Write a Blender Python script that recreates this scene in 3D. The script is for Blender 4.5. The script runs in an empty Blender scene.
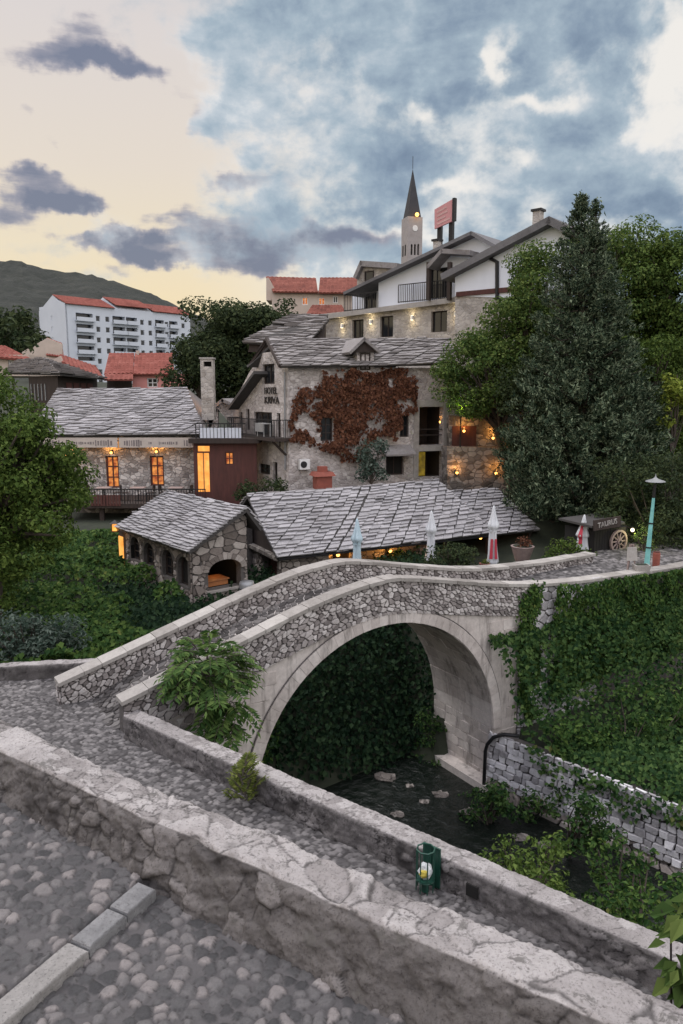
import bpy, math, random
import numpy as np
from mathutils import Vector
from mathutils.geometry import tessellate_polygon
random.seed(7); RNG = np.random.default_rng(7)
S = bpy.context.scene; COL = S.collection
R = math.radians

# ---------------------------------------------------------------- camera
FPX, HOR, CZ = 740.0, 395.0, 13.0
PITCH = math.atan((512 - HOR) / FPX)
cam = bpy.data.cameras.new('camera'); co = bpy.data.objects.new('camera', cam); COL.objects.link(co)
cam.sensor_fit = 'VERTICAL'; cam.sensor_height = 36.0; cam.lens = FPX / 1024 * 36.0
cam.clip_start = 0.1; cam.clip_end = 9000
co.location = (0, 0, CZ); co.rotation_euler = (math.pi / 2 - PITCH, 0, 0)
S.camera = co

# ---------------------------------------------------------------- view, sky, sun
S.render.engine = 'CYCLES'
S.view_settings.view_transform = 'Standard'; S.view_settings.look = 'None'
S.view_settings.gamma = 1.0; S.view_settings.exposure = 0.0
S.cycles.max_bounces = 6; S.cycles.diffuse_bounces = 3; S.cycles.glossy_bounces = 2
S.cycles.transmission_bounces = 3; S.cycles.transparent_max_bounces = 4
S.cycles.use_denoising = True; S.cycles.sample_clamp_indirect = 4.0

def ray(px, py):
    xc = (px - 341.5) / FPX; yc = (512 - py) / FPX
    return np.array([xc, math.cos(PITCH) + yc * math.sin(PITCH), -math.sin(PITCH) + yc * math.cos(PITCH)])
def PY(px, py, Y):
    d = ray(px, py); p = d * (Y / d[1]); p[2] += CZ; return p
def PZ(px, py, Z):
    d = ray(px, py); p = d * ((Z - CZ) / d[2]); p[2] += CZ; return p

def srgb(r, g, b):
    return tuple(((c / 255 / 12.92) if c / 255 <= 0.04045 else ((c / 255 + 0.055) / 1.055) ** 2.4) for c in (r, g, b)) + (1.0,)

class NT:
    """small helper round a node tree"""
    def __init__(s, tree): s.t = tree; s.n = tree.nodes; s.l = tree.links
    def new(s, kind, **kw):
        n = s.n.new(kind)
        for k, v in kw.items(): setattr(n, k, v)
        return n
    def put(s, sock, v):
        if hasattr(v, 'is_linked') or hasattr(v, 'links'): s.l.new(v, sock)
        else: sock.default_value = v
    def math(s, op, a, b=0.0, c=0.0, clamp=False):
        n = s.new('ShaderNodeMath', operation=op, use_clamp=clamp)
        s.put(n.inputs[0], a); s.put(n.inputs[1], b); s.put(n.inputs[2], c); return n.outputs[0]
    def vmath(s, op, a, b=(0, 0, 0)):
        n = s.new('ShaderNodeVectorMath', operation=op)
        s.put(n.inputs[0], a)
        if op == 'SCALE': s.put(n.inputs['Scale'], b)
        else: s.put(n.inputs[1], b)
        return n.outputs[0]
    def noise(s, vec, scale, detail=4, rough=0.55, dist=0.0):
        n = s.new('ShaderNodeTexNoise'); s.put(n.inputs['Vector'], vec)
        s.put(n.inputs['Scale'], scale); n.inputs['Detail'].default_value = detail
        n.inputs['Roughness'].default_value = rough; n.inputs['Distortion'].default_value = dist; return n
    def ramp(s, fac, stops, interp='LINEAR'):
        n = s.new('ShaderNodeValToRGB'); s.put(n.inputs[0], fac); r = n.color_ramp; r.interpolation = interp
        while len(r.elements) < len(stops): r.elements.new(0.5)
        for e, (p, c) in zip(r.elements, stops): e.position = p; e.color = c
        return n.outputs[0]
    def mix(s, fac, a, b, mode='MIX'):
        n = s.new('ShaderNodeMix', data_type='RGBA', blend_type=mode)
        s.put(n.inputs[0], fac); s.put(n.inputs[6], a); s.put(n.inputs[7], b); return n.outputs[2]
    def smooth(s, x, a, b):
        n = s.new('ShaderNodeMapRange', interpolation_type='SMOOTHSTEP'); s.put(n.inputs[0], x)
        n.inputs[1].default_value = a; n.inputs[2].default_value = b; return n.outputs[0]

SUN_AZ = R(-70)      # high on the left and very soft
SUN_EL = R(58)
def make_world():
    w = bpy.data.worlds.new('World'); S.world = w; w.use_nodes = True
    t = NT(w.node_tree); t.n.clear()
    out = t.new('ShaderNodeOutputWorld')
    sky = t.new('ShaderNodeTexSky', sky_type='NISHITA'); sky.sun_disc = False
    sky.sun_elevation = SUN_EL; sky.sun_rotation = R(-70); sky.altitude = 60; sky.dust_density = 2.0
    D = t.new('ShaderNodeTexCoord').outputs['Generated']
    sep = t.new('ShaderNodeSeparateXYZ'); t.l.new(D, sep.inputs[0])
    x, y, z = sep.outputs
    az = t.math('ARCTAN2', x, y); el = t.math('ARCSINE', z)
    # cloud layer seen in perspective
    zz = t.math('ADD', t.math('MAXIMUM', z, 0.0), 0.22)
    cmb = t.new('ShaderNodeCombineXYZ'); t.put(cmb.inputs[0], t.math('DIVIDE', x, zz)); t.put(cmb.inputs[1], t.math('DIVIDE', y, zz)); cmb.inputs[2].default_value = 3.3
    P = cmb.outputs[0]
    wn = t.noise(D, 4.0, 5, 0.6); wn2 = t.noise(D, 13.0, 5, 0.6)
    ws = t.new('ShaderNodeSeparateColor'); t.l.new(wn.outputs['Color'], ws.inputs[0])
    ws2 = t.new('ShaderNodeSeparateColor'); t.l.new(wn2.outputs['Color'], ws2.inputs[0])
    def warp(base, a, b, k1, k2):
        v = t.math('MULTIPLY_ADD', t.math('SUBTRACT', a, 0.5), k1, base)
        return t.math('MULTIPLY_ADD', t.math('SUBTRACT', b, 0.5), k2, v)
    waz = warp(az, ws.outputs[0], ws2.outputs[0], 0.22, 0.10); wel = warp(el, ws.outputs[1], ws2.outputs[1], 0.11, 0.06)
    def blob(px, py, sx, sy, amp):
        d = ray(px, py); a0 = math.atan2(d[0], d[1]); e0 = math.asin(d[2] / np.linalg.norm(d))
        k = FPX * 1.0
        u = t.math('MULTIPLY', t.math('SUBTRACT', waz, a0), k / sx); v = t.math('MULTIPLY', t.math('SUBTRACT', wel, e0), k / sy)
        q = t.math('ADD', t.math('MULTIPLY', u, u), t.math('MULTIPLY', v, v))
        return t.math('MULTIPLY', t.math('EXPONENT', t.math('MULTIPLY', q, -1.0)), amp)
    def total(bl, base):
        acc = base
        for b in bl: acc = t.math('ADD', acc, blob(*b))
        return acc
    def puffs(sq, sc, k1, k2):
        v = t.vmath('MULTIPLY', D, (1.0, 1.0, sq)); a = t.noise(v, sc, 10, 0.58, 0.2).outputs[0]; b = t.noise(v, sc * 3.6, 7, 0.58, 0.15).outputs[0]
        return v, b, t.math('ADD', t.math('MULTIPLY', t.math('SUBTRACT', a, 0.5), k1), t.math('MULTIPLY', t.math('SUBTRACT', b, 0.5), k2))
    Ds, n2, nn = puffs(1.35, 5.6, 1.9, 0.75)
    Dt, n4, ns = puffs(4.2, 7.0, 1.9, 1.0)
    # the big bank over the right two thirds, with its breaks
    big = total([(470, 110, 190, 130, 1.1), (335, 30, 90, 60, 0.5), (222, 38, 26, 16, 0.45), (245, 98, 26, 16, 0.5), (262, 156, 24, 12, 0.5), (213, 128, 14, 12, 0.4), (290, 205, 40, 12, 0.4), (590, 220, 190, 80, 1.0), (365, 130, 70, 85, 0.55), (420, 225, 120, 50, 0.6), (560, 20, 80, 60, 0.7), (610, 300, 190, 70, 0.9), (430, 285, 120, 30, 0.55), (645, 165, 60, 45, 0.7), (598, 75, 40, 60, 0.5), (690, 200, 40, 50, 0.6), (90, 130, 130, 60, -0.6)], -0.02)
    big = t.math('MINIMUM', big, 0.75)
    big = total([(672, 55, 26, 42, -1.25), (500, 48, 10, 26, -0.65), (548, 97, 36, 7, -0.7), (432, 105, 18, 7, -0.5), (372, 245, 60, 10, -0.7), (300, 165, 50, 45, -0.45), (445, 192, 34, 7, -0.5), (662, 128, 18, 18, -0.6), (515, 158, 24, 6, -0.35)], big)
    dens = t.math('ADD', big, t.math('MULTIPLY', nn, 1.35))
    # the small flat streaks low on the left
    st = total([(45, 52, 66, 16, 1.1), (115, 72, 50, 11, 0.95), (95, 30, 40, 12, 0.6), (45, 185, 52, 15, 1.1), (8, 212, 30, 11, 1.0), (100, 198, 34, 9, 0.9), (198, 207, 32, 12, 1.05), (130, 240, 46, 12, 1.1), (80, 232, 30, 7, 0.8), (165, 228, 44, 8, 0.85), (290, 250, 85, 15, 1.25), (262, 219, 40, 8, 0.95), (350, 262, 50, 13, 1.0), (25, 118, 16, 8, 0.75), (60, 140, 12, 5, 0.6), (212, 130, 18, 16, 0.75), (262, 158, 26, 14, 0.8), (240, 103, 28, 18, 0.7), (228, 42, 34, 16, 0.75), (225, 178, 16, 8, 0.7), (300, 190, 40, 14, 0.6), (95, 262, 16, 6, 0.6), (20, 165, 30, 8, 0.8), (60, 196, 50, 7, 0.7), (230, 232, 50, 8, 0.8), (160, 250, 60, 8, 0.8), (330, 238, 50, 10, 0.8), (250, 185, 40, 10, 0.6), (150, 80, 40, 8, 0.6)], -0.46)
    sdens = t.math('ADD', st, t.math('MULTIPLY', ns, 0.7))
    m_big = t.smooth(dens, 0.0, 0.7); m_st = t.math('MULTIPLY', t.smooth(sdens, 0.0, 0.6), 0.92)
    # clear sky: yellow low on the left, cream above, paler and bluer to the right
    clear = t.ramp(t.math('MULTIPLY', el, 1.7), [(0.0, srgb(250, 222, 164)), (0.16, srgb(248, 226, 182)), (0.3, srgb(240, 225, 196)), (0.46, srgb(232, 220, 205)), (0.7, srgb(224, 216, 212)), (1.0, srgb(205, 205, 212))])
    rightw = t.smooth(az, -0.22, 0.12)
    clear = t.mix(rightw, clear, srgb(244, 240, 234))
    n3 = t.noise(Ds, 4.2, 8, 0.58, 0.4).outputs[0]
    cl_r = t.ramp(t.math('ADD', t.math('MULTIPLY', dens, 0.45), t.math('ADD', t.math('MULTIPLY', t.math('SUBTRACT', n3, 0.5), 2.0), t.math('ADD', t.math('MULTIPLY', t.math('SUBTRACT', n2, 0.5), 0.5), 0.12))), [(0.0, srgb(236, 236, 236)), (0.22, srgb(196, 206, 214)), (0.45, srgb(166, 183, 196)), (0.7, srgb(138, 156, 175)), (1.0, srgb(108, 126, 150))])
    cl_l = t.ramp(sdens, [(0.0, srgb(196, 186, 188)), (0.35, srgb(164, 162, 173)), (0.9, srgb(108, 118, 142))])
    c = t.mix(m_st, clear, cl_l); c = t.mix(m_big, c, cl_r)
    # added fill light: unseen sky overhead and behind the viewer is brightened
    c = t.mix(1.0, c, t.ramp(t.smooth(el, 0.46, 0.95), [(0, (1, 1, 1, 1)), (1, (1.85, 1.85, 1.95, 1))]), 'MULTIPLY')
    c = t.mix(1.0, c, t.ramp(t.smooth(y, 0.15, -0.6), [(0, (1, 1, 1, 1)), (1, (1.75, 1.75, 1.85, 1))]), 'MULTIPLY')
    # below the horizon a dim ground tone
    c = t.mix(t.smooth(z, -0.12, -0.01), (0.06, 0.065, 0.06, 1), c)
    b1 = t.new('ShaderNodeBackground'); t.l.new(sky.outputs[0], b1.inputs[0]); b1.inputs[1].default_value = 0.006
    b2 = t.new('ShaderNodeBackground'); t.put(b2.inputs[0], c); b2.inputs[1].default_value = 0.95
    ad = t.new('ShaderNodeAddShader'); t.l.new(b1.outputs[0], ad.inputs[0]); t.l.new(b2.outputs[0], ad.inputs[1])
    t.l.new(ad.outputs[0], out.inputs[0])
    w.cycles.sampling_method = 'MANUAL'; w.cycles.sample_map_resolution = 512
make_world()
sl = bpy.data.lights.new('sun', 'SUN'); so = bpy.data.objects.new('sun', sl); COL.objects.link(so)
sl.energy = 1.5; sl.angle = R(24); sl.color = (1.0, 0.95, 0.9)
_d = Vector((math.sin(SUN_AZ) * math.cos(SUN_EL), math.cos(SUN_AZ) * math.cos(SUN_EL), math.sin(SUN_EL)))
so.rotation_euler = _d.to_track_quat('Z', 'Y').to_euler(); so.location = (0, 0, 60)

# ---------------------------------------------------------------- materials
def mat(name):
    m = bpy.data.materials.new(name); m.use_nodes = True
    t = NT(m.node_tree); b = t.n['Principled BSDF']; return m, t, b
def coords(t, kind='Object'): return t.new('ShaderNodeTexCoord').outputs[kind]
def bump(t, b, h, dist=0.02, strength=0.6):
    n = t.new('ShaderNodeBump'); n.inputs['Strength'].default_value = strength; n.inputs['Distance'].default_value = dist
    t.put(n.inputs['Height'], h); t.l.new(n.outputs[0], b.inputs['Normal'])
def island(t): return t.new('ShaderNodeNewGeometry').outputs['Random Per Island']

def m_stone(name, stops, scale=4.0, rough=0.9, bd=0.03, isl=0.6, stain=0.35, lichen=None, speck=0.0, streak=0.0):
    """stone whose tone differs block by block, with grain, soft stains and lichen"""
    m, t, b = mat(name); c = coords(t)
    n1 = t.noise(c, scale, 8, 0.65); n2 = t.noise(c, scale * 6, 6, 0.7); n3 = t.noise(c, scale * 0.18, 4, 0.6)
    f = t.math('ADD', t.math('MULTIPLY', island(t), isl), t.math('MULTIPLY', n1.outputs[0], 1 - isl))
    col = t.ramp(f, stops)
    g = t.math('ADD', t.math('MULTIPLY', n2.outputs[0], 0.7), 0.65)
    col = t.mix(1.0, col, t.ramp(t.math('MULTIPLY', g, 0.5), [(0, (0, 0, 0, 1)), (1, (2, 2, 2, 1))]), 'MULTIPLY')
    sm = t.math('MULTIPLY', t.smooth(n3.outputs[0], 0.5, 0.72), stain)
    col = t.mix(sm, col, t.mix(1.0, col, (0.45, 0.43, 0.42, 1), 'MULTIPLY'))
    if streak:      # rain streaks running down the face
        mp = t.new('ShaderNodeMapping'); t.l.new(c, mp.inputs[0]); mp.inputs['Scale'].default_value = (1, 1, 0.16); n6 = t.noise(mp.outputs[0], 2.6, 6, 0.7)
        col = t.mix(t.math('MULTIPLY', t.smooth(n6.outputs[0], 0.5, 0.68), streak), col, (0.10, 0.09, 0.08, 1))
    if lichen:
        n4 = t.noise(c, scale * 1.7, 8, 0.75, 0.4)
        col = t.mix(t.math('MULTIPLY', t.smooth(n4.outputs[0], 0.56, 0.66), 0.7), col, lichen)
    if speck:
        n5 = t.noise(c, scale * 9, 5, 0.8)
        col = t.mix(t.math('MULTIPLY', t.smooth(n5.outputs[0], 0.6 - .06 * (speck > .9), 0.7 - .04 * (speck > .9)), speck * .85), col, (0.06, 0.058, 0.055, 1))
    t.put(b.inputs['Base Color'], col); b.inputs['Roughness'].default_value = rough; b.inputs['Specular IOR Level'].default_value = 0.15
    bump(t, b, t.math('ADD', n1.outputs[0], t.math('MULTIPLY', n2.outputs[0], 0.5)), bd, 0.9)
    return m

def m_rubble(name, stops, mortar, scale=3.0, rough=0.92, joint=0.09, bd=0.05, plaster=0.0):
    """rubble masonry for far walls: cells with mortar between, part plastered over"""
    m, t, b = mat(name); c = coords(t)
    wp = t.vmath('ADD', c, t.vmath('SCALE', t.vmath('SUBTRACT', t.noise(c, scale * 0.9, 3).outputs['Color'], (0.5, 0.5, 0.5)), 0.25))
    mp = t.new('ShaderNodeMapping'); t.l.new(wp, mp.inputs[0]); mp.inputs['Scale'].default_value = (1, 1, 1.5)
    v = t.new('ShaderNodeTexVoronoi', feature='F1'); t.l.new(mp.outputs[0], v.inputs['Vector']); v.inputs['Scale'].default_value = scale
    e = t.new('ShaderNodeTexVoronoi', feature='DISTANCE_TO_EDGE'); t.l.new(mp.outputs[0], e.inputs['Vector']); e.inputs['Scale'].default_value = scale
    sc = t.new('ShaderNodeSeparateColor'); t.l.new(v.outputs['Color'], sc.inputs[0])
    n1 = t.noise(c, scale * 3, 6, 0.7); n2 = t.noise(c, 0.5, 4, 0.6)
    col = t.ramp(t.math('ADD', t.math('MULTIPLY', sc.outputs[0], 0.6), t.math('MULTIPLY', n1.outputs[0], 0.4)), stops)
    ed = t.smooth(e.outputs['Distance'], 0.0, joint)
    col = t.mix(ed, mortar, col)
    if plaster:
        pm = t.math('MULTIPLY', t.smooth(t.noise(c, 0.9, 6, 0.65).outputs[0], 0.42, 0.6), plaster)
        pc = t.mix(n1.outputs[0], tuple(0.75 * q for q in mortar[:3]) + (1,), tuple(min(1, 1.2 * q) for q in mortar[:3]) + (1,))
        col = t.mix(pm, col, pc)
    col = t.mix(t.math('MULTIPLY', t.smooth(n2.outputs[0], 0.5, 0.75), 0.35), col, (0.10, 0.095, 0.09, 1))
    t.put(b.inputs['Base Color'], col); b.inputs['Roughness'].default_value = rough
    b.inputs['Specular IOR Level'].default_value = 0.15; bump(t, b, t.math('ADD', ed, t.math('MULTIPLY', n1.outputs[0], 0.6)), bd, 0.7)
    return m

def m_plain(name, c1, c2=None, scale=3.0, rough=0.8, metal=0.0, bd=0.0, vert=1.0, spec=None):
    m, t, b = mat(name); c = coords(t)
    mp = t.new('ShaderNodeMapping'); t.l.new(c, mp.inputs[0]); mp.inputs['Scale'].default_value = (1, 1, vert)
    n = t.noise(mp.outputs[0], scale, 6, 0.65)
    c2 = c2 or tuple(0.7 * q for q in c1[:3]) + (1,)
    t.put(b.inputs['Base Color'], t.ramp(n.outputs[0], [(0.3, c2), (0.7, c1)]))
    b.inputs['Roughness'].default_value = rough; b.inputs['Metallic'].default_value = metal
    if spec is not None: b.inputs['Specular IOR Level'].default_value = spec
    if bd: bump(t, b, n.outputs[0], bd, 0.6)
    return m

def m_leaf(name, stops, rough=0.55, trans=0.25, scale=0.8):
    m, t, b = mat(name); c = coords(t)
    n = t.noise(c, scale, 4, 0.6)
    f = t.math('ADD', t.math('MULTIPLY', island(t), 0.6), t.math('MULTIPLY', n.outputs[0], 0.4))
    col = t.ramp(f, stops)
    t.put(b.inputs['Base Color'], col); b.inputs['Roughness'].default_value = rough
    b.inputs['Specular IOR Level'].default_value = 0.08
    tr = t.new('ShaderNodeBsdfTranslucent'); t.put(tr.inputs[0], col)
    mx = t.new('ShaderNodeMixShader'); mx.inputs[0].default_value = trans
    t.l.new(b.outputs[0], mx.inputs[1]); t.l.new(tr.outputs[0], mx.inputs[2])
    t.l.new(mx.outputs[0], t.n['Material Output'].inputs[0])
    return m

def m_glow(name, c1, c2, strength=2.0, scale=3.0):
    m, t, b = mat(name); c = coords(t)
    n = t.noise(c, scale, 4, 0.6)
    col = t.ramp(n.outputs[0], [(0.35, c2), (0.65, c1)])
    t.put(b.inputs['Base Color'], (0.05, 0.03, 0.02, 1)); t.put(b.inputs['Emission Color'], col); b.inputs['Emission Strength'].default_value = strength
    return m

def m_relief(name, stops, mortar, scale=10, rough=0.85, dark=0.5, spec=0.15, lichen=None):
    """sheet whose vertices carry r = stone tone, g = joint"""
    m, t, b = mat(name); c = coords(t)
    a = t.new('ShaderNodeAttribute', attribute_name='rel'); sc = t.new('ShaderNodeSeparateColor'); t.l.new(a.outputs['Color'], sc.inputs[0])
    n1 = t.noise(c, scale, 8, 0.7); n2 = t.noise(c, scale * 5, 6, 0.75)
    col = t.ramp(t.math('ADD', t.math('MULTIPLY', sc.outputs[0], 0.62), t.math('MULTIPLY', n1.outputs[0], 0.38)), stops)
    col = t.mix(t.math('MULTIPLY', t.smooth(n2.outputs[0], 0.5, 0.7), dark), col, t.mix(1.0, col, (0.3, 0.29, 0.28, 1), 'MULTIPLY'))
    if lichen:
        n4 = t.noise(c, scale * 0.6, 9, 0.78, 0.5)
        col = t.mix(t.math('MULTIPLY', t.smooth(n4.outputs[0], 0.54, 0.62), 0.75), col, lichen)
    mo = t.mix(n2.outputs[0], tuple(q * 0.6 for q in mortar[:3]) + (1,), mortar)
    col = t.mix(sc.outputs[1], col, mo)
    col = t.mix(sc.outputs[2], col, (0.03, 0.028, 0.027, 1))
    t.put(b.inputs['Base Color'], col); b.inputs['Roughness'].default_value = rough; b.inputs['Specular IOR Level'].default_value = spec
    bump(t, b, t.math('ADD', n1.outputs[0], t.math('MULTIPLY', n2.outputs[0], 0.6)), 0.015, 0.9)
    return m

def g3(v, r=1.0, b=1.0): return (v * r, v, v * b, 1)
M = {}
M['rubble'] = m_stone('rubble_stone', [(0.15, (0.14, 0.125, 0.12, 1)), (0.4, (0.32, 0.29, 0.28, 1)), (0.62, (0.47, 0.44, 0.425, 1)), (0.9, (0.64, 0.61, 0.59, 1))], 5, bd=0.03)
M['pav_stone'] = m_stone('pavilion_stone', [(0.15, (0.10, 0.086, 0.078, 1)), (0.4, (0.21, 0.182, 0.165, 1)), (0.65, (0.33, 0.295, 0.27, 1)), (0.9, (0.46, 0.42, 0.39, 1))], 4, bd=0.03)
M['mortar'] = m_plain('dark_mortar', (0.125, 0.113, 0.107, 1), (0.07, 0.064, 0.061, 1), 9, 0.95, bd=0.02)
M['mortar_l'] = m_plain('pale_mortar', (0.26, 0.24, 0.22, 1), (0.14, 0.13, 0.12, 1), 5, 0.95, bd=0.02)
M['coping'] = m_stone('coping_stone', [(0.2, (0.20, 0.185, 0.17, 1)), (0.5, (0.33, 0.31, 0.29, 1)), (0.85, (0.46, 0.44, 0.41, 1))], 4, bd=0.015, isl=0.4)
M['ashlar'] = m_stone('bridge_ashlar', [(0.15, (0.30, 0.265, 0.245, 1)), (0.45, (0.50, 0.455, 0.425, 1)), (0.85, (0.66, 0.62, 0.585, 1))], 1.3, bd=0.014, isl=0.28, stain=0.75, streak=0.6)
M['lowwall'] = m_stone('river_wall_stone', [(0.1, (0.2, 0.19, 0.195, 1)), (0.45, (0.44, 0.43, 0.44, 1)), (0.9, (0.74, 0.73, 0.74, 1))], 4, bd=0.03)
M['slate'] = m_stone('roof_slate', [(0.1, (0.20, 0.193, 0.2, 1)), (0.4, (0.29, 0.283, 0.293, 1)), (0.65, (0.35, 0.34, 0.352, 1)), (0.95, (0.43, 0.42, 0.432, 1))], 2.8, bd=0.03, stain=0.6, isl=0.42, lichen=(0.13, 0.125, 0.105, 1))
M['slate_d'] = m_stone('old_roof_slate', [(0.1, (0.12, 0.11, 0.108, 1)), (0.5, (0.23, 0.215, 0.212, 1)), (0.95, (0.35, 0.335, 0.33, 1))], 2.8, bd=0.03, stain=0.7, isl=0.5, lichen=(0.12, 0.11, 0.085, 1))
M['slate_e'] = m_stone('hotel_roof_slate', [(0.1, (0.09, 0.088, 0.092, 1)), (0.5, (0.15, 0.147, 0.152, 1)), (0.95, (0.22, 0.215, 0.22, 1))], 2.2, bd=0.03, stain=0.6, isl=0.3)
M['underlay'] = m_plain('roof_underlay', (0.06, 0.056, 0.054, 1), None, 5, 0.95)
M['house'] = m_rubble('house_rubble', [(0.2, (0.28, 0.25, 0.235, 1)), (0.5, (0.46, 0.42, 0.40, 1)), (0.8, (0.62, 0.58, 0.56, 1))], (0.52, 0.475, 0.455, 1), 3.4, plaster=0.7, bd=0.09)
M['rest'] = m_rubble('restaurant_rubble', [(0.2, (0.19, 0.175, 0.17, 1)), (0.5, (0.40, 0.375, 0.36, 1)), (0.8, (0.62, 0.59, 0.57, 1))], (0.22, 0.205, 0.20, 1), 3.2)
M['hotel_stone'] = m_rubble('hotel_stone', [(0.2, (0.26, 0.23, 0.205, 1)), (0.5, (0.40, 0.365, 0.33, 1)), (0.8, (0.52, 0.48, 0.44, 1))], (0.46, 0.43, 0.40, 1), 2.8, plaster=0.75)
M['garden_wall'] = m_rubble('garden_wall_stone', [(0.2, (0.09, 0.08, 0.072, 1)), (0.5, (0.20, 0.18, 0.165, 1)), (0.8, (0.36, 0.33, 0.30, 1))], (0.14, 0.125, 0.115, 1), 2.4)
M['white'] = m_plain('white_render', (0.80, 0.84, 0.92, 1), (0.72, 0.76, 0.84, 1), 0.6, 0.9, vert=0.3)
M['apart'] = m_plain('block_render', (0.56, 0.60, 0.66, 1), (0.48, 0.52, 0.58, 1), 0.12, 0.9)
M['pink'] = m_plain('pink_render', (0.62, 0.27, 0.24, 1), (0.5, 0.21, 0.19, 1), 0.6, 0.9)
M['cream'] = m_plain('cream_render', (0.52, 0.44, 0.38, 1), (0.42, 0.35, 0.30, 1), 0.6, 0.9)
M['tile'] = m_stone('red_tile', [(0.1, (0.13, 0.045, 0.036, 1)), (0.5, (0.22, 0.07, 0.055, 1)), (0.9, (0.32, 0.125, 0.10, 1))], 0.8, bd=0.02, isl=0.3, stain=0.5)
M['tile_old'] = m_stone('old_red_tile', [(0.1, (0.09, 0.034, 0.028, 1)), (0.5, (0.19, 0.066, 0.05, 1)), (0.9, (0.30, 0.12, 0.09, 1))], 0.7, bd=0.02, isl=0.3, stain=0.6)
M['wood_d'] = m_plain('dark_timber', (0.045, 0.03, 0.024, 1), (0.02, 0.014, 0.012, 1), 6, 0.8, bd=0.01, vert=0.15)
M['wood_r'] = m_plain('red_brown_timber', (0.10, 0.032, 0.026, 1), (0.05, 0.017, 0.014, 1), 6, 0.75, bd=0.01, vert=0.15)
M['wood_o'] = m_plain('orange_timber', (0.42, 0.17, 0.06, 1), (0.28, 0.10, 0.035, 1), 6, 0.6, bd=0.01)
M['iron'] = m_plain('black_iron', (0.025, 0.025, 0.027, 1), None, 8, 0.5, 0.5)
M['glass'] = m_plain('dark_glass', (0.02, 0.022, 0.026, 1), (0.012, 0.013, 0.015, 1), 1, 0.12)
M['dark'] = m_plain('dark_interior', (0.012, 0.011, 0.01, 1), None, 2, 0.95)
M['canvas'] = m_plain('white_canvas', (0.66, 0.68, 0.70, 1), (0.48, 0.5, 0.53, 1), 5, 0.85, vert=0.25)
M['canvas_b'] = m_plain('pale_blue_canvas', (0.50, 0.62, 0.68, 1), (0.33, 0.44, 0.50, 1), 5, 0.85, vert=0.25)
M['canvas_r'] = m_plain('red_print', (0.45, 0.045, 0.07, 1), (0.34, 0.03, 0.05, 1), 6, 0.85)
M['awning'] = m_plain('beige_awning', (0.50, 0.44, 0.40, 1), (0.42, 0.37, 0.33, 1), 2, 0.85)
M['print'] = m_plain('grey_print', (0.22, 0.19, 0.19, 1), None, 3, 0.9)
M['grey'] = m_plain('grey_metal', (0.30, 0.31, 0.32, 1), None, 4, 0.5, 0.3)
M['white_p'] = m_plain('white_paint', (0.72, 0.72, 0.72, 1), (0.6, 0.6, 0.6, 1), 4, 0.6)
M['turq'] = m_plain('turquoise_paint', (0.22, 0.52, 0.50, 1), (0.13, 0.38, 0.37, 1), 5, 0.55, bd=0.004)
M['green_p'] = m_plain('green_paint', (0.012, 0.075, 0.05, 1), (0.006, 0.04, 0.028, 1), 9, 0.45)
M['bill'] = m_plain('faded_red_board', (0.52, 0.25, 0.25, 1), (0.45, 0.21, 0.215, 1), 1.2, 0.8)
M['billt'] = m_plain('faded_board_print', (0.58, 0.36, 0.34, 1), None, 2, 0.8)
M['terra'] = m_plain('terracotta', (0.30, 0.085, 0.058, 1), (0.2, 0.058, 0.042, 1), 5, 0.8)
M['pot'] = m_plain('stone_pot', (0.30, 0.23, 0.21, 1), (0.2, 0.15, 0.14, 1), 5, 0.85)
M['yellow'] = m_plain('yellow_paper', (0.62, 0.50, 0.08, 1), (0.5, 0.4, 0.07, 1), 8, 0.8)
M['paper'] = m_plain('white_bag', (0.7, 0.72, 0.72, 1), (0.5, 0.53, 0.54, 1), 12, 0.5, bd=0.01)
M['bark'] = m_plain('bark', (0.10, 0.08, 0.065, 1), (0.04, 0.032, 0.027, 1), 8, 0.95, bd=0.03, vert=0.2)
M['spire'] = m_plain('spire_lead', (0.03, 0.03, 0.035, 1), (0.018, 0.018, 0.021, 1), 0.5, 0.7)
M['tower'] = m_plain('tower_stone', (0.34, 0.315, 0.31, 1), (0.27, 0.245, 0.24, 1), 0.5, 0.9)
M['glow_w'] = m_glow('lit_window', (1.0, 0.36, 0.07, 1), (0.30, 0.035, 0.008, 1), 0.9, 4.0)
M['glow_d'] = m_glow('lit_doorway', (1.0, 0.46, 0.10, 1), (0.8, 0.27, 0.04, 1), 1.3, 2.0)
M['glow_y'] = m_glow('yellow_room', (0.62, 0.42, 0.03, 1), (0.10, 0.07, 0.01, 1), 0.35, 2.2)
M['bulb'] = m_glow('warm_bulb', (1.0, 0.45, 0.10, 1), (1.0, 0.4, 0.08, 1), 5.0)
M['bulb_w'] = m_glow('pale_bulb', (1.0, 0.82, 0.5, 1), (1.0, 0.8, 0.48, 1), 4.0)
M['bulb_g'] = m_glow('lime_bulb', (0.75, 1.0, 0.18, 1), (0.7, 1.0, 0.15, 1), 4.0)
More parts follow.
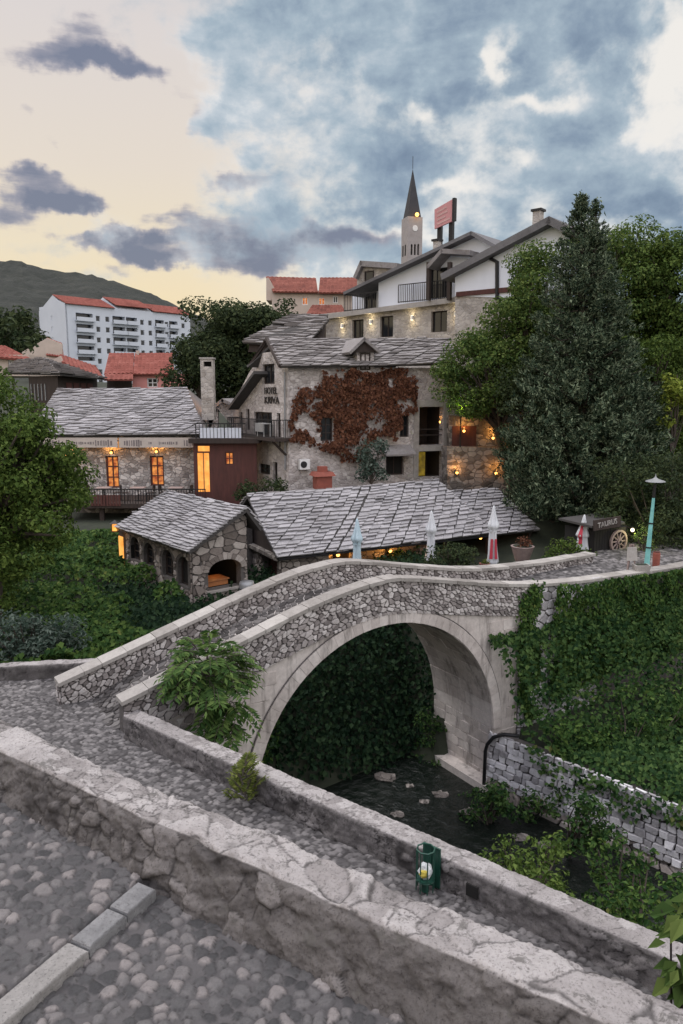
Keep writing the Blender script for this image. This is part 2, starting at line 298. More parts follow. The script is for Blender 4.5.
# foliage
def L(*c): return [(0.2 + 0.6 * i / (len(c) - 1), q + (1,)) for i, q in enumerate(c)]
M['lf_tree'] = m_leaf('broad_leaves', L((0.032, 0.060, 0.014), (0.072, 0.118, 0.026), (0.135, 0.19, 0.045)))
M['lf_dark'] = m_leaf('dark_leaves', L((0.022, 0.036, 0.018), (0.042, 0.062, 0.028), (0.075, 0.095, 0.04)))
M['lf_olive'] = m_leaf('olive_leaves', L((0.036, 0.072, 0.02), (0.085, 0.138, 0.036), (0.165, 0.215, 0.06)))
M['lf_ivy'] = m_leaf('ivy_leaves', L((0.015, 0.043, 0.012), (0.044, 0.092, 0.023), (0.105, 0.165, 0.04)) + [(0.9, (0.22, 0.19, 0.06, 1))])
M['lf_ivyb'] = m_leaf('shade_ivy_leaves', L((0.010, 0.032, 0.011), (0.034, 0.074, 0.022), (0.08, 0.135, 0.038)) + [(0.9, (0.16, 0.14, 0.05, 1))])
M['lf_ivy_shaded'] = m_leaf('ivy_leaves_painted_shade', L((0.004, 0.014, 0.007), (0.013, 0.032, 0.015), (0.032, 0.06, 0.026)))  # ivy greens darkened so the leaf colour carries the shade under the arch
M['lf_con'] = m_leaf('conifer_sprays', L((0.012, 0.026, 0.016), (0.058, 0.09, 0.054), (0.22, 0.265, 0.17)), trans=0.1, scale=1.5)
M['lf_blue'] = m_leaf('grey_green_leaves', L((0.035, 0.06, 0.045), (0.085, 0.12, 0.095), (0.18, 0.22, 0.185)))
M['lf_sumac'] = m_leaf('sumac_leaves', L((0.03, 0.07, 0.02), (0.07, 0.13, 0.035), (0.14, 0.21, 0.06)))
M['lf_red'] = m_leaf('russet_leaves', L((0.05, 0.022, 0.015), (0.12, 0.05, 0.03), (0.21, 0.10, 0.06)))
M['lf_yel'] = m_leaf('yellow_green_leaves', L((0.09, 0.13, 0.02), (0.17, 0.22, 0.035), (0.28, 0.32, 0.06)))
M['lf_weed'] = m_leaf('weed_leaves', L((0.06, 0.08, 0.02), (0.12, 0.15, 0.035), (0.2, 0.22, 0.06)))
# ---------------------------------------------------------------- object helpers
ROOT = {}
def thing(name, label, cat, loc, group=None):
    o = bpy.data.objects.new(name, None); COL.objects.link(o); o.empty_display_size = 0.2
    o.location = Vector([float(q) for q in loc]); o['label'] = label; o['category'] = cat; o['kind'] = 'thing'
    if group: o['group'] = group
    ROOT[o.name] = np.array([float(q) for q in loc]); return o
def tag(o, label, cat=None, group=None):
    o['label'] = label
    if cat: o['category'] = cat
    if group: o['group'] = group
    return o
def kind(o, k): o['kind'] = k; return o
def relabel(o, label): o['label'] = label; return o
def root_of(o):
    while o.parent: o = o.parent
    return o
def np_mesh(name, V, loops, starts, mats, parent=None, midx=None, smooth=False, attr=None):
    """link V (n,3) world verts as one object; parts are stored relative to their thing"""
    V = np.asarray(V, dtype=np.float64)
    if parent is not None: off = ROOT[root_of(parent).name]
    else: off = np.array([V[:, 0].mean(), V[:, 1].mean(), V[:, 2].min()])
    me = bpy.data.meshes.new(name)
    me.vertices.add(len(V)); me.vertices.foreach_set('co', (V - off).astype(np.float32).ravel())
    loops = np.asarray(loops, dtype=np.int32); starts = np.asarray(starts, dtype=np.int32)
    me.loops.add(len(loops)); me.loops.foreach_set('vertex_index', loops)
    me.polygons.add(len(starts)); me.polygons.foreach_set('loop_start', starts)
    if midx is not None: me.polygons.foreach_set('material_index', np.asarray(midx, dtype=np.int32))
    for m in (mats if isinstance(mats, (list, tuple)) else [mats]): me.materials.append(m)
    me.update(calc_edges=True); me.validate()
    me.polygons.foreach_set('use_smooth', np.full(len(me.polygons), bool(smooth)))
    if attr is not None:
        a = me.color_attributes.new('rel', 'FLOAT_COLOR', 'POINT'); a.data.foreach_set('color', attr.astype(np.float32).ravel())
    o = bpy.data.objects.new(name, me); COL.objects.link(o)
    if parent is not None: o.parent = parent
    else: o.location = Vector(off); ROOT[o.name] = off
    return o

class MB:
    def __init__(s): s.v = []; s.f = []; s.m = []
    def add(s, vs, fs, m=0):
        k = len(s.v); s.v += [tuple(p) for p in vs]
        for f in fs: s.f.append([i + k for i in f]); s.m.append(m)
    def build(s, name, mats, parent=None, smooth=False):
        loops = [i for f in s.f for i in f]; st = []; k = 0
        for f in s.f: st.append(k); k += len(f)
        return np_mesh(name, s.v, loops, st, mats, parent, s.m, smooth)
    def hexa(s, c, m=0):   # 8 corners: bottom 4 ccw then top 4
        s.add(c, [(3, 2, 1, 0), (4, 5, 6, 7), (0, 1, 5, 4), (1, 2, 6, 5), (2, 3, 7, 6), (3, 0, 4, 7)], m)
    def box(s, F, s0, s1, t0, t1, z0, z1, m=0):
        s.hexa([F(a, b, z) for z in (z0, z1) for a, b in ((s0, t0), (s1, t0), (s1, t1), (s0, t1))], m)
    def quad(s, a, b, c, d, m=0): s.add([a, b, c, d], [(0, 1, 2, 3)], m)
    def slab(s, a, b, c, d, th, m=0):   # quad thickened downward by th
        q = [np.array(p, float) for p in (a, b, c, d)]; n = np.cross(q[1] - q[0], q[3] - q[0]); n /= np.linalg.norm(n)
        if n[2] < 0: n = -n
        s.hexa([p - n * th for p in q] + q, m)
    def prism(s, F, outer, holes=(), t0=0.0, t1=0.3, m=0, mh=None):
        polys = [list(outer)] + [list(h) for h in holes]
        tri = tessellate_polygon([[Vector((a, b, 0)) for a, b in p] for p in polys])
        flat = [q for p in polys for q in p]; n = len(flat)
        s.add([F(a, t0, b) for a, b in flat] + [F(a, t1, b) for a, b in flat], [tuple(t) for t in tri] + [tuple(i + n for i in reversed(t)) for t in tri], m)
        k = 0
        for j, p in enumerate(polys):
            L_ = len(p); vs = [F(a, t0, b) for a, b in p] + [F(a, t1, b) for a, b in p]
            s.add(vs, [(i, (i + 1) % L_, L_ + (i + 1) % L_, L_ + i) for i in range(L_)], m if (j == 0 or mh is None) else mh)
    def tube(s, pts, rad, n=8, m=0, cap=True):
        P = [np.array(p, float) for p in pts]; rr = rad if hasattr(rad, '__len__') else [rad] * len(P)
        vs = []; up = None
        for i, p in enumerate(P):
            d = P[min(i + 1, len(P) - 1)] - P[max(i - 1, 0)]; d /= (np.linalg.norm(d) + 1e-9)
            if up is None or abs(up @ d) > 0.98: up = np.array([1., 0, 0]) if abs(d[0]) < 0.8 else np.array([0, 1., 0])
            a = np.cross(d, up); a /= np.linalg.norm(a); b = np.cross(d, a); up = np.cross(a, d) * -1 if False else up
            vs += [p + rr[i] * (math.cos(2 * math.pi * k / n) * a + math.sin(2 * math.pi * k / n) * b) for k in range(n)]
        fs = [(i * n + k, i * n + (k + 1) % n, (i + 1) * n + (k + 1) % n, (i + 1) * n + k) for i in range(len(P) - 1) for k in range(n)]
        if cap: fs += [tuple(range(n))[::-1], tuple((len(P) - 1) * n + k for k in range(n))]
        s.add(vs, fs, m)
    def lathe(s, c, prof, n=16, m=0, wob=0.0, lobes=5):
        vs = []
        for r, z in prof:
            for k in range(n):
                a = 2 * math.pi * k / n; q = r * (1 + wob * math.cos(lobes * a)); vs.append((c[0] + q * math.cos(a), c[1] + q * math.sin(a), c[2] + z))
        fs = [(i * n + k, i * n + (k + 1) % n, (i + 1) * n + (k + 1) % n, (i + 1) * n + k) for i in range(len(prof) - 1) for k in range(n)]
        fs += [tuple(range(n))[::-1], tuple((len(prof) - 1) * n + k for k in range(n))]
        s.add(vs, fs, m)
    def blob(s, c, r, n=8, m=0, j=0.2):
        rx, ry, rz = r if hasattr(r, '__len__') else (r, r, r); vs = [(c[0], c[1], c[2] - rz)]
        for i in range(1, n // 2):
            ph = math.pi * i / (n // 2)
            for k in range(n):
                q = 1 + random.uniform(-j, j); a = 2 * math.pi * k / n
                vs.append((c[0] + q * rx * math.sin(ph) * math.cos(a), c[1] + q * ry * math.sin(ph) * math.sin(a), c[2] - q * rz * math.cos(ph)))
        vs.append((c[0], c[1], c[2] + rz)); rows = n // 2 - 1; e = len(vs) - 1
        fs = [(0, 1 + (k + 1) % n, 1 + k) for k in range(n)] + [(e, 1 + (rows - 1) * n + k, 1 + (rows - 1) * n + (k + 1) % n) for k in range(n)]
        fs += [(1 + i * n + k, 1 + i * n + (k + 1) % n, 1 + (i + 1) * n + (k + 1) % n, 1 + (i + 1) * n + k) for i in range(rows - 1) for k in range(n)]
        s.add(vs, fs, m)

class Frame:
    """local (s along, t back, z up) to world"""
    def __init__(s, o, head): s.o = np.array(o[:2], float); a = R(head); s.u = np.array([math.cos(a), math.sin(a)]); s.w = np.array([-s.u[1], s.u[0]])
    @classmethod
    def two(c, a, b): return c(a, math.degrees(math.atan2(b[1] - a[1], b[0] - a[0])))
    def __call__(s, a, t, z): p = s.o + a * s.u + t * s.w; return (p[0], p[1], z)
    def px(s, x, y, t=0.0):     # where the sight line of a pixel meets the vertical plane at t
        d = ray(x, y); o = s.o + t * s.w; n = s.w; k = (n @ o) / (n @ d[:2]); p = d * k
        return ((p[:2] - s.o) @ s.u, p[2] + CZ)
    def pxs(s, pts, t=0.0): return [s.px(x, y, t) for x, y in pts]
    def w3(s, x, y, t=0.0): a, z = s.px(x, y, t); return np.array(s(a, t, z))
    def loc(s, p): q = np.array(p[:2]) - s.o; return q @ s.u, q @ s.w
F0 = Frame((0, 0), 0)

def rect(F, x0, y0, x1, y1, t=0.0):
    a = F.px(x0, (y0 + y1) / 2, t)[0]; b = F.px(x1, (y0 + y1) / 2, t)[0]; xm = (x0 + x1) / 2
    return a, b, F.px(xm, y1, t)[1], F.px(xm, y0, t)[1]
def rpoly(r): a, b, z0, z1 = r; return [(a, z0), (b, z0), (b, z1), (a, z1)]
def apoly(r, rise=None, n=8):
    a, b, z0, z1 = r; w = b - a; rise = w / 2 if rise is None else rise; c = (a + b) / 2
    return [(a, z0), (b, z0)] + [(c + w / 2 * math.cos(q), z1 - rise + rise * math.sin(q)) for q in [math.pi * i / n for i in range(n + 1)]]
def inpoly(p, poly):
    x, y = p; c = False; j = len(poly) - 1
    for i in range(len(poly)):
        if (poly[i][1] > y) != (poly[j][1] > y) and x < (poly[j][0] - poly[i][0]) * (y - poly[i][1]) / (poly[j][1] - poly[i][1]) + poly[i][0]: c = not c
        j = i
    return c
def clip(poly, a, b, c):   # keep ax+by<=c
    out = []
    for i in range(len(poly)):
        p, q = poly[i], poly[(i + 1) % len(poly)]; dp = a * p[0] + b * p[1] - c; dq = a * q[0] + b * q[1] - c
        if dp <= 0: out.append(p)
        if (dp < 0 < dq) or (dq < 0 < dp): k = dp / (dp - dq); out.append((p[0] + k * (q[0] - p[0]), p[1] + k * (q[1] - p[1])))
    return out
def voronoi(W, H, size, aspect=1.3, jit=0.42, drop=0.12):
    """irregular stones filling a W x H rectangle"""
    sx, sy = size * aspect, size; nx, ny = max(1, round(W / sx)), max(1, round(H / sy)); sx, sy = W / nx, H / ny; g = {}
    for i in range(-2, nx + 2):
        for j in range(-2, ny + 2):
            if random.random() > drop: g[i, j] = (i + 0.5 + (j % 2) * 0.5 - 0.25 + random.uniform(-jit, jit), j + 0.5 + random.uniform(-jit, jit))
    cells = []
    for (i, j), p in g.items():
        if not (-1 <= i <= nx and -1 <= j <= ny): continue
        c = [(p[0] - 2, p[1] - 2), (p[0] + 2, p[1] - 2), (p[0] + 2, p[1] + 2), (p[0] - 2, p[1] + 2)]
        for di in range(-2, 3):
            for dj in range(-2, 3):
                q = g.get((i + di, j + dj))
                if (di or dj) and q: a, b = q[0] - p[0], q[1] - p[1]; c = clip(c, a, b, (q[0] ** 2 + q[1] ** 2 - p[0] ** 2 - p[1] ** 2) / 2)
        c = [(x * sx, y * sy) for x, y in c]
        for k in ((-1, 0, 0), (1, 0, W), (0, -1, 0), (0, 1, H)):
            if len(c) > 2: c = clip(c, *k)
        if len(c) > 2: cells.append(c)
    return cells
def ashlar(W, H, row, wmin, wmax):
    cells = []; z = 0
    while z < H - 0.02:
        h = min(row * random.uniform(0.85, 1.15), H - z); x = -random.uniform(0, wmax)
        while x < W:
            w = random.uniform(wmin, wmax); a, b = max(0, x), min(W, x + w)
            if b - a > 0.04: cells.append([(a, z), (b, z), (b, z + h), (a, z + h)])
            x += w
        z += h
    return cells
def area(c): return 0.5 * sum(c[i][0] * c[(i + 1) % len(c)][1] - c[(i + 1) % len(c)][0] * c[i][1] for i in range(len(c)))
def stones(mb, cells, fmap, joint=0.025, depth=0.06, rough=0.3, rnd=0.5, m=0, wob=0.012):
    """each cell a dressed or rounded stone standing proud by depth; fmap(a, b, out) -> world"""
    for c in cells:
        A = abs(area(c))
        if A < 0.0012: continue
        cx = sum(p[0] for p in c) / len(c); cy = sum(p[1] for p in c) / len(c); r = math.sqrt(A)
        if rnd > 0:      # cut the corners
            k = 0.25 * rnd * 1.2; n = len(c)
            c = [q for i in range(n) for q in ((c[i][0] + (c[(i + 1) % n][0] - c[i][0]) * k, c[i][1] + (c[(i + 1) % n][1] - c[i][1]) * k), (c[i][0] + (c[(i + 1) % n][0] - c[i][0]) * (1 - k), c[i][1] + (c[(i + 1) % n][1] - c[i][1]) * (1 - k)))]
        f = max(0.5, 1 - joint / r * 1.1); h = depth * random.uniform(1 - rough, 1 + rough); tx, ty = random.uniform(-1, 1) * rough * 0.25, random.uniform(-1, 1) * rough * 0.25
        base = [(cx + (x - cx) * f + random.uniform(-wob, wob), cy + (y - cy) * f + random.uniform(-wob, wob)) for x, y in c]
        e = min(0.35, 0.35 * depth / r + 0.05)
        lay = [(1.0, 0.0), (1.0 - e * 0.25, 0.65), (1.0 - e, 0.97)]
        vs = []
        for sc, hh in lay:
            for x, y in base:
                X, Y = cx + (x - cx) * sc, cy + (y - cy) * sc; vs.append(fmap(X, Y, h * hh + (tx * (X - cx) + ty * (Y - cy)) * (hh > 0.9)))
        n = len(base); fs = [(l * n + i, l * n + (i + 1) % n, (l + 1) * n + (i + 1) % n, (l + 1) * n + i) for l in (0, 1) for i in range(n)]
        fs.append(tuple(2 * n + i for i in range(n))); mb.add(vs, fs, m)
def skin(mb, F, s0, s1, z0, z1, cells, holes=(), outline=None, t0=0.0, m=0, **kw):
    """stones on the outside of a wall plane, left out of its openings"""
    def sift(cells, avoid=()):
        out = []
        for c in cells:
            c = [(x + s0, y + z0) for x, y in c]
            if outline:
                for i in range(len(outline)):
                    p, q = outline[i], outline[(i + 1) % len(outline)]; a, b = q[1] - p[1], -(q[0] - p[0])
                    if len(c) > 2: c = clip(c, a, b, a * p[0] + b * p[1])
                if len(c) < 3: continue
            cx = sum(p[0] for p in c) / len(c); cy = sum(p[1] for p in c) / len(c)
            if any(inpoly(p, h) for h in holes for p in c + [(cx, cy)]): continue
            if any(inpoly(p, c) for h in holes for p in h): continue
            if any(inpoly((cx, cy), q) for q in avoid): continue
            out.append(c)
        return out
    out = sift(cells)
    if holes:
        sz = math.sqrt((s1 - s0) * (z1 - z0) / max(1, len(cells))) * 0.45
        out += sift(voronoi(s1 - s0, z1 - z0, sz, 1.3), out)
    stones(mb, out, lambda a, b, o: F(a, t0 - o, b), m=m, **kw)

def roof(name, c, parent, mt='slate', colw=0.55, rowh=0.32, skew=0.35, th=0.05, base=0.12, gap=0.03, under='underlay', sag=0.0):
    """stone-slab roof on a patch: c = eave left, eave right, ridge right, ridge left"""
    c = [np.array(p, float) for p in c]; W = (np.linalg.norm(c[1] - c[0]) + np.linalg.norm(c[2] - c[3])) / 2; H = (np.linalg.norm(c[3] - c[0]) + np.linalg.norm(c[2] - c[1])) / 2
    n = np.cross(c[1] - c[0], c[3] - c[0]); n /= np.linalg.norm(n)
    if n[2] < 0: n = -n
    def P(x, v, h):
        a, b = x / W, v / H; p = c[0] * (1 - a) * (1 - b) + c[1] * a * (1 - b) + c[2] * a * b + c[3] * (1 - a) * b
        p = p + n * h; p[2] -= sag * math.sin(math.pi * min(1, max(0, a))) ; return p
    mb = MB(); mb.hexa([P(0, 0, -base), P(W, 0, -base), P(W, H, -base), P(0, H, -base), P(0, 0, 0), P(W, 0, 0), P(W, H, 0), P(0, H, 0)], 1)
    k0 = -int(skew * H / colw) - 2
    for k in range(k0, int(W / colw) + 2):
        xa = k * colw + random.uniform(-0.06, 0.06) * colw; wk = colw * random.uniform(0.9, 1.08); lift = random.uniform(0.0, 0.35) * th
        v = -random.uniform(0.02, 1.0) * rowh
        while v < H:
            h = rowh * random.uniform(0.7, 1.3); x0 = xa + skew * v + random.uniform(-.03, .03); x1 = x0 + wk - gap; sh = skew * h
            q = [(x0, v - 0.04), (x1 + random.uniform(-.03, .03), v - 0.04 + random.uniform(-.03, .03)), (x1 + sh, v + h), (x0 + sh, v + h)]
            for kk in ((-1, 0, 0.03), (1, 0, W + 0.03), (0, -1, 0.06), (0, 1, H)):
                if len(q) > 2: q = clip(q, *kk)
            if len(q) > 2 and abs(area(q)) > 0.01:
                t2 = th * random.uniform(0.75, 1.35); m_ = len(q)
                hh = lambda x, y: t2 * 0.55 + t2 * 1.2 * (1 - (y - v) / h) + lift + 0.02 * (x - x0)
                vs = [P(x, y, hh(x, y) - t2) for x, y in q] + [P(x, y, hh(x, y)) for x, y in q]
                mb.add(vs, [tuple(range(m_))[::-1], tuple(range(m_, 2 * m_))] + [(i, (i + 1) % m_, m_ + (i + 1) % m_, m_ + i) for i in range(m_)], 0)
            v += h
    return mb.build(name, [M[mt], M[under]], parent)
def tiled(name, c, parent, mt='tile', n=14, base=0.15):
    """pantile roof: ribs running up the slope"""
    c = [np.array(p, float) for p in c]; W = np.linalg.norm(c[1] - c[0]); H = np.linalg.norm(c[3] - c[0]); nn = np.cross(c[1] - c[0], c[3] - c[0]); nn /= np.linalg.norm(nn)
    if nn[2] < 0: nn = -nn
    P = lambda a, b, h: c[0] * (1 - a) * (1 - b) + c[1] * a * (1 - b) + c[2] * a * b + c[3] * (1 - a) * b + nn * h
    mb = MB(); mb.hexa([P(0, 0, -base), P(1, 0, -base), P(1, 1, -base), P(0, 1, -base), P(0, 0, 0), P(1, 0, 0), P(1, 1, 0), P(0, 1, 0)])
    cols = max(6, int(W / 0.45)); rows = max(3, int(H / 0.6))
    for i in range(cols):
        for j in range(rows):
            a0, a1 = (i + 0.08) / cols, (i + 0.92) / cols; am = (a0 + a1) / 2; b0, b1 = j / rows, (j + 0.97) / rows; h = 0.09 * random.uniform(0.8, 1.2)
            mb.add([P(a0, b0, .01), P(am, b0, h), P(a1, b0, .01), P(a1, b1, .005), P(am, b1, h * 0.7), P(a0, b1, .005)], [(0, 1, 4, 5), (1, 2, 3, 4), (0, 2, 1)])
    return mb.build(name, M[mt], parent)

def window(parent, F, r, t=0.0, deep=0.18, pane='glass', frame='wood_d', nx=2, ny=2, name='window', fw=0.07, arch=False, sill=None):
    a, b, z0, z1 = r; mb = MB(); td = t + deep
    P = apoly(r) if arch else rpoly(r)
    cx, cz = (a + b) / 2, (z0 + z1) / 2; inn = [(cx + (x - cx) * (1 - 2 * fw / (b - a)), cz + (y - cz) * (1 - 2 * fw / (z1 - z0))) for x, y in P]
    mb.prism(F, P, [inn], td - 0.05, td + 0.03)
    for i in range(1, nx): x = a + (b - a) * i / nx; mb.box(F, x - fw * 0.4, x + fw * 0.4, td - 0.035, td + 0.01, z0 + 0.02, z1 - (0.02 if not arch else 0.04))
    for j in range(1, ny): z = z0 + (z1 - z0) * j / ny; mb.box(F, a + 0.02, b - 0.02, td - 0.03, td + 0.008, z - fw * 0.35, z + fw * 0.35)
    w = mb.build(name, M[frame], parent)
    pb = MB(); pb.prism(F, inn, [], td + 0.012, td + 0.022); pb.build('pane', M[pane], w)
    if sill: sb = MB(); sb.box(F, a - 0.08, b + 0.08, t - 0.09, t + deep * 0.5, z0 - 0.09, z0 - 0.004); sb.build('sill', M[sill], w)
    return w
def light(parent_loc, e, col, r=0.08, name='lamp_light', parent=None):
    l = bpy.data.lights.new(name, 'POINT'); l.energy = e; l.color = col; l.shadow_soft_size = r
    o = bpy.data.objects.new(name, l); COL.objects.link(o)
    if parent: o.parent = parent; o.location = Vector([float(x) for x in (np.array(parent_loc) - ROOT[root_of(parent).name])])
    else: o.location = Vector([float(x) for x in parent_loc])
    return o
def copy_tree(o, parent=None):
    c = o.copy(); COL.objects.link(c)
    if parent: c.parent = parent
    for ch in list(o.children): copy_tree(ch, c)
    if not parent: ROOT[c.name] = np.array(c.location)
    return c

# ---------------------------------------------------------------- numpy noise, relief sheets, leaves
def _h(i, j, k): 
    n = (i * 374761393 + j * 668265263 + k * 2147483647) & 0xffffffff; n = ((n ^ (n >> 13)) * 1274126177) & 0xffffffff; return ((n ^ (n >> 16)) & 0xffff) / 65535.0
def vnoise(x, y, k=0):
    xi = np.floor(x).astype(np.int64); yi = np.floor(y).astype(np.int64); fx = x - xi; fy = y - yi; fx = fx * fx * (3 - 2 * fx); fy = fy * fy * (3 - 2 * fy)
    return (_h(xi, yi, k) * (1 - fx) + _h(xi + 1, yi, k) * fx) * (1 - fy) + (_h(xi, yi + 1, k) * (1 - fx) + _h(xi + 1, yi + 1, k) * fx) * fy
def fbm(x, y, o=5, k=0, g=0.55):
    v = 0; a = 1; s = 0
    for i in range(o): v = v + a * vnoise(x, y, k + i * 7); s += a; a *= g; x = x * 2.03 + 5.1; y = y * 2.03 + 1.7
    return v / s - 0.5
def cells2(x, y, k=0, jit=0.85):
    """nearest and second nearest cell distances, cell id"""
    xi = np.floor(x).astype(np.int64); yi = np.floor(y).astype(np.int64); d1 = np.full(x.shape, 9.0); d2 = np.full(x.shape, 9.0); idd = np.zeros(x.shape); CD = cells2.d = [np.zeros(x.shape), np.zeros(x.shape)]
    for i in (-2, -1, 0, 1, 2):
        for j in (-2, -1, 0, 1, 2):
            if abs(i) == 2 and abs(j) == 2: continue
            a, b = xi + i, yi + j; px = a + 0.5 + (_h(a, b, k) - 0.5) * jit; py = b + 0.5 + (_h(a, b, k + 3) - 0.5) * jit
            sz = 0.7 + 0.6 * _h(a, b, k + 11); d = np.sqrt((x - px) ** 2 + (y - py) ** 2) / sz; idn = _h(a, b, k + 5)
            m1 = d < d1; m2 = (~m1) & (d < d2); d2 = np.where(m1, d1, np.where(m2, d, d2)); idd = np.where(m1, idn, idd); CD[0] = np.where(m1, x - px, CD[0]); CD[1] = np.where(m1, y - py, CD[1]); d1 = np.where(m1, d, d1)
    return d1, d2, idd
def grid_faces(nu, nv):
    i = np.arange(nu - 1)[:, None] * nv + np.arange(nv - 1)[None, :]; q = np.stack([i, i + nv, i + nv + 1, i + 1], -1).reshape(-1, 4)
    return q.ravel(), np.arange(0, q.size, 4)
def leaf_cloud(name, pos, nrm, size, m, parent=None, aspect=0.6, tang=None, droop=0.25):
    """one leaf face per point: a kite bent along its middle"""
    N = len(pos); nrm = nrm / (np.linalg.norm(nrm, axis=1, keepdims=True) + 1e-9)
    rd = RNG.normal(size=(N, 3)) if tang is None else tang + RNG.normal(size=(N, 3)) * 0.3
    tg = rd - nrm * (rd * nrm).sum(1, keepdims=True); tg /= (np.linalg.norm(tg, axis=1, keepdims=True) + 1e-9); bt = np.cross(nrm, tg)
    s = np.asarray(size)[:, None] * np.ones((N, 1)); a = aspect * s * 0.5
    V = np.stack([pos - tg * s * 0.5 - nrm * s * 0.02, pos + bt * a - tg * s * 0.08 + nrm * s * droop * .3, pos + tg * s * 0.5 - nrm * s * droop, pos - bt * a - tg * s * 0.08 + nrm * s * droop * .3], 1).reshape(-1, 3)
    k = np.arange(N) * 4
    loops = np.stack([k, k + 1, k + 2, k, k + 2, k + 3], 1).ravel()
    return np_mesh(name, V, loops, np.arange(0, N * 6, 3), m, parent)
# ================================================================ SETTING
B = Frame((1.321, 20.347), math.degrees(0.57247)); BW = 2.6          # the bridge's own frame; near face t=0
PA = np.array([-5.0, 16.0]); PE = np.array([5.2, 7.84]); PF = Frame.two(PA, PE); PL = float(np.linalg.norm(PE - PA)); PATHZ = 5.2
W0 = PZ(491, 789, 0.3)[:2]; W1 = PZ(683, 876, 0.3)[:2]; WF = Frame.two(W0, W1)
def rzw(px, py, z): return PZ(px, py, z)[:2]
FA = rzw(0, 722, 9.45); FB = rzw(683, 1005, 9.45); FF = Frame.two(FA, FB)   # foreground wall, back edge of its top
STREETZ = 8.98
RIVER = [(-3.2, 29.5), (-1.0, 25.0), (1.2, 20.6), (4.2, 16.6), (8.5, 12.6), (16, 7), (30, 0), (60, -12)]
CTRL = np.array([(-8,20,4.7),(-12,22,4.8),(-8,25,4.5),(-13,30,5.2),(-10,36,5.8),(-20,30,6),(-25,45,6.5),(-10,45,6),(-17,45,6),(-5,30,4.4),(-1,33,4.3),(-3,41,6.3),(4,33,5.0),(8,33,4.8),(6,44,7),
 (12,40,7.3),(8,31,4.6),(11,33,4.8),(12,36,5.2),(6,30,4.4),(14,29,6.2),(16,31,6.25),(20,32,6.5),(20,45,10),(10,55,13),(0,60,12),(25,60,14),(-10,60,9),(-25,70,10),(-18,90,12),(-40,200,16),(0,95,14),(30,300,20),(60,100,18),(100,50,14),(-60,50,9),
 (-30,10,4.6),(-20,0,4.4),(0,0,4),(-6,14,4.5),(-2,12,4.4),(4,7,4.2),(10,0,2.5),(15,10,3),(25,20,5),(30,0,4),(8,16,2.0),(-80,200,17),(-80,90,12),(200,200,15),(-200,200,16),(1500,1500,10),(-1500,1500,14),(1500,-1500,6),(-1500,-1500,6)], float)
def seg_dist(x, y, pts):
    d = np.full(x.shape, 1e9)
    for (ax, ay), (bx, by) in zip(pts[:-1], pts[1:]):
        L2 = (bx - ax) ** 2 + (by - ay) ** 2; k = np.clip(((x - ax) * (bx - ax) + (y - ay) * (by - ay)) / L2, 0, 1); d = np.minimum(d, np.hypot(x - ax - k * (bx - ax), y - ay - k * (by - ay)))
    return d
def sm(x, a, b): k = np.clip((x - a) / (b - a), 0, 1); return k * k * (3 - 2 * k)
def ground_h(x, y):
    x = np.asarray(x, float); y = np.asarray(y, float); num = np.zeros(x.shape); den = np.zeros(x.shape)
    for cx, cy, cz in CTRL: w = 1.0 / (np.hypot(x - cx, y - cy) ** 3 + 0.3); num += w * cz; den += w
    h = num / den
    bs = (x - B.o[0]) * B.u[0] + (y - B.o[1]) * B.u[1]; bt = (x - B.o[0]) * B.w[0] + (y - B.o[1]) * B.w[1]
    # upper terrace to the right of the bridge, and the ledge under its wall
    wt = (x - W0[0]) * WF.w[0] + (y - W0[1]) * WF.w[1]
    tr = sm(bt, 0.35, 0.95) * sm(bs, 5.2, 6.2) * np.maximum(1 - sm(bt, 2.4, 3.0), sm(bs, 11, 12) * (1 - sm(bt, 4.6, 5.4))) * (1 - sm(np.hypot(x - 12, y - 28), 12, 18)); h = h * (1 - tr) + 6.05 * tr
    led = (1 - sm(bt, 0.3, 0.9)) * sm(bs, 3.6, 4.2) * sm(bt, -9, -8); h = h * (1 - led) + np.minimum(h, 2.0) * led
    d = seg_dist(x, y, RIVER); k = sm(d, 2.4, 6.0)
    k = np.where((wt < 0.35) & (wt > -5) & (bs > 3.5) & (bt < 0.5) & (bt > -14), 0.0, k)
    k = np.where((bs > -3.0) & (bs < 4.7) & (bt > -3) & (bt < 2.2), 0.0, k)
    k = np.maximum(k, sm(wt, 0.35, 0.9) * sm(bt, -9, -8) * sm(bs, 3.6, 4.2) * (1 - sm(bt, -0.5, -0.1) * (1 - sm(bs, 4.9, 5.5))))
    k = np.where((bs > -3.0) & (bs < 5.3) & (bt > -0.3) & (bt < 2.2), 0.0, k)
    behind = sm(bt, 2.0, 3.4); k = np.maximum(k, behind * sm(bt - 0.18 * bs, 1.6, 6.5))
    h = -0.3 * (1 - k) + h * k
    ps = (x - PA[0]) * PF.u[0] + (y - PA[1]) * PF.u[1]; pt = (x - PA[0]) * PF.w[0] + (y - PA[1]) * PF.w[1]
    inp = (ps > -12) & (ps < 14) & (pt < 0.2) & (pt > -8); h = np.where(inp, np.minimum(h, 4.7), h)
    inp2 = (ps > -12) & (ps < 0.5) & (pt < 5.2) & (pt > 0) & (bs < -5.5); h = np.where(inp2, np.minimum(h, 4.85), h)
    return h
def gz(x, y): return float(ground_h(np.array([x]), np.array([y]))[0])
def axis(a, b, st, lim):
    v = list(np.arange(a, b + 1e-6, st)); d = st
    while v[-1] < lim: d *= 1.3; v.append(v[-1] + d)
    d = st; lo = v[0]; pre = []
    while lo > -lim: d *= 1.3; lo -= d; pre.append(lo)
    return np.array(pre[::-1] + v)
gx = axis(-30, 32, 0.6, 2600); gy = axis(-6, 64, 0.6, 2600); GX, GY = np.meshgrid(gx, gy, indexing='ij')
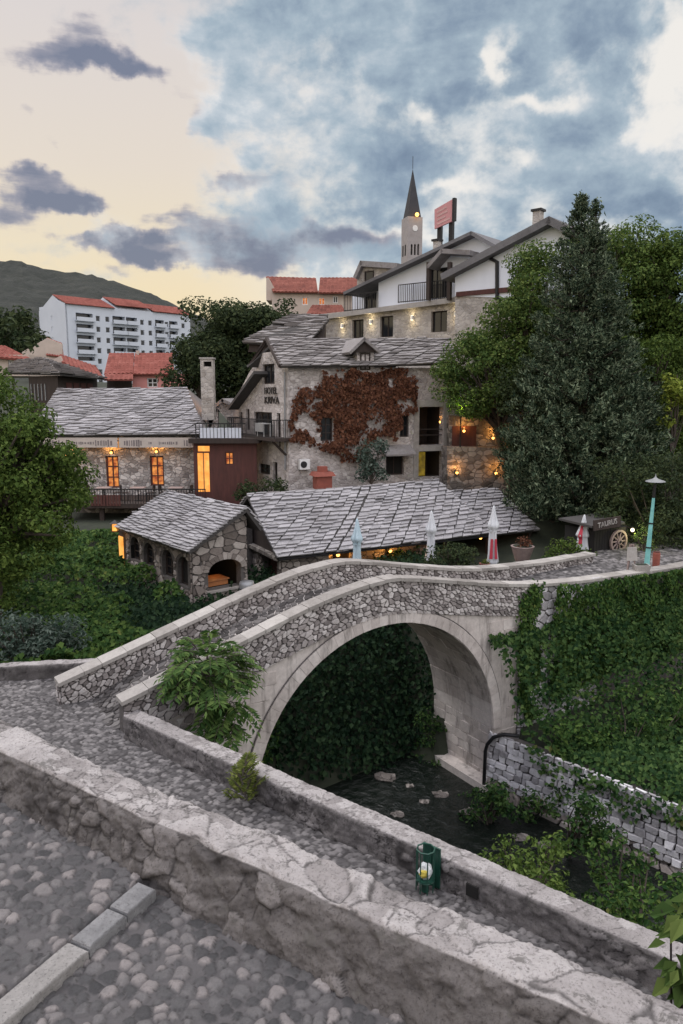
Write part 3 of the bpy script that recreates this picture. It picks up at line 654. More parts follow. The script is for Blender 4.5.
GH = ground_h(GX, GY) + fbm(GX * 0.5, GY * 0.5) * 0.12
V = np.stack([GX.ravel(), GY.ravel(), GH.ravel()], 1); lo, st = grid_faces(len(gx), len(gy))
M['earth'] = m_plain('damp_earth', (0.03, 0.036, 0.02, 1), (0.012, 0.017, 0.01, 1), 1.2, 0.95, bd=0.05)
kind(np_mesh('ground', V, lo, st, M['earth'], smooth=True), 'structure')

# water
m, t, b = mat('river_water'); c = coords(t); n = t.noise(c, 3.0, 5, 0.6, 0.6)
b.inputs['Base Color'].default_value = (0.006, 0.009, 0.007, 1); b.inputs['Roughness'].default_value = 0.16; b.inputs['Specular IOR Level'].default_value = 0.35; bump(t, b, n.outputs[0], 0.12, 0.9); M['water'] = m
mb = MB(); pts = RIVER; k = 5.2
for (a, b2) in zip(pts[:-1], pts[1:]):
    a = np.array(a); b2 = np.array(b2); 
rv = []
for i, p in enumerate(pts):
    p = np.array(p, float); d = np.array(pts[min(i + 1, len(pts) - 1)], float) - np.array(pts[max(i - 1, 0)], float); d /= np.linalg.norm(d); nn = np.array([-d[1], d[0]]); rv += [(*(p - nn * 6.2), 0.3), (*(p + nn * 6.2), 0.3)]
mb.add(rv, [(2 * i, 2 * i + 2, 2 * i + 3, 2 * i + 1) for i in range(len(pts) - 1)])
kind(mb.build('river', M['water']), 'structure')

# hill behind the town
m, t, b = mat('wooded_hill'); c = coords(t); n = t.noise(c, 0.02, 8, 0.7); n2 = t.noise(c, 0.11, 6, 0.75)
t.put(b.inputs['Base Color'], t.ramp(t.math('ADD', t.math('MULTIPLY', n.outputs[0], 0.5), t.math('MULTIPLY', n2.outputs[0], 0.5)), [(0.36, (0.010, 0.014, 0.011, 1)), (0.52, (0.026, 0.031, 0.024, 1)), (0.66, (0.056, 0.056, 0.044, 1))]))
b.inputs['Roughness'].default_value = 0.95; bump(t, b, n2.outputs[0], 8.0, 1.0); M['hill'] = m
prof = [(-400, 300), (-200, 272), (-60, 256), (0, 263), (22, 263), (48, 272), (92, 273), (122, 282), (152, 293), (185, 309), (230, 328), (300, 348), (420, 366), (560, 372), (760, 368), (1000, 360)]
nx, ny = 260, 44; xs = np.linspace(-400, 1000, nx); yy = np.interp(xs, [p[0] for p in prof], [p[1] for p in prof]); V = []
for x, y in zip(xs, yy):
    top = PY(x, y, 1500)
    for j in range(ny):
        q = j / (ny - 1); Y = 480 + q * 1020; f = q ** 1.25; V.append((top[0] * Y / 1500, Y, 12 + (top[2] - 12) * f))
V = np.array(V); V[:, 2] += fbm(V[:, 0] * 0.012, V[:, 1] * 0.012, 4) * 22 * ((V[:, 2] - 12) / 220).clip(0, 1) + fbm(V[:, 0] * 0.09, V[:, 1] * 0.05, 3) * 7 * ((V[:, 2] - 12) / 120).clip(0, 1)
lo, st = grid_faces(nx, ny); kind(np_mesh('hill', V, lo, st, M['hill'], smooth=False), 'structure')

# ---------------------------------------------------------------- the stone bridge
PROF = [(-9.2, 5.6), (-8.43, 5.82), (-7.65, 6.04), (-5.26, 6.72), (-2.54, 7.52), (-1.2, 7.8), (-0.1, 7.92), (0.6, 7.86), (2.6, 7.47), (4.9, 7.05), (6.1, 6.9), (9.0, 6.74), (16, 6.72), (40, 6.7)]
def zt(s):
    a = 0; 
    for d in (-0.5, -0.25, 0, 0.25, 0.5): a += np.interp(s + d, [p[0] for p in PROF], [p[1] for p in PROF])
    return a / 5
RA, ZA = 4.28, 2.275
br = thing('stone_bridge', 'old grey stone arch bridge with cobbled rubble parapets over the little river', 'bridge', B(0, 1.3, 0.3))
SE = 5.35
# core with the arch cut out
arc = [(RA * math.cos(q), ZA + RA * math.sin(q)) for q in np.linspace(0, math.pi, 41)]
out = [(RA, -0.4)] + arc + [(-RA, -0.4), (-7.7, -0.4)] + [(s, zt(s) - 0.74 - 0.25 * min(1, max(0, (-6.6 - s) / 0.8))) for s in np.linspace(-7.7, 9.0, 50)] + [(9.0, 3.2), (SE, 3.0), (SE, -0.4)]
mb = MB(); mb.prism(B, out, [], 0.02, BW + 0.35); mb.build('core', M['ashlar'], br)
# ring of voussoirs
mb = MB(); NV = 46
for i in range(NV):
    a0, a1 = math.pi * (i + 0.012) / NV, math.pi * (i + 0.988) / NV; r0, r1 = RA - 0.012, RA + 0.34 + random.uniform(-0.006, 0.006); t0 = -0.045 + random.uniform(-0.004, 0.004)
    c = [B(r * math.cos(a), t, ZA + r * math.sin(a)) for t in (t0, 0.3) for r, a in ((r0, a0), (r1, a0), (r1, a1), (r0, a1))]
    mb.hexa(c)
mb.build('arch_ring', M['ashlar'], br)
mb = MB(); mb.tube([B((RA + 0.36) * math.cos(a), -0.012, ZA + (RA + 0.36) * math.sin(a)) for a in np.linspace(0, math.pi, 60)], 0.016, 5); mb.build('arch_moulding', M['mortar'], br, True)
# soffit blocks and the inside of the right abutment
mb = MB(); NS = 30
for i in range(NS):
    t = 0.0
    while t < BW + 0.34:
        w = random.uniform(0.45, 0.9); e = min(t + w - 0.012, BW + 0.34); a0, a1 = math.pi * (i + 0.02) / NS, math.pi * (i + 0.98) / NS; d = random.uniform(0.012, 0.035)
        mb.hexa([B(r * math.cos(a), tt, ZA + r * math.sin(a)) for a in (a0, a1) for r, tt in ((RA - d, t), (RA - d, e), (RA + 0.02, e), (RA + 0.02, t))]); t += w
mb.build('soffit', M['ashlar'], br)
mb = MB()
stones(mb, ashlar(BW + 0.33, ZA + 0.4, 0.36, 0.45, 0.95), lambda a, z, o: B(RA - o, a, z - 0.4), joint=0.018, depth=0.03, rnd=0.1, wob=0.004)
mb.build('abutment_lining', M['ashlar'], br); mb = MB()
stones(mb, ashlar(BW + 0.33, ZA + 0.4, 0.36, 0.45, 0.95), lambda a, z, o: B(-RA + o, a, z - 0.4), joint=0.018, depth=0.03, rnd=0.1, wob=0.004)
mb.build('abutment_lining', M['ashlar'], br)
mb = MB(); mb.box(B, 3.75, SE, -0.3, BW + 0.3, -0.4, 0.55); mb.build('footing', M['ashlar'], br)
# dressed face between ring and rubble: shallow blocks over the core
mb = MB(); blk = []
for c in ashlar(SE + 7.6, 7.4, 0.36, 0.5, 1.1):
    c = [(x - 7.6, z - 0.2) for x, z in c]; c2 = c + [((c[i][0] + c[(i + 1) % 4][0]) / 2, (c[i][1] + c[(i + 1) % 4][1]) / 2) for i in range(4)]
    if any((z > ZA and math.hypot(x, z - ZA) < RA + 0.38) or (z <= ZA and abs(x) < RA + 0.01) or z > zt(x) - 1.06 for x, z in c2): continue
    blk.append(c)
stones(mb, [c for c in blk if c[0][0] < 0], lambda a, z, o: B(a, 0.02 - o, z), joint=0.006, depth=0.016, rnd=0.05, wob=0.002)
mb.build('dressed_face', M['ashlar'], br); mb = MB()
stones(mb, [c for c in blk if c[0][0] >= 0], lambda a, z, o: B(a, 0.02 - o, z), joint=0.006, depth=0.016, rnd=0.05, wob=0.002)
mb.build('dressed_face', M['ashlar'], br)
# parapets: rubble band, inner core, coping
def parapet(name, t, s0, s1, hb, tin, outer):
    mb = MB(); ss = np.arange(s0, s1 + 1e-6, 0.35)
    for a, b_ in zip(ss[:-1], ss[1:]):
        if outer: lo = lambda s: zt(s) - hb
        else: lo = lambda s: zt(s) - hb
        mb.hexa([B(a, t, lo(a)), B(b_, t, lo(b_)), B(b_, tin, lo(b_)), B(a, tin, lo(a)), B(a, t, zt(a) - 0.1), B(b_, t, zt(b_) - 0.1), B(b_, tin, zt(b_) - 0.1), B(a, tin, zt(a) - 0.1)], 1)
    fm = (lambda a, z, o: B(a + s0, t - o, zt(a + s0) - 0.1 - (hb - 0.1) + z))
    stones(mb, voronoi(s1 - s0, hb - 0.1, 0.108, 1.4, .46, .2), fm, joint=0.022, depth=0.05, rnd=0.4, wob=.012)
    if not outer:    # the end of the far parapet, and its hidden back
        stones(mb, voronoi(abs(tin - t), hb - 0.1, 0.17, 1.3), lambda a, z, o: B(s0 - o, t + a, zt(s0) - hb + z), joint=0.03, depth=0.05)
        stones(mb, voronoi(abs(tin - t), hb - 0.1, 0.17, 1.3), lambda a, z, o: B(s1 + o, t + a, zt(s1) - hb + z), joint=0.03, depth=0.05)
    else: stones(mb, voronoi(s1 - s0, 0.65, 0.17, 1.35), lambda a, z, o: B(a + s0, tin + o, zt(a + s0) - 0.75 + z), joint=0.03, depth=0.04)
    p = mb.build(name, [M['rubble'], M['mortar']], br)
    cb = MB(); s = s0 - 0.05
    while s < s1:
        w = random.uniform(0.45, 0.8); e = min(s + w - 0.012, s1 + 0.06); j = random.uniform(-.012, .012); a, b_ = t - 0.1 + random.uniform(-.015, .015), tin + 0.05
        cb.hexa([B(s, a, zt(s) - 0.1 + j), B(e, a, zt(e) - 0.1 + j), B(e, b_, zt(e) - 0.1 + j), B(s, b_, zt(s) - 0.1 + j), B(s, a, zt(s) + j), B(e, a, zt(e) + j), B(e, b_, zt(e) + j), B(s, b_, zt(s) + j)]); s += w
    cb.build('coping', M['coping'], p)
parapet('parapet', -0.02, -7.6, 6.2, 1.08, 0.32, True)
parapet('parapet', BW - 0.05, -8.45, 12.05, 1.0, BW + 0.32, False)
# low part of the near face left of the arch (rubble under the path wall)
mb = MB(); stones(mb, voronoi(2.6, 1.6, 0.2, 1.3), lambda a, z, o: B(-7.6 + a, 0.01 - o, zt(-7.6 + a) - 2.6 + z), joint=0.04, depth=0.05); mb.build('rubble_toe', M['rubble'], br)
# deck
M['deck_stone'] = m_stone('deck_stone', [(0.15, (0.05, 0.046, 0.045, 1)), (0.5, (0.11, 0.103, 0.1, 1)), (0.9, (0.22, 0.208, 0.2, 1))], 5, bd=0.03)
mb = MB(); stones(mb, voronoi(16.9, BW - 0.35, 0.17, 1.15), lambda a, b_, o: B(a - 8.0, b_ + 0.3, zt(a - 8.0) - 0.735 - 0.12 * min(1, max(0, (1.2 - a) / 0.8)) + o), joint=0.03, depth=0.035, rnd=0.7)
mb.build('deck_paving', M['deck_stone'], br)

# ---------------------------------------------------------------- lower lane and its walls
M['cob_s'] = m_relief('lane_cobbles', [(0.1, (0.06, 0.057, 0.058, 1)), (0.45, (0.135, 0.128, 0.128, 1)), (0.75, (0.22, 0.208, 0.206, 1)), (1.0, (0.38, 0.365, 0.355, 1))], (0.07, 0.066, 0.066, 1), 12, 0.8, 0.4)
M['cob_l'] = m_relief('street_cobbles', [(0.1, (0.03, 0.03, 0.032, 1)), (0.4, (0.07, 0.069, 0.071, 1)), (0.6, (0.125, 0.12, 0.121, 1)), (0.8, (0.22, 0.20, 0.195, 1)), (1.0, (0.40, 0.385, 0.375, 1))], (0.115, 0.109, 0.111, 1), 14, 0.7, 0.55, 0.4)
M['fore'] = m_relief('weathered_wall_stone', [(0.05, (0.06, 0.055, 0.053, 1)), (0.3, (0.125, 0.115, 0.111, 1)), (0.6, (0.25, 0.232, 0.226, 1)), (0.85, (0.40, 0.378, 0.37, 1)), (1.0, (0.54, 0.515, 0.507, 1))], (0.045, 0.041, 0.04, 1), 9, 0.9, 0.9, 0.2, lichen=(0.10, 0.095, 0.088, 1))
def cobble_sheet(name, F, s0, s1, t0, t1, z, st, cell, dome, mt, zfun=None, parent=None, gap=0.16, groove=0.6):
    s = np.arange(s0, s1 + st / 2, st); t_ = np.arange(t0, t1 + st / 2, st); A, T = np.meshgrid(s, t_, indexing='ij')
    wx = A + fbm(A * 3 / cell * .2, T * 3 / cell * .2, 3) * cell * 0.5; wy = T + fbm(A * .6 / cell + 40, T * .6 / cell, 3) * cell * 0.5
    d1, d2, idd = cells2(wx / cell, wy / cell, 2, 0.8); e = d2 - d1; rad = 0.47 + 0.18 * idd; k = np.clip(np.minimum(e / 0.26 - gap, (rad - d1) / 0.13), 0, 1)
    prof = np.sqrt(np.clip(1 - (1 - k) ** 2, 0, 1)); tone = (idd * 7.31) % 1.0
    H = z + prof * dome * (0.6 + 0.6 * tone) + fbm(A * 1.2, T * 1.2, 4) * 0.05 + fbm(A * 25, T * 25, 3) * dome * 0.22 + fbm(A * 6, T * 6, 3) * dome * .5
    if zfun is not None: H = H + zfun(A, T)
    P = F.o[None, None, :] + A[..., None] * F.u + T[..., None] * F.w; V = np.concatenate([P, H[..., None]], -1).reshape(-1, 3)
    at = np.stack([tone, 1 - np.clip(k / 0.10, 0, 1), groove * np.exp(-((k - 0.03) / 0.10) ** 2) * (k > 0) , np.ones_like(idd)], -1).reshape(-1, 4)
    lo, st2 = grid_faces(len(s), len(t_)); return kind(np_mesh(name, V, lo, st2, M[mt], parent, smooth=True, attr=at), 'structure')
cobble_sheet('lane_paving', PF, -9.5, 13.2, -6.2, 0.02, PATHZ - 0.02, 0.03, 0.115, 0.03, 'cob_s', gap=0.1)
# lane wall above the river
lw = thing('lane_wall', 'low rubble wall with rough mortared top along the cobbled lane above the river', 'wall', (*PF(0, 0.15, PATHZ)[:2], PATHZ))
def relief_wall(name, F, L_, prof, st, cell, mt, parent, amp=0.03, topcell=None, seed=0, asp=1.5, rag=0.04, ft=0.4, fo=-.08):
    """wall swept along F with a cross-section polyline prof [(t, z, topflag)]; its surface carries stones in relief"""
    pl = [np.array(p[:2], float) for p in prof]; seg = [np.linalg.norm(b - a) for a, b in zip(pl[:-1], pl[1:])]; tot = sum(seg); n = int(tot / st); q = np.linspace(0, tot, n)
    cum = np.concatenate([[0], np.cumsum(seg)]); T = np.interp(q, cum, [p[0] for p in pl]); Z = np.interp(q, cum, [p[1] for p in pl]); TOP = np.interp(q, cum, [p[2] for p in prof])
    dT = np.gradient(T); dZ = np.gradient(Z)
    for _ in range(6): dT = np.convolve(np.pad(dT, 1, 'edge'), [.25, .5, .25], 'valid'); dZ = np.convolve(np.pad(dZ, 1, 'edge'), [.25, .5, .25], 'valid')
    nl = np.hypot(dT, dZ); NT_, NZ = -dZ / nl, dT / nl
    s = np.arange(0, L_ + st / 2, st); A, Q = np.meshgrid(s, q, indexing='ij'); tp = np.broadcast_to(TOP, A.shape)
    tc = topcell or cell; cs = cell * (1 - tp) + tc * tp
    wx = A + fbm(A * 2.2, Q * 2.2, 4, seed) * cell * 0.9; wy = Q + fbm(A * 2.2 + 30, Q * 2.2, 4, seed) * cell * 0.6
    rg = fbm(A * 9, Q * 9, 4, seed + 50, .7) * .10; rg2 = fbm(A * 9 + 5, Q * 9, 4, seed + 51, .7) * .10
    d1, d2, idd = cells2(wx / (cell * asp) + rg, wy / cell + rg2, seed); e1 = d2 - d1; X1, Y1 = cells2.d
    f1, f2, idt = cells2(wx / (tc * 1.35) + rg, wy / tc + rg2, seed + 20, 0.95); e2 = f2 - f1; X2, Y2 = cells2.d
    g1, g2, idg = cells2(wx / (tc * .45) + 7 + rg, wy / (tc * .38) + rg2, seed + 40, 0.95); e3 = g2 - g1; X3, Y3 = cells2.d
    top = tp > 0.5
    fine = np.clip((fbm(A * 1.5, Q * 2.2, 4, seed + 17) + .0) * 9, 0, 1)          # where a slab has broken into small pieces
    sml = np.where(top, fine > .32, fine > .7)
    e = np.where(top, np.where(sml, np.minimum(e2, e3 * .55), e2), np.where(sml, np.minimum(e1, e3 * .7), e1)); ids = np.where(top, idt, idd); ids = np.where(sml, (ids + idg) % 1.0, ids)
    gx_, gy_ = np.where(sml, X3 * .5, np.where(top, X2, X1)), np.where(sml, Y3 * .5, np.where(top, Y2, Y1))
    th_ = ids * 37.7; tilt = (gx_ * np.cos(th_) + gy_ * np.sin(th_)) * amp * np.where(top, .75, 1.3)
    e = e + np.where(top, np.clip(fbm(A * 5, Q * 5, 3, seed + 21), 0, 1) * .25, 0)
    k = np.clip(e / np.where(top, 0.08, 0.19), 0, 1); k = k ** .7
    br_ = np.where(top, 1.0, np.clip(fbm(A * 2.2, Q * 2.2, 4, seed + 60) * 5 + .55, .12, 1)); ids = np.where(top, ids, .5 + (ids - .5) * (.4 + .6 * br_))
    h = np.where(top, amp * 0.75, amp * 1.2) * (k - 0.8) * br_ * 1.15 + (ids - 0.5) * amp * np.where(top, 0.8, 1.5) + tilt + fbm(A * 1.1, Q * 0.6, 3, seed + 9) * rag * 2
    for _ in range(3):
        h = (np.roll(h, 1, 0) + 2 * h + np.roll(h, -1, 0)) / 4; h[:, 1:-1] = (h[:, :-2] + 2 * h[:, 1:-1] + h[:, 2:]) / 4
    jt = (1 - np.clip((e - 0.012) / np.where(top, 0.035, 0.06), 0, 1)) * br_
    jt = np.maximum(jt, np.where(top, np.clip(fbm(A * 4, Q * 4, 5, seed + 14) * 4 - .75, 0, .5), np.clip((fbm(A * 2.5, Q * 2.5, 5, seed + 13)) * 5 - 0.6, 0, .8)))
    h[:4] = h[4]; h[-4:] = h[-5]; h = h + fbm(A * 7, Q * 7, 6, seed + 3, .62) * amp * np.where(top, .9, 1.5) + fbm(A * 30, Q * 30, 4, seed + 5, .75) * amp * 1.0
    tt = T[None] + NT_[None] * h + (fbm(A * 2.3, A * 0 + 1.5, 4, seed + 70) * rag * 2.2); zz = Z[None] + NZ[None] * h
    P = F.o + A[..., None] * F.u + tt[..., None] * F.w; V = np.concatenate([P, zz[..., None]], -1).reshape(-1, 3)
    tone = np.clip(np.where(top, 0.62 + 0.45 * ids, ids * ft + fo) + fbm(A * 3, Q * 3, 4, seed + 30) * .3, 0, 1)
    at = np.stack([tone, jt * np.where(top, 0.75, 1.0), ids * 0, np.ones_like(ids)], -1).reshape(-1, 4); lo, s2 = grid_faces(len(s), n)
    o = np_mesh(name, V, lo, s2, M[mt], parent, smooth=True, attr=at); return o
relief_wall('wall_body', PF, PL, [(0, PATHZ - 0.1, 0), (0.0, PATHZ + 0.5, 0), (0.03, PATHZ + 0.55, 1), (0.4, PATHZ + 0.56, 1), (0.46, PATHZ + 0.48, 0), (0.5, 0.2, 0)], 0.024, 0.15, 'fore', lw, 0.022, 0.2, 3, 1.6, 0.02, .62, .12)
mb = MB(); mb.box(PF, PL - 0.03, PL + 0.06, 0.03, 0.4, 1.0, PATHZ + 0.5); mb.build('wall_end', M['rubble'], lw)
# pocket in the wall
mb = MB(); sx = 8.9; mb.box(PF, sx, sx + 0.2, -0.035, 0.05, PATHZ + 0.14, PATHZ + 0.34); mb.build('weep_hole', M['dark'], lw)
# low wall at the far end of the lane
a = rzw(-30, 668, PATHZ + 0.42); b_ = rzw(84, 663, PATHZ + 0.42); EF = Frame.two(a, b_); EL = float(np.linalg.norm(b_ - a))
def lowover(A, T):
    X = EF.o[0] + A * EF.u[0] + T * EF.w[0]; Y = EF.o[1] + A * EF.u[1] + T * EF.w[1]; return -0.3 * (((X - PA[0]) * PF.w[0] + (Y - PA[1]) * PF.w[1]) < 0.0)
cobble_sheet('lane_paving', EF, -4.0, EL + 2.6, -5.2, 0.05, PATHZ - 0.03, 0.036, 0.12, 0.03, 'cob_s', lowover, gap=0.1)
ew = thing('garden_edge_wall', 'short dark rubble wall at the end of the lane under a grey-green bush', 'wall', (*EF(EL / 2, 0, PATHZ)[:2], PATHZ))
relief_wall('wall_body', EF, EL + 1.5, [(0, PATHZ - 0.2, 0), (0.0, PATHZ + 0.38, 0), (0.03, PATHZ + 0.42, 1), (0.36, PATHZ + 0.42, 1), (0.4, PATHZ - 0.2, 0)], 0.045, 0.2, 'fore', ew, 0.03, 0.3, 8, 1.5, .04, .4, .0)

# ---------------------------------------------------------------- foreground street and wall
FL = float(np.linalg.norm(FB - FA))
fw = thing('street_wall', 'broad weathered stone wall with cracked slab top beside the cobbled street', 'wall', (*FF(FL / 2, -0.3, STREETZ)[:2], STREETZ))
FWF = Frame(FF(-2.0, 0, 0), math.degrees(math.atan2(FF.u[1], FF.u[0])))
relief_wall('wall_body', FWF, FL + 5.0, [(-0.64, STREETZ - 0.15, 0), (-0.58, STREETZ + 0.05, 0), (-0.43, STREETZ + 0.42, 0), (-0.37, STREETZ + 0.475, 0.8), (-0.03, STREETZ + 0.475, 1), (0.03, STREETZ + 0.40, 0), (0.10, STREETZ - 0.5, 0)], 0.0125, 0.165, 'fore', fw, 0.032, 0.34, 31, 1.35, 0.035)
# the step in the street
ST0 = rzw(0, 1003, STREETZ + 0.07); ST1 = rzw(141, 884, STREETZ + 0.07); SF = Frame.two(ST0, ST1); SL = float(np.linalg.norm(ST1 - ST0))
def stepz(A, T):
    P0 = FWF.o[0] + A * FWF.u[0] + T * FWF.w[0]; P1 = FWF.o[1] + A * FWF.u[1] + T * FWF.w[1]
    d = (P0 - SF.o[0]) * SF.w[0] + (P1 - SF.o[1]) * SF.w[1]; return 0.075 * np.clip((d - 0.05) / 0.02, 0, 1) - 0.02 * np.exp(-(d / 0.12) ** 2) * (d < 0.1)
cobble_sheet('street_paving', FWF, -1.5, 10.5, -8.4, -0.56, STREETZ - 0.02, 0.0135, 0.108, 0.026, 'cob_l', stepz, gap=0.36, groove=0.85)
mb = MB(); mb.box(FWF, -12, 13, -12, 0.06, 4.4, STREETZ - 0.16); kind(mb.build('street_base', M['earth']), 'structure')
st_ = thing('stone_step', 'row of three worn pale kerb slabs set as a step across the cobbles', 'step', (*SF(SL / 2, 0, STREETZ - 0.02)[:2], STREETZ - 0.02))
M['kerb_a'] = m_stone('kerb_slab', [(0.2, (0.10, 0.10, 0.103, 1)), (0.5, (0.18, 0.18, 0.183, 1)), (0.8, (0.28, 0.28, 0.28, 1))], 5, bd=0.02, isl=0.2, speck=0.92)
M['kerb_b'] = m_stone('speckled_slab', [(0.2, (0.17, 0.165, 0.16, 1)), (0.5, (0.26, 0.25, 0.24, 1)), (0.8, (0.36, 0.35, 0.34, 1))], 5, bd=0.02, isl=0.2, speck=0.95)
e = -1.3
for k, (w, mt) in enumerate(((1.3 + SL * 0.47, 'kerb_b'), (SL * 0.29, 'kerb_a'), (SL * 0.25, 'kerb_a'))):
    mb = MB(); stones(mb, [[(0, 0), (w - 0.015, 0), (w - 0.015, 0.19), (0, 0.19)]], lambda a, b_, o, e=e: SF(a + e, b_ - 0.16, STREETZ + 0.045 + 0.006 * k + o), joint=0.0, depth=0.03, rough=0.02, rnd=0.0, wob=0.004)
    mb.box(SF, e, e + w - 0.015, -0.158, 0.03, STREETZ - 0.12, STREETZ + 0.05 + 0.006 * k)
    mb.build('slab', M[mt], st_); e += w

# ---------------------------------------------------------------- right bank: ivy wall and river wall
rw = thing('terrace_wall', 'tall retaining wall right of the bridge buried under ivy', 'wall', B(10, 0.2, 2.6))
SR0, SR1 = SE + 0.02, 30.0
def zc(s): return float(np.interp(s, [5.3, 6.1, 8.35, 13.6, 30], [6.95, 6.88, 6.7, 6.48, 6.4]))
mb = MB(); ss = np.arange(SR0, SR1, 0.6)
for a, b_ in zip(ss[:-1], ss[1:]): mb.hexa([B(a, 0.0, 0.3), B(b_, 0.0, 0.3), B(b_, 0.4, 0.3), B(a, 0.4, 0.3), B(a, 0.0, zc(a) - 0.1), B(b_, 0, zc(b_) - 0.1), B(b_, 0.4, zc(b_) - 0.1), B(a, 0.4, zc(a) - 0.1)], 1)
stones(mb, voronoi(4.0, 5.6, 0.24, 1.35), lambda a, z, o: B(SR0 + a, -o, 1.1 + z), joint=0.03, depth=0.05)
wb = mb.build('wall_body', [M['lowwall'], M['mortar']], rw)
cb = MB(); s = 6.25
while s < SR1 - 1:
    w = random.uniform(0.6, 1.0); e = s + w - 0.012; cb.hexa([B(s, -0.1, zc(s) - 0.1), B(e, -0.1, zc(e) - 0.1), B(e, 0.42, zc(e) - 0.1), B(s, 0.42, zc(s) - 0.1), B(s, -0.1, zc(s)), B(e, -0.1, zc(e)), B(e, 0.42, zc(e)), B(s, 0.42, zc(s))]); s += w
cb.build('coping', M['coping'], rw)
# terrace paving
def tz(A, T): return np.interp(A, [5, 7, 9, 14, 30], [-0.1, 0.0, 0.12, 0.14, 0.2]) - 0.04 * T * 0
cobble_sheet('terrace_paving', B, 6.3, 24, 0.35, BW - 0.1, 6.22, 0.08, 0.24, 0.03, 'cob_s', tz)
cobble_sheet('terrace_paving', B, 12.1, 24, BW - 0.1, 4.6, 6.22, 0.09, 0.24, 0.03, 'cob_s', tz)
# lower river wall of squared blocks
rv = thing('river_wall', 'pale wall of squared stone blocks beside the river at the foot of the ivy', 'wall', (*WF(3, 0.2, 0)[:2], 0.2))
def ztop2(a): return 2.75 + 0.12 * math.sin(a * 1.3) - 0.03 * a + (-0.75 * max(0, a - 5.9) / 2 if a > 5.9 else 0)
LWL = 9.5; mb = MB(); ss = np.arange(-0.1, LWL + 0.01, 0.4)
for a, b_ in zip(ss[:-1], ss[1:]): mb.hexa([WF(a, 0.0, -0.3), WF(b_, 0.0, -0.3), WF(b_, 0.6, -0.3), WF(a, 0.6, -0.3), WF(a, 0.0, 2.05), WF(b_, 0, 2.05), WF(b_, 0.6, 2.05), WF(a, 0.6, 2.05)], 1)
ce = []
for c in ashlar(LWL, 1.7, 0.2, 0.16, 0.42):
    ce.append([(x + random.uniform(-.03, .03), z + 0.6 + random.uniform(-.025, .025)) for x, z in c])
stones(mb, ce, lambda a, z, o: WF(a - 0.1, -o - (3.0 - z) * 0.06, z), joint=0.022, depth=0.07, rnd=0.3, rough=0.5)
wbd = mb.build('wall_body', [M['lowwall'], M['mortar']], rv); mb = MB()
stones(mb, voronoi(LWL, 1.25, 0.26, 1.7), lambda a, z, o: WF(a - 0.1, -0.2 - o + .12 * z, z - 0.3), joint=0.03, depth=0.1, rnd=0.4, rough=0.6)
mb.build('plinth', M['pav_stone'], rv)
dp = thing('drain_pipe', 'black bent drain pipe at the corner of the bridge abutment', 'pipe', WF(-0.05, -0.16, 0.3))
mb = MB(); mb.tube([WF(-0.08, -0.3, 0.0), WF(-0.06, -0.3, 1.7), WF(0.0, -0.3, 1.95), WF(0.2, -0.26, 2.25), WF(0.5, -0.1, 2.4), WF(0.9, 0.1, 2.42)], 0.06, 8); mb.build('pipe_run', M['iron'], dp, True)
# ================================================================ BUILDINGS
def wall_skin(name, F, s0, s1, z0, z1, parent, holes=(), outline=None, size=0.26, mt='pav_stone', base='mortar', asp=1.5, thick=0.35, depth=0.05, back=True):
    mb = MB(); o = outline or [(s0, z0), (s1, z0), (s1, z1), (s0, z1)]
    mb.prism(F, o, holes, 0.0, thick, 1)
    skin(mb, F, s0, s1, z0, z1, voronoi(s1 - s0, z1 - z0, size, asp), holes, outline, depth=depth, joint=0.03)
    return mb.build(name, [M[mt], M[base]], parent)
def flat_wall(name, F, outline, parent, mt, holes=(), t0=0.0, t1=0.35):
    mb = MB(); mb.prism(F, outline, holes, t0, t1); return mb.build(name, M[mt], parent)

# ---------------------------------------------------------------- arched garden pavilion
def hz(px, py, Y): return PY(px, py, Y)
PC = PY(193, 600, 27.6)[:2]; ez = PY(193, 548, 27.6)[2]
_d = np.array([-0.635, 0.772]); _q = ray(126, 530); kk = np.cross(_q[:2], PC) / np.cross(_q[:2], -_d) if False else None
# left end of the river side wall lies on the sight line of x=126
n_ = np.array([-_q[1], _q[0]]); lam = -(n_ @ PC) / (n_ @ _d); PEnd = PC + lam * _d
FP = Frame.two(PEnd, PC); LP = float(np.linalg.norm(PC - PEnd))
r2 = FP.w; q2 = ray(247, 560); n2 = np.array([-q2[1], q2[0]]); l2 = -(n2 @ PC) / (n2 @ r2); PD = PC + l2 * r2
FQ = Frame.two(PC, PD); LQ = float(l2)
pv = thing('garden_pavilion', 'small rubble stone pavilion with arched windows and a grey slab roof', 'pavilion', (PC[0], PC[1], 4.2))
wins = [rect(FP, 130.5, 537, 139.5, 560), rect(FP, 143.5, 543, 154, 566), rect(FP, 162, 550, 173, 577), rect(FP, 177.5, 557, 190, 586)]
hol = [apoly(w) for w in wins]
wall_skin('river_wall', FP, 0, LP, 3.4, ez, pv, hol)
for w in wins[:3]: window(pv, FP, w, 0.0, 0.22, nx=2, ny=3, frame='wood_d', arch=True)
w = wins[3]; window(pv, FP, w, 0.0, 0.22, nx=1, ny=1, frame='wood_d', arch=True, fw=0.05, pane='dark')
ridge_s, rz = FQ.px(242, 507)
ar = rect(FQ, 208, 559, 241, 588); ah = apoly(ar, 0.42)
gout = [(0, 3.4), (LQ, 3.4), (LQ, rz - 0.35), (ridge_s, rz - 0.1), (0, ez)]
wall_skin('gable_wall', FQ, 0, LQ, 3.4, rz + 0.2, pv, [ah], gout, 0.27)
mb = MB()
c_ = (ar[0] + ar[1]) / 2; wv = (ar[1] - ar[0]) / 2
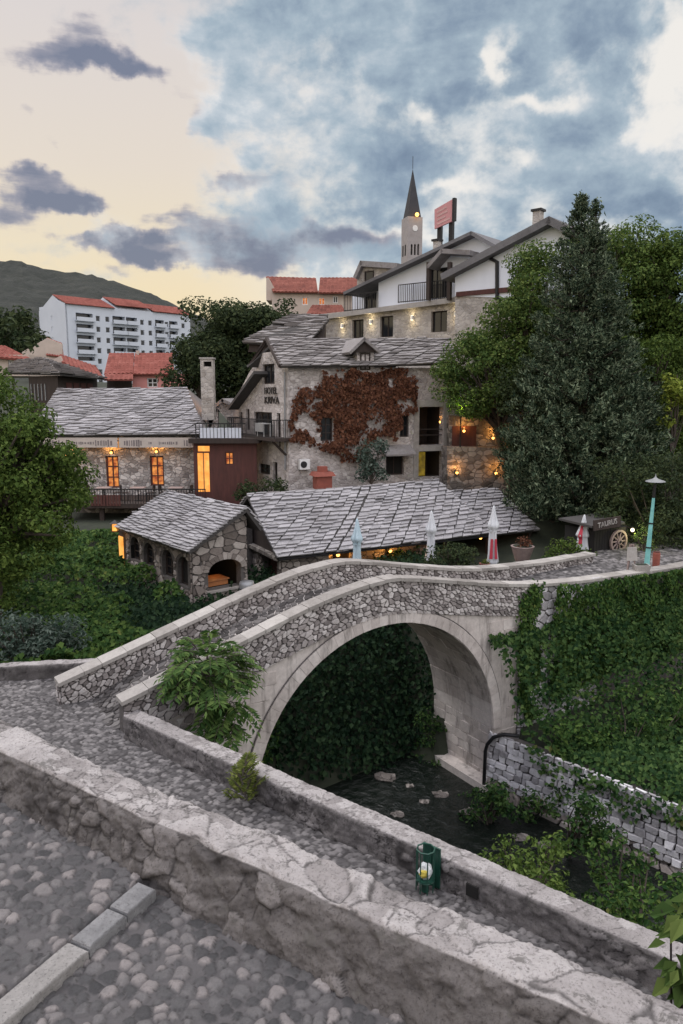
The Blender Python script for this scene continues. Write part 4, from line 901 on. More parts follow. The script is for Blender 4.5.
for i in range(13):
    a0, a1 = math.pi * (i + .05) / 13, math.pi * (i + .95) / 13; zz = ar[3] - 0.42
    mb.hexa([FQ(c_ + (wv + r) * math.cos(a), t, zz + (0.42 + r) * math.sin(a)) for t in (-0.08, 0.1) for r, a in ((0.0, a0), (0.24, a0), (0.24, a1), (0.0, a1))])
mb.build('arch_stones', M['pav_stone'], pv)
mb = MB(); mb.box(FQ, ar[0] - 0.1, ar[1] + 0.1, -0.12, 0.4, ar[2] - 0.1, ar[2] - 0.005); mb.build('sill', M['coping'], pv)
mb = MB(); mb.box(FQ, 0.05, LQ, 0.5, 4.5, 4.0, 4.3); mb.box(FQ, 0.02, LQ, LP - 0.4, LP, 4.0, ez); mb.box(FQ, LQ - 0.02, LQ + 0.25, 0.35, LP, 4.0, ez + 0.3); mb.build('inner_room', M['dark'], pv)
tb_ = thing('arch_shelf', 'orange wooden shelf inside the dark arch of the stone pavilion', 'shelf', FQ(c_, 0.8, ar[2]))
mb = MB(); mb.box(FQ, ar[0] + 0.05, ar[1] - 0.35, 0.45, 1.2, ar[2] + 0.02, ar[2] + 0.22); mb.box(FQ, ar[0] + 0.02, ar[1] - 0.3, 0.4, 1.25, ar[2] + 0.225, ar[2] + 0.27); mb.build('shelf_board', M['wood_o'], tb_)
mb = MB(); [mb.box(FQ, x, x + 0.08, 0.5, 1.1, ar[2] - 0.9, ar[2] + 0.015) for x in (ar[0] + 0.1, ar[1] - 0.5)]; mb.build('leg', M['wood_d'], tb_)
light(FQ(c_, 0.9, ar[2] + 0.75), 5, (1, .55, .2), 0.1, 'arch_light', tb_)  # warm point light inside the arch, with no lamp body
RPn = lambda x, y, z: np.array(PZ(x, y, z))
eL = np.array(FP(-0.35, -0.35, ez - 0.02)); eR = np.array(FP(LP + 0.4, -0.35, ez - 0.04)); rR = np.array(FP(LP + 0.4, ridge_s, rz)); rL = np.array(FP(-0.35, ridge_s, rz - 0.02))
roof('roof', (eL, eR, rR, rL), pv, colw=0.6, rowh=0.17, skew=0.1, th=0.05)
bL = np.array(FP(-0.35, LQ + 0.5, ez + 0.45)); bR = np.array(FP(LP + 0.4, LQ + 0.5, ez + 0.45)); roof('roof', (bR, bL, rL + [0, 0, -.02], rR + [0, 0, -.02]), pv, colw=0.75, rowh=0.3)
# lit timber bay at the far end
mb = MB(); a0 = FP.px(118, 540)[0]; mb.box(FP, a0, -0.02, 0.05, 0.9, ez - 2.6, ez - 0.3, 0); bay = mb.build('timber_bay', M['wood_d'], pv)
mb = MB(); mb.box(FP, a0 + 0.06, a0 + (-a0) * 0.5, 0.0, 0.06, ez - 2.0, ez - 0.55); mb.build('lit_panel', M['glow_d'], bay)
mb = MB(); mb.box(FP, a0 - 0.15, 0.05, -0.15, 1.0, ez - 3.6, ez - 2.02); mb.build('bay_base', M['pav_stone'], pv)

# ---------------------------------------------------------------- long slate roofed house
HC = PY(281, 560, 31)[:2]; FH_ = Frame(HC, 28.0); hz_ = 6.5; rdg = 8.5
lh = thing('long_house', 'long low stone house with a wide grey slab roof beyond the bridge', 'house', (HC[0], HC[1], 4.4))
LH = 12.2; HB = 3.0
rl = 11.1
wall_skin('front_wall', FH_, 0, 2.0, 4.2, hz_ - 0.05, lh, (), None, 0.27)
dr = [(2.9, 4.2), (3.8, 4.2), (3.8, 6.05), (2.9, 6.05)]
flat_wall('recessed_wall', FH_, [(2.0, 4.2), (8.3, 4.2), (8.3, hz_ + 0.3), (2.0, hz_ + 0.3)], lh, 'garden_wall', [dr], 0.75, 1.1)
window(lh, FH_, (2.9, 3.8, 4.2, 6.05), 0.75, 0.2, 'dark', 'wood_d', 1, 1, name='door')
mb = MB(); mb.box(FH_, 1.98, 2.3, 0.0, 0.74, 4.2, hz_ - 0.02); mb.build('side_return', M['pav_stone'], lh)
FG_ = Frame(FH_(0, 0, 0), 28.0 + 90.0); FGL = Frame(FH_(0, 2 * HB, 0), 28 - 90.0)
go = [(0, 4.2), (2 * HB, 4.2), (2 * HB, hz_), (HB, rdg - 0.1), (0, hz_)]
hole = [(HB + 1.0, 4.25), (2 * HB - 0.45, 4.25), (2 * HB - 0.45, 5.9), (HB + 1.0, 5.9)]
lower = [(0, 4.2), (2 * HB, 4.2), (2 * HB, 6.1), (0, 6.1)]
wall_skin('gable_wall', FGL, 0, 2 * HB, 4.2, 6.1, lh, [hole], lower, 0.27)
flat_wall('gable_boarding', FGL, [(0, 6.1), (2 * HB, 6.1), (2 * HB, hz_), (HB, rdg - 0.1), (0, hz_)], lh, 'wood_d', [], 0.02, 0.3)
mb = MB(); mb.box(FGL, HB - 0.3, 2 * HB + 0.2, -0.28, 0.0, 6.02, 6.18); mb.build('gable_beam', M['garden_wall'], lh)
mb = MB(); mb.box(FGL, hole[0][0], hole[1][0], 0.25, 0.3, 4.25, 5.9); mb.build('door', M['wood_r'], lh)
E1 = lambda a, t, z: np.array(FH_(a, t, z))
roof('roof', (E1(-0.35, -0.4, hz_ - 0.25), E1(11.2, -0.4, hz_ - 0.22), E1(rl - 0.9, HB, rdg + 0.08), E1(-0.35, HB, rdg)), lh, colw=0.54, rowh=0.25, skew=1.0, th=0.06, sag=0.06)
roof('roof', (E1(rl, 2 * HB + 0.4, hz_ - 0.2), E1(-0.35, 2 * HB + 0.4, hz_ - 0.2), E1(-0.35, HB, rdg - 0.02), E1(rl - 0.9, HB, rdg + 0.06)), lh, 'slate_d', colw=0.6, rowh=0.3)
roof('annexe_roof', (E1(10.6, -0.2, hz_ - 0.33), E1(14.3, -0.25, hz_ - 0.36), E1(14.0, 2.9, 7.95), E1(10.4, 2.9, 7.95)), lh, colw=0.55, rowh=0.26, skew=1.0, th=0.06)
mb = MB(); mb.box(FH_, 8.3, 14, 2.4, 2.7, 4.2, 7.4); mb.box(FH_, 8.2, 8.32, 0.75, 2.4, 4.2, 6.7); mb.build('porch_back', M['wood_d'], lh)
for x in (8.6, 11.2, 13.9):
    mb = MB(); mb.box(FH_, x, x + 0.16, 0.0, 0.16, 4.6, hz_ - 0.3); mb.build('porch_post', M['wood_d'], lh)
mb = MB(); mb.tube([FH_(-0.3, -0.42, hz_ - 0.36), FH_(11.1, -0.42, hz_ - 0.36)], 0.05, 6); mb.build('gutter', M['iron'], lh)
mb = MB(); a = FH_.w3(252, 520, HB - 0.1)
pw = thing('stone_pillar', 'rubble stone pillar standing between the pavilion and the dark gable', 'pillar', FGL(HB - 0.1, -0.35, 4.2))
wall_skin('pillar_shaft', Frame(FGL(HB - 0.9, -0.35, 0), 28 - 90), 0, 0.7, 3.8, 7.9, pw, (), None, 0.25, thick=0.3)

# ---------------------------------------------------------------- ivy-clad house with the name on its gable
MC = np.array([-3.0, 42.0]); FM = Frame(MC, 20.0); MG = np.array([-7.24, 48.8]); FN = Frame.two(MG, MC); LN = float(np.linalg.norm(MC - MG))
ih = thing('creeper_house', 'old plastered stone house with russet creeper, a gable balcony and slab roof', 'house', (MC[0], MC[1], 6.5))
EZ = FM.px(291, 367)[1]
rw_ = FM.px(456, 400)[0]
mh = {'w1': rect(FM, 320.5, 417, 333, 441), 'w2': rect(FM, 400, 415, 409, 437), 'lo': rect(FM, 419, 407, 443, 445), 'll': rect(FM, 418, 451, 443, 477), 'dr': rect(FM, 386, 454, 404, 475)}
flat_wall('front_wall', FM, [(0, 5.2), (rw_, 5.2), (rw_, EZ + 0.05), (0, EZ + 0.05)], ih, 'house', [rpoly(v) for v in mh.values()], 0, 0.5)
window(ih, FM, mh['w1'], 0, 0.2, nx=2, ny=3, frame='wood_d'); window(ih, FM, mh['w2'], 0, 0.2, nx=2, ny=2, frame='wood_d')
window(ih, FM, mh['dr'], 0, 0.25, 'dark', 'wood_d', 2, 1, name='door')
mb = MB()
for k in ('lo', 'll'):
    a, b_, z0, z1 = mh[k]; mb.box(FM, a - 0.1, b_ + 0.1, 2.2, 2.3, z0 - 0.1, z1 + 0.2); mb.box(FM, a - 0.12, a - 0.02, 0.5, 2.2, z0 - .1, z1 + .2); mb.box(FM, b_ + 0.02, b_ + 0.12, 0.5, 2.2, z0 - .1, z1 + .2); mb.box(FM, a - .1, b_ + .1, 0.5, 2.2, z1 + 0.05, z1 + 0.15); mb.box(FM, a - .1, b_ + .1, 0.5, 2.2, z0 - 0.15, z0 - 0.01)
mb.build('loggia_room', M['wood_d'], ih)
a, b_, z0, z1 = mh['ll']; mb = MB(); mb.box(FM, a - 0.01, a + (b_ - a) * 0.5, 0.75, 1.1, z0 + .02, z1 - 0.12); mb.build('lit_room', M['glow_y'], ih)
mb = MB(); a, b_, z0, z1 = mh['lo']
for z in (z0 + 0.95, z0 + 0.6): mb.box(FM, a, b_, 0.1, 0.15, z - 0.03, z + 0.03)
mb.build('loggia_rail', M['wood_d'], ih)
mb = MB()
for (x0, x1, y0, y1) in ((413.5, 418.6, 400, 478), (443.4, 448, 400, 478)): r_ = rect(FM, x0, y0, x1, y1); mb.box(FM, r_[0], r_[1], -0.06, 0.05, r_[2], r_[3])
for y in (403.5, 448): r_ = rect(FM, 418.7, y - 3, 443.3, y + 3); mb.box(FM, r_[0], r_[1], -0.05, 0.05, r_[2], r_[3])
mb.build('loggia_surround', M['coping'], ih)
a, b_, z0, z1 = mh['dr']; mb = MB(); mb.add([FM(a - 0.35, -0.9, z1 + 0.05), FM(b_ + 0.4, -0.9, z1 + 0.05), FM(b_ + 0.4, 0.0, z1 + 0.55), FM(a - 0.35, 0, z1 + 0.55), FM(a - 0.35, -0.9, z1 - 0.05), FM(b_ + 0.4, -0.9, z1 - .05), FM(b_ + .4, 0, z1 + .3), FM(a - .35, 0, z1 + .3)], [(0, 1, 2, 3), (4, 7, 6, 5), (0, 4, 5, 1), (1, 5, 6, 2), (3, 7, 4, 0)]); mb.build('door_canopy', M['slate_d'], ih)
# gable
gz_ = FN.pxs([(291, 368), (286, 363), (275, 351), (263, 353), (250, 371), (234, 409)])
gout = [(0, 5.2), (LN, 5.2), (LN, EZ)] + [(min(s, LN), z) for s, z in gz_[1:5]] + [(0, gz_[5][1])]
gh = {'tw': rect(FN, 262.5, 364, 274.5, 384), 'n1': rect(FN, 239.5, 412, 242.5, 430), 'n2': rect(FN, 246, 409, 249.5, 430), 'bd': rect(FN, 254, 412, 272, 436), 'n3': rect(FN, 277, 413, 280.5, 447), 'lw': rect(FN, 259, 464, 270, 474), 'ld': rect(FN, 273, 462, 277.5, 490)}
flat_wall('gable_wall', FN, gout, ih, 'house', [rpoly(v) for v in gh.values()], 0, 0.45)
for k, nx_, ny_ in (('tw', 2, 1), ('n1', 1, 1), ('n2', 1, 1), ('bd', 3, 2), ('n3', 1, 2), ('lw', 2, 2)): window(ih, FN, gh[k], 0, 0.18, nx=nx_, ny=ny_, frame='wood_d', name='balcony_door' if k == 'bd' else 'window')
window(ih, FN, gh['ld'], 0, 0.2, 'dark', 'wood_d', 1, 1, name='door')
mb = MB(); mb.box(FM, 0.5, rw_ - 0.1, 8.0, 8.3, 5, EZ); mb.box(FM, rw_ - 0.4, rw_ - 0.02, 0.5, 8.0, 5, EZ + .05); mb.build('rear_wall', M['house'], ih)
# roofs
RT = 2.9
rfL, rfR = FM.w3(267, 339, RT), FM.w3(450, 338.5, RT + 0.3); efL, efR = FM.w3(280.5, 366, -0.5), FM.w3(455, 363.5, -0.5)
roof('roof', (efL, efR, rfR, rfL), ih, 'slate_d', colw=0.62, rowh=0.42, skew=0.9, th=0.06, sag=0.05)
def ext(p, L_): return np.array([p[0] + FM.u[0] * L_, p[1] + FM.u[1] * L_, p[2]])
q1, q2, q3, q4 = (FN.w3(x, y, -0.45) for x, y in ((272, 339), (250, 365.5), (257, 371), (231, 407)))
def slab_roof(name, a, b_, L_, th=0.25):
    mb = MB(); mb.slab(a, b_, ext(b_, L_), ext(a, L_), th); return mb.build(name, M['underlay'], ih)
slab_roof('rear_roof', rfL + [.3, .1, -.22], q2 - [.2, 0, 0], 9.5, 0.2); slab_roof('low_roof', q3 - [.2, 0, 0], q4 - [.2, 0, 0], 9.0, 0.2)
mb = MB(); mb.tube([efL, rfL, q2], 0.14, 5); mb.build('barge_board', M['wood_d'], ih)
# dormer
d0 = rect(FM, 357, 352, 374, 366, -0.1); mb = MB(); mb.box(FM, d0[0], d0[1], -0.1, 2.6, d0[2] - 0.9, d0[3]); dm = mb.build('dormer', M['house'], ih)
window(ih, FM, rect(FM, 360, 353, 370, 370, -0.1), -0.16, 0.05, nx=2, ny=2, frame='wood_d')
mb = MB(); A_, B_, T_ = FM.w3(349, 352, -0.5), FM.w3(381, 351, -0.5), FM.w3(364.5, 337, -0.5)
def back(p, L_): return np.array([p[0] + FM.w[0] * L_, p[1] + FM.w[1] * L_, p[2]])
mb.slab(A_, T_, back(T_, 3.2), back(A_, 3.2), 0.16); mb.slab(T_, B_, back(B_, 3.2), back(T_, 3.2), 0.16); mb.build('dormer_roof', M['slate_d'], dm)
mb = MB(); mb.prism(FM, [FM.px(351, 352, -0.3), FM.px(379, 352, -0.3), FM.px(364.5, 339, -0.3)], [], -0.3, -0.12); mb.build('dormer_gable', M['wood_d'], dm)
# balcony
bz = FN.px(262, 437, -0.9)[1]; ba, bb = FN.px(242, 435, 0)[0], FN.px(284, 440, -0.4)[0]
mb = MB(); mb.box(FN, ba, bb, -1.0, 0.0, bz - 0.18, bz); bal = mb.build('balcony', M['wood_d'], ih)
mb = MB()
for t0, t1, s0, s1 in ((-1.0, -0.96, ba, bb), (-1.0, 0.0, ba, ba + .04), (-1.0, 0.0, bb - .04, bb)):
    mb.box(FN, s0, s1, t0, t1, bz + 0.98, bz + 1.03)
    n = int(max(s1 - s0, t1 - t0) / 0.14)
    for i in range(n + 1): q = i / max(1, n); s_, t_ = (s0 + (s1 - s0 - .02) * q, t0 + .01) if s1 - s0 > .1 else (s0 + .01, t0 + (t1 - t0 - .02) * q); mb.box(FN, s_, s_ + .022, t_, t_ + .022, bz, bz + 1.0)
mb.build('railing', M['iron'], bal)
for s_ in (ba + 0.4, bb - 0.5):
    mb = MB(); mb.tube([FN(s_, -0.02, bz - 1.0), FN(s_, -0.85, bz - 0.2)], 0.07, 6); mb.build('bracket', M['wood_d'], bal)
def lettering(txt, F, x, y, size, mt, parent, t=-0.03, name='lettering', sx=1.0, tilt=0.0):
    """cut-out letters as a mesh part"""
    cu = bpy.data.curves.new(name, 'FONT'); cu.body = txt; cu.size = size; cu.extrude = 0.02; cu.align_x = 'CENTER'; cu.align_y = 'CENTER'
    o = bpy.data.objects.new(name + '_curve', cu); COL.objects.link(o); bpy.context.view_layer.update()
    me = bpy.data.meshes.new_from_object(o.evaluated_get(bpy.context.evaluated_depsgraph_get())); bpy.data.objects.remove(o)
    s0, z0 = F.px(x, y, t); V = [F(s0 + (v.co.x * math.cos(tilt) - v.co.y * math.sin(tilt)) * sx, t - v.co.z, z0 + v.co.y * math.cos(tilt) + v.co.x * math.sin(tilt)) for v in me.vertices]
    mb = MB(); mb.add(V, [tuple(f.vertices) for f in me.polygons]); return mb.build(name, [M[mt]], parent)
lettering('HOTEL', FN, 270.5, 391, 0.55, 'iron', ih, -0.05, sx=0.95); lettering('KRIVA', FN, 271.5, 400.5, 0.6, 'iron', ih, -0.05, sx=1.15)
# narrow pale downpipe and corner
mb = MB(); mb.tube([FN.w3(284.5, 372, -0.08), FN.w3(285, 470, -0.08)], 0.05, 6); mb.build('downpipe', M['grey'], ih)
# low dark roofs between the creeper house and the hotel
sr = thing('rear_outbuilding', 'low outbuilding with two broken-backed slab roofs behind the creeper house', 'outbuilding', PY(290, 345, 54) * [1, 1, 0] + [0, 0, 12])
roof('roof', (PY(243, 342, 52), PY(305, 346, 52), PY(329, 320, 55), PY(280, 322, 56)), sr, 'slate_d', colw=0.8, rowh=0.5, th=0.09)
roof('upper_roof', (PY(273, 324, 54.5), PY(322, 329, 54), PY(328, 316, 56.5), PY(292, 315, 57)), sr, 'slate_d', colw=0.8, rowh=0.5, th=0.09)
mb = MB(); mb.hexa([PY(248, 352, 52.3), PY(322, 352, 52.3), PY(326, 352, 57), PY(285, 352, 57), PY(250, 342, 52.3), PY(300, 345, 52.3), PY(326, 322, 57), PY(285, 322, 57)]); mb.build('wall', M['wood_d'], sr)
mb = MB(); mb.hexa([PY(284, 334, 54.6), PY(318, 336, 54.6), PY(322, 336, 57), PY(292, 334, 57), PY(284, 324, 54.6), PY(318, 329, 54.6), PY(322, 318, 57), PY(292, 317, 57)]); mb.build('upper_wall', M['dark'], sr)

# ---------------------------------------------------------------- hotel on the hill: two white gables over a stone storey
HA = PY(454, 300, 52.4)[:2]; HBk = PY(327, 312, 60)[:2]; FT = Frame.two(HBk, HA)
hb = thing('hillside_hotel', 'white gabled hotel with a lit stone storey, balconies and slab roofs on the hill', 'hotel', (*HA, 12.0))
sw = [rect(FT, 352, 319.6, 363.5, 338), rect(FT, 380, 316, 393, 337), rect(FT, 431, 311, 447, 332)]
s_a, s_b = FT.px(322, 330)[0], FT.px(474, 320)[0]; lz = FT.px(400, 305)[1]
flat_wall('stone_storey', FT, [(s_a, 12), (s_b, 12), (s_b, FT.px(470, 297)[1]), (s_a, FT.px(322, 314)[1])], hb, 'hotel_stone', [rpoly(r_) for r_ in sw], 0, 0.5)
for r_ in sw: window(hb, FT, r_, 0, 0.25, nx=2, ny=1, frame='wood_d')
mb = MB(); p0, p1 = FT.px(298, 318, -0.4), FT.px(474, 294.5, -0.4); mb.hexa([FT(p0[0], -0.4, p0[1] - .35), FT(p1[0], -0.4, p1[1] - .35), FT(p1[0], 1.5, p1[1] - .35), FT(p0[0], 1.5, p0[1] - .35), FT(p0[0], -0.4, p0[1]), FT(p1[0], -0.4, p1[1]), FT(p1[0], 1.5, p1[1]), FT(p0[0], 1.5, p0[1])]); mb.build('terrace_ledge', M['coping'], hb)
mb = MB(); mb.box(FT, s_a - 1.5, s_a, 0.2, 9, 12, p0[1] - .4); mb.build('side_wall', M['hotel_stone'], hb)
wa = FT.pxs([(378.5, 311), (378.5, 282), (471, 233.5), (500, 250), (500, 300)], 0.3)
bdoor = rect(FT, 430, 268, 447, 298, 0.3)
flat_wall('white_gable', FT, wa, hb, 'white', [rpoly(bdoor)], 0.3, 0.8)
window(hb, FT, bdoor, 0.3, 0.2, nx=3, ny=1, frame='iron', name='balcony_door')
wl = FT.pxs([(352, 316), (352, 290), (379, 280), (379, 311)], 1.8); dl = rect(FT, 364, 287, 376, 310, 1.8)
flat_wall('left_wall', FT, wl, hb, 'white', [rpoly(dl)], 1.8, 2.2); window(hb, FT, dl, 1.8, 0.2, nx=2, ny=2, frame='wood_d', name='balcony_door')
def backt(F, p, L_): return np.array([p[0] + F.w[0] * L_, p[1] + F.w[1] * L_, p[2]])
def rake(name, pts, t, L_, th, par, mt='slate_d'):
    q = [FT.w3(x, y, t) for x, y in pts]; out = None
    for a, b_ in zip(q[:-1], q[1:]):
        mb = MB(); mb.slab(a, b_, backt(FT, b_, L_), backt(FT, a, L_), th); out = mb.build(name, M[mt], par)
    return out
rake('gable_roof', [(343, 292), (471, 231), (503, 249)], -0.5, 9, 0.22, hb, 'slate_e')
# right hand block, standing forward
wbk = FT.pxs([(455, 296), (455, 266), (549, 218.5), (566, 227), (566, 300)], -1.2)
flat_wall('white_gable', FT, wbk, hb, 'white', [], -1.2, -0.7)
wst = FT.pxs([(455, 400), (455, 296.5), (566, 288), (566, 400)], -1.15); flat_wall('stone_base', FT, wst, hb, 'hotel_stone', [], -1.15, -0.7)
mb = MB(); a, b_ = FT.px(456, 292, -1.3), FT.px(520, 286, -1.3); mb.hexa([FT(a[0], -1.3, a[1] - .3), FT(b_[0], -1.3, b_[1] - .3), FT(b_[0], -1.1, b_[1] - .3), FT(a[0], -1.1, a[1] - .3), FT(a[0], -1.3, a[1]), FT(b_[0], -1.3, b_[1]), FT(b_[0], -1.1, b_[1]), FT(a[0], -1.1, a[1])]); mb.build('timber_band', M['wood_r'], hb)
rake('gable_roof', [(440, 274), (549, 216), (570, 227)], -1.9, 10, 0.42, hb, 'slate_e')
e1, e2 = FT.w3(440, 273, -1.9), FT.w3(549, 215.5, -1.9)
mb = MB(); mb.tube([FT.w3(486, 256, -1.28), FT.w3(497, 262, -1.28), FT.w3(497, 300, -1.28)], 0.13, 6); mb.build('downpipe', M['iron'], hb)
# porch dormer over the balcony
mb = MB(); a, t_, b_ = FT.w3(426, 266, -0.9), FT.w3(441, 248.5, -0.9), FT.w3(475, 255, -0.9)
mb.slab(a, t_, backt(FT, t_, 3), backt(FT, a, 3), 0.25); mb.slab(t_, FT.w3(470, 250, -0.9), backt(FT, FT.w3(470, 250, -0.9), 3), backt(FT, t_, 3), 0.3); mb.build('porch_roof', M['slate_d'], hb)
mb = MB()
for x in (428, 449): p, q = FT.px(x, 262, -0.7), FT.px(x, 300, -0.7); mb.box(FT, p[0] - .13, p[0] + .13, -0.7, -0.45, q[1], p[1])
mb.build('porch_post', M['wood_d'], hb)
def rail(name, F, x0, y0, x1, y1, h, t, par, mt='iron', step=0.16, zb=None):
    a, za = F.px(x0, y0, t); b_, zb_ = F.px(x1, y1, t); mb = MB(); n = max(2, int((b_ - a) / step))
    zl = lambda s: za + (zb_ - za) * (s - a) / (b_ - a)
    for dz in (0.06, h): mb.hexa([F(s, tt, zl(s) + dz + k) for k in (-.03, .03) for s, tt in ((a, t), (b_, t), (b_, t + .05), (a, t + .05))])
    for i in range(n + 1): s = a + (b_ - a) * i / n; w = 0.03 if i % 8 else 0.06; mb.box(F, s - w / 2, s + w / 2, t + .008, t + .042, zl(s), zl(s) + h - .035)
    return mb.build(name, M[mt], par)
rail('balcony_railing', FT, 398, 303, 450, 298.5, 1.25, -0.3, hb); rail('balcony_railing', FT, 344, 311.5, 376, 308.5, 1.2, -0.3, hb)
# left dormer
mb = MB(); a, t_, b_ = FT.w3(353, 277, 0.6), FT.w3(360, 260.5, 0.6), FT.w3(397, 263, 0.6)
mb.slab(a, t_, backt(FT, t_, 5), backt(FT, a, 5), 0.3); mb.slab(t_, b_, backt(FT, b_, 5), backt(FT, t_, 5), 0.4); dmr = mb.build('dormer_roof', M['slate_d'], hb)
mb = MB(); mb.prism(FT, FT.pxs([(357, 290), (357, 272), (362, 263), (392, 266), (392, 280)], 1.0), [], 1.0, 4.5); mb.build('dormer', M['hotel_stone'], hb)
window(hb, FT, rect(FT, 365, 271, 374, 281, 1.0), 0.93, 0.05, nx=1, ny=1, frame='wood_d')
for (x0, x1, y0, y1, tt, nm) in ((532.5, 540, 211, 226, 1.0, 'chimney'), (433, 438, 241, 252, 2.0, 'chimney')):
    r_ = rect(FT, x0, y0, x1, y1, tt); mb = MB(); mb.box(FT, r_[0], r_[1], tt, tt + (r_[1] - r_[0]), r_[2] - 1.5, r_[3]); ch = mb.build(nm, M['hotel_stone'], hb)
    mb = MB(); mb.box(FT, r_[0] - .1, r_[1] + .1, tt - .1, tt + (r_[1] - r_[0]) + .1, r_[3] + 0.002, r_[3] + .14); mb.build('chimney_cap', M['iron'], ch)
# sign board on the roof
bd = thing('roof_billboard', 'faded pink billboard on two black posts above the hotel roof', 'billboard', FT.w3(445, 245, 3.0))
pq = FT.pxs([(434.5, 209.5), (453.5, 198.5), (453.5, 220.5), (434.5, 229)], 3.0); mb = MB(); mb.prism(FT, pq, [], 3.0, 3.15); brd = mb.build('board', M['bill'], bd)
mb = MB()
for k in range(4):
    y = 0.18 + 0.2 * k; f = lambda a, c_: (pq[0][0] + (pq[1][0] - pq[0][0]) * a, (pq[0][1] + (pq[1][1] - pq[0][1]) * a) * (1 - c_) + (pq[3][1] + (pq[2][1] - pq[3][1]) * a) * c_)
    e_ = random.uniform(.6, .85); mb.prism(FT, [f(.15, y), f(e_, y), f(e_, y + .09), f(.15, y + .09)], [], 2.985, 2.998)
mb.build('faded_print', M['billt'], brd)
for x, y0, y1 in ((439.3, 222, 252), (451, 215, 246)):
    p, q = FT.px(x, y0, 3.2), FT.px(x, y1, 3.2); mb = MB(); mb.box(FT, p[0] - .16, p[0] + .16, 3.18, 3.45, q[1] - 2, p[1]); mb.build('post', M['iron'], bd)
mb = MB(); p, q = FT.px(454.3, 198, 3.0), FT.px(454.3, 221, 3.0); mb.box(FT, p[0] - .1, p[0] + .1, 2.9, 3.2, q[1], p[1]); mb.build('board_edge', M['iron'], bd)

# ---------------------------------------------------------------- restaurant across the gorge
FR = Frame((0, 45), 0); rs = thing('terrace_restaurant', 'long rubble stone restaurant with slab roof, beige awning strip and lit windows', 'restaurant', PY(130, 500, 45))
rws = [rect(FR, 106, 456, 119, 488), rect(FR, 150, 456, 164, 486)]
x0, x1 = FR.px(20, 460)[0], FR.px(198, 460)[0]; ez2 = FR.px(130, 435)[1]
flat_wall('front_wall', FR, [(x0, 6), (x1, 6), (x1, ez2), (x0, ez2)], rs, 'rest', [rpoly(r_) for r_ in rws], 0, 0.4)
for r_ in rws: window(rs, FR, r_, 0, 0.18, 'glow_w', 'wood_r', 2, 3, fw=0.1)
roof('roof', (PY(28, 436, 44.3), PY(204.5, 434, 44.3), PY(187, 388.5, 48.6), PY(58, 390, 48.6)), rs, colw=0.62, rowh=0.28, skew=1.15, th=0.065)
mb = MB(); mb.add([PY(204.5, 434, 44.3), PY(208, 405, 52), PY(187, 388.5, 48.6)], [(0, 1, 2)]); mb.build('roof_end', M['slate_d'], rs)
for a_, c_ in ((40, 117.5), (119, 201)):
    xa, xb = FR.px(a_, 441, -0.7)[0], FR.px(c_, 441, -0.7)[0]; za, zb = FR.px(130, 438, -0.7)[1], FR.px(130, 447.5, -0.7)[1]
    mb = MB(); mb.box(FR, xa, xb, -0.72, -0.68, zb, za); mb.box(FR, xa, xb, -0.68, -0.02, za - .03, za + .02); aw = mb.build('awning', M['awning'], rs)
    mb = MB(); 
    zz = (za + zb) / 2 - 0.02; q = xa + 0.3
    while q < xb - 0.4:
        w_ = random.uniform(0.04, 0.11); hgt = random.uniform(.07, .13) * (1.6 if (q - xa < 1.3 or xb - q < 1.4) else .7); mb.box(FR, q, q + w_, -0.732, -0.722, zz - hgt, zz + hgt); q += w_ + random.uniform(.03, .09) + (0.35 if random.random() < .1 else 0)
    mb.build('worn_print', M['print'], aw)
mb = MB(); mb.box(FR, x1 - 0.1, x1, -0.6, -0.1, 6, ez2); mb.build('corner_post', M['wood_d'], rs)
# terrace with rail
tzl = 6.95; FRT = Frame((0, 41.2), 0); ta, tb = FRT.px(60, 500)[0], FRT.px(206, 500)[0]
tt_ = thing('dining_terrace', 'dark timber dining terrace with a slatted rail in front of the restaurant', 'terrace', FRT((ta + tb) / 2, 1, 6.7))
mb = MB(); mb.box(FRT, ta, tb, 0, 3.75, tzl - 0.25, tzl); mb.build('deck', M['wood_d'], tt_)
rail('railing', FRT, 60, FRT and 507, 206, 507, 1.0, 0.02, tt_, 'iron', 0.15)
r_ = rect(FRT, 91, 495, 119, 506, -0.03); mb = MB(); q = r_[0]
while q < r_[1]: mb.box(FRT, q, q + 0.13, -0.05, -0.01, r_[2], r_[3]); q += 0.17
mb.build('slat_panel', M['wood_r'], tt_)
for q in np.linspace(ta + 0.3, tb - 0.3, 5):
    mb = MB(); mb.box(FRT, q - .12, q + .12, 0.3, 0.54, 4, tzl - .25); mb.build('post', M['wood_d'], tt_)
# terrace undercroft
mb = MB(); mb.box(FRT, ta, tb, 2.6, 3.0, 4, tzl - .26); mb.build('undercroft', M['garden_wall'], tt_)
# chimney of the restaurant roof
r_ = rect(FR, 201, 359, 213.5, 420, 1.5); ch = thing('tall_chimney', 'tall pale plastered chimney at the end of the slab-roofed restaurant', 'chimney', FR((r_[0] + r_[1]) / 2, 2, r_[2]))
mb = MB(); op = rect(FR, 203.5, 361.5, 211.5, 366.5, 1.5); mb.prism(FR, rpoly(r_), [rpoly(op)], 1.5, 2.2); shf = mb.build('shaft', M['hotel_stone'], ch)
mb = MB(); mb.box(FR, op[0] - .02, op[1] + .02, 1.9, 2.0, op[2] - .02, op[3] + .02); mb.build('flue_opening', M['dark'], shf)
mb = MB(); mb.box(FR, r_[0] - .06, r_[1] + .06, 1.44, 2.26, r_[3] + .002, r_[3] + .1); mb.build('cap', M['coping'], shf)
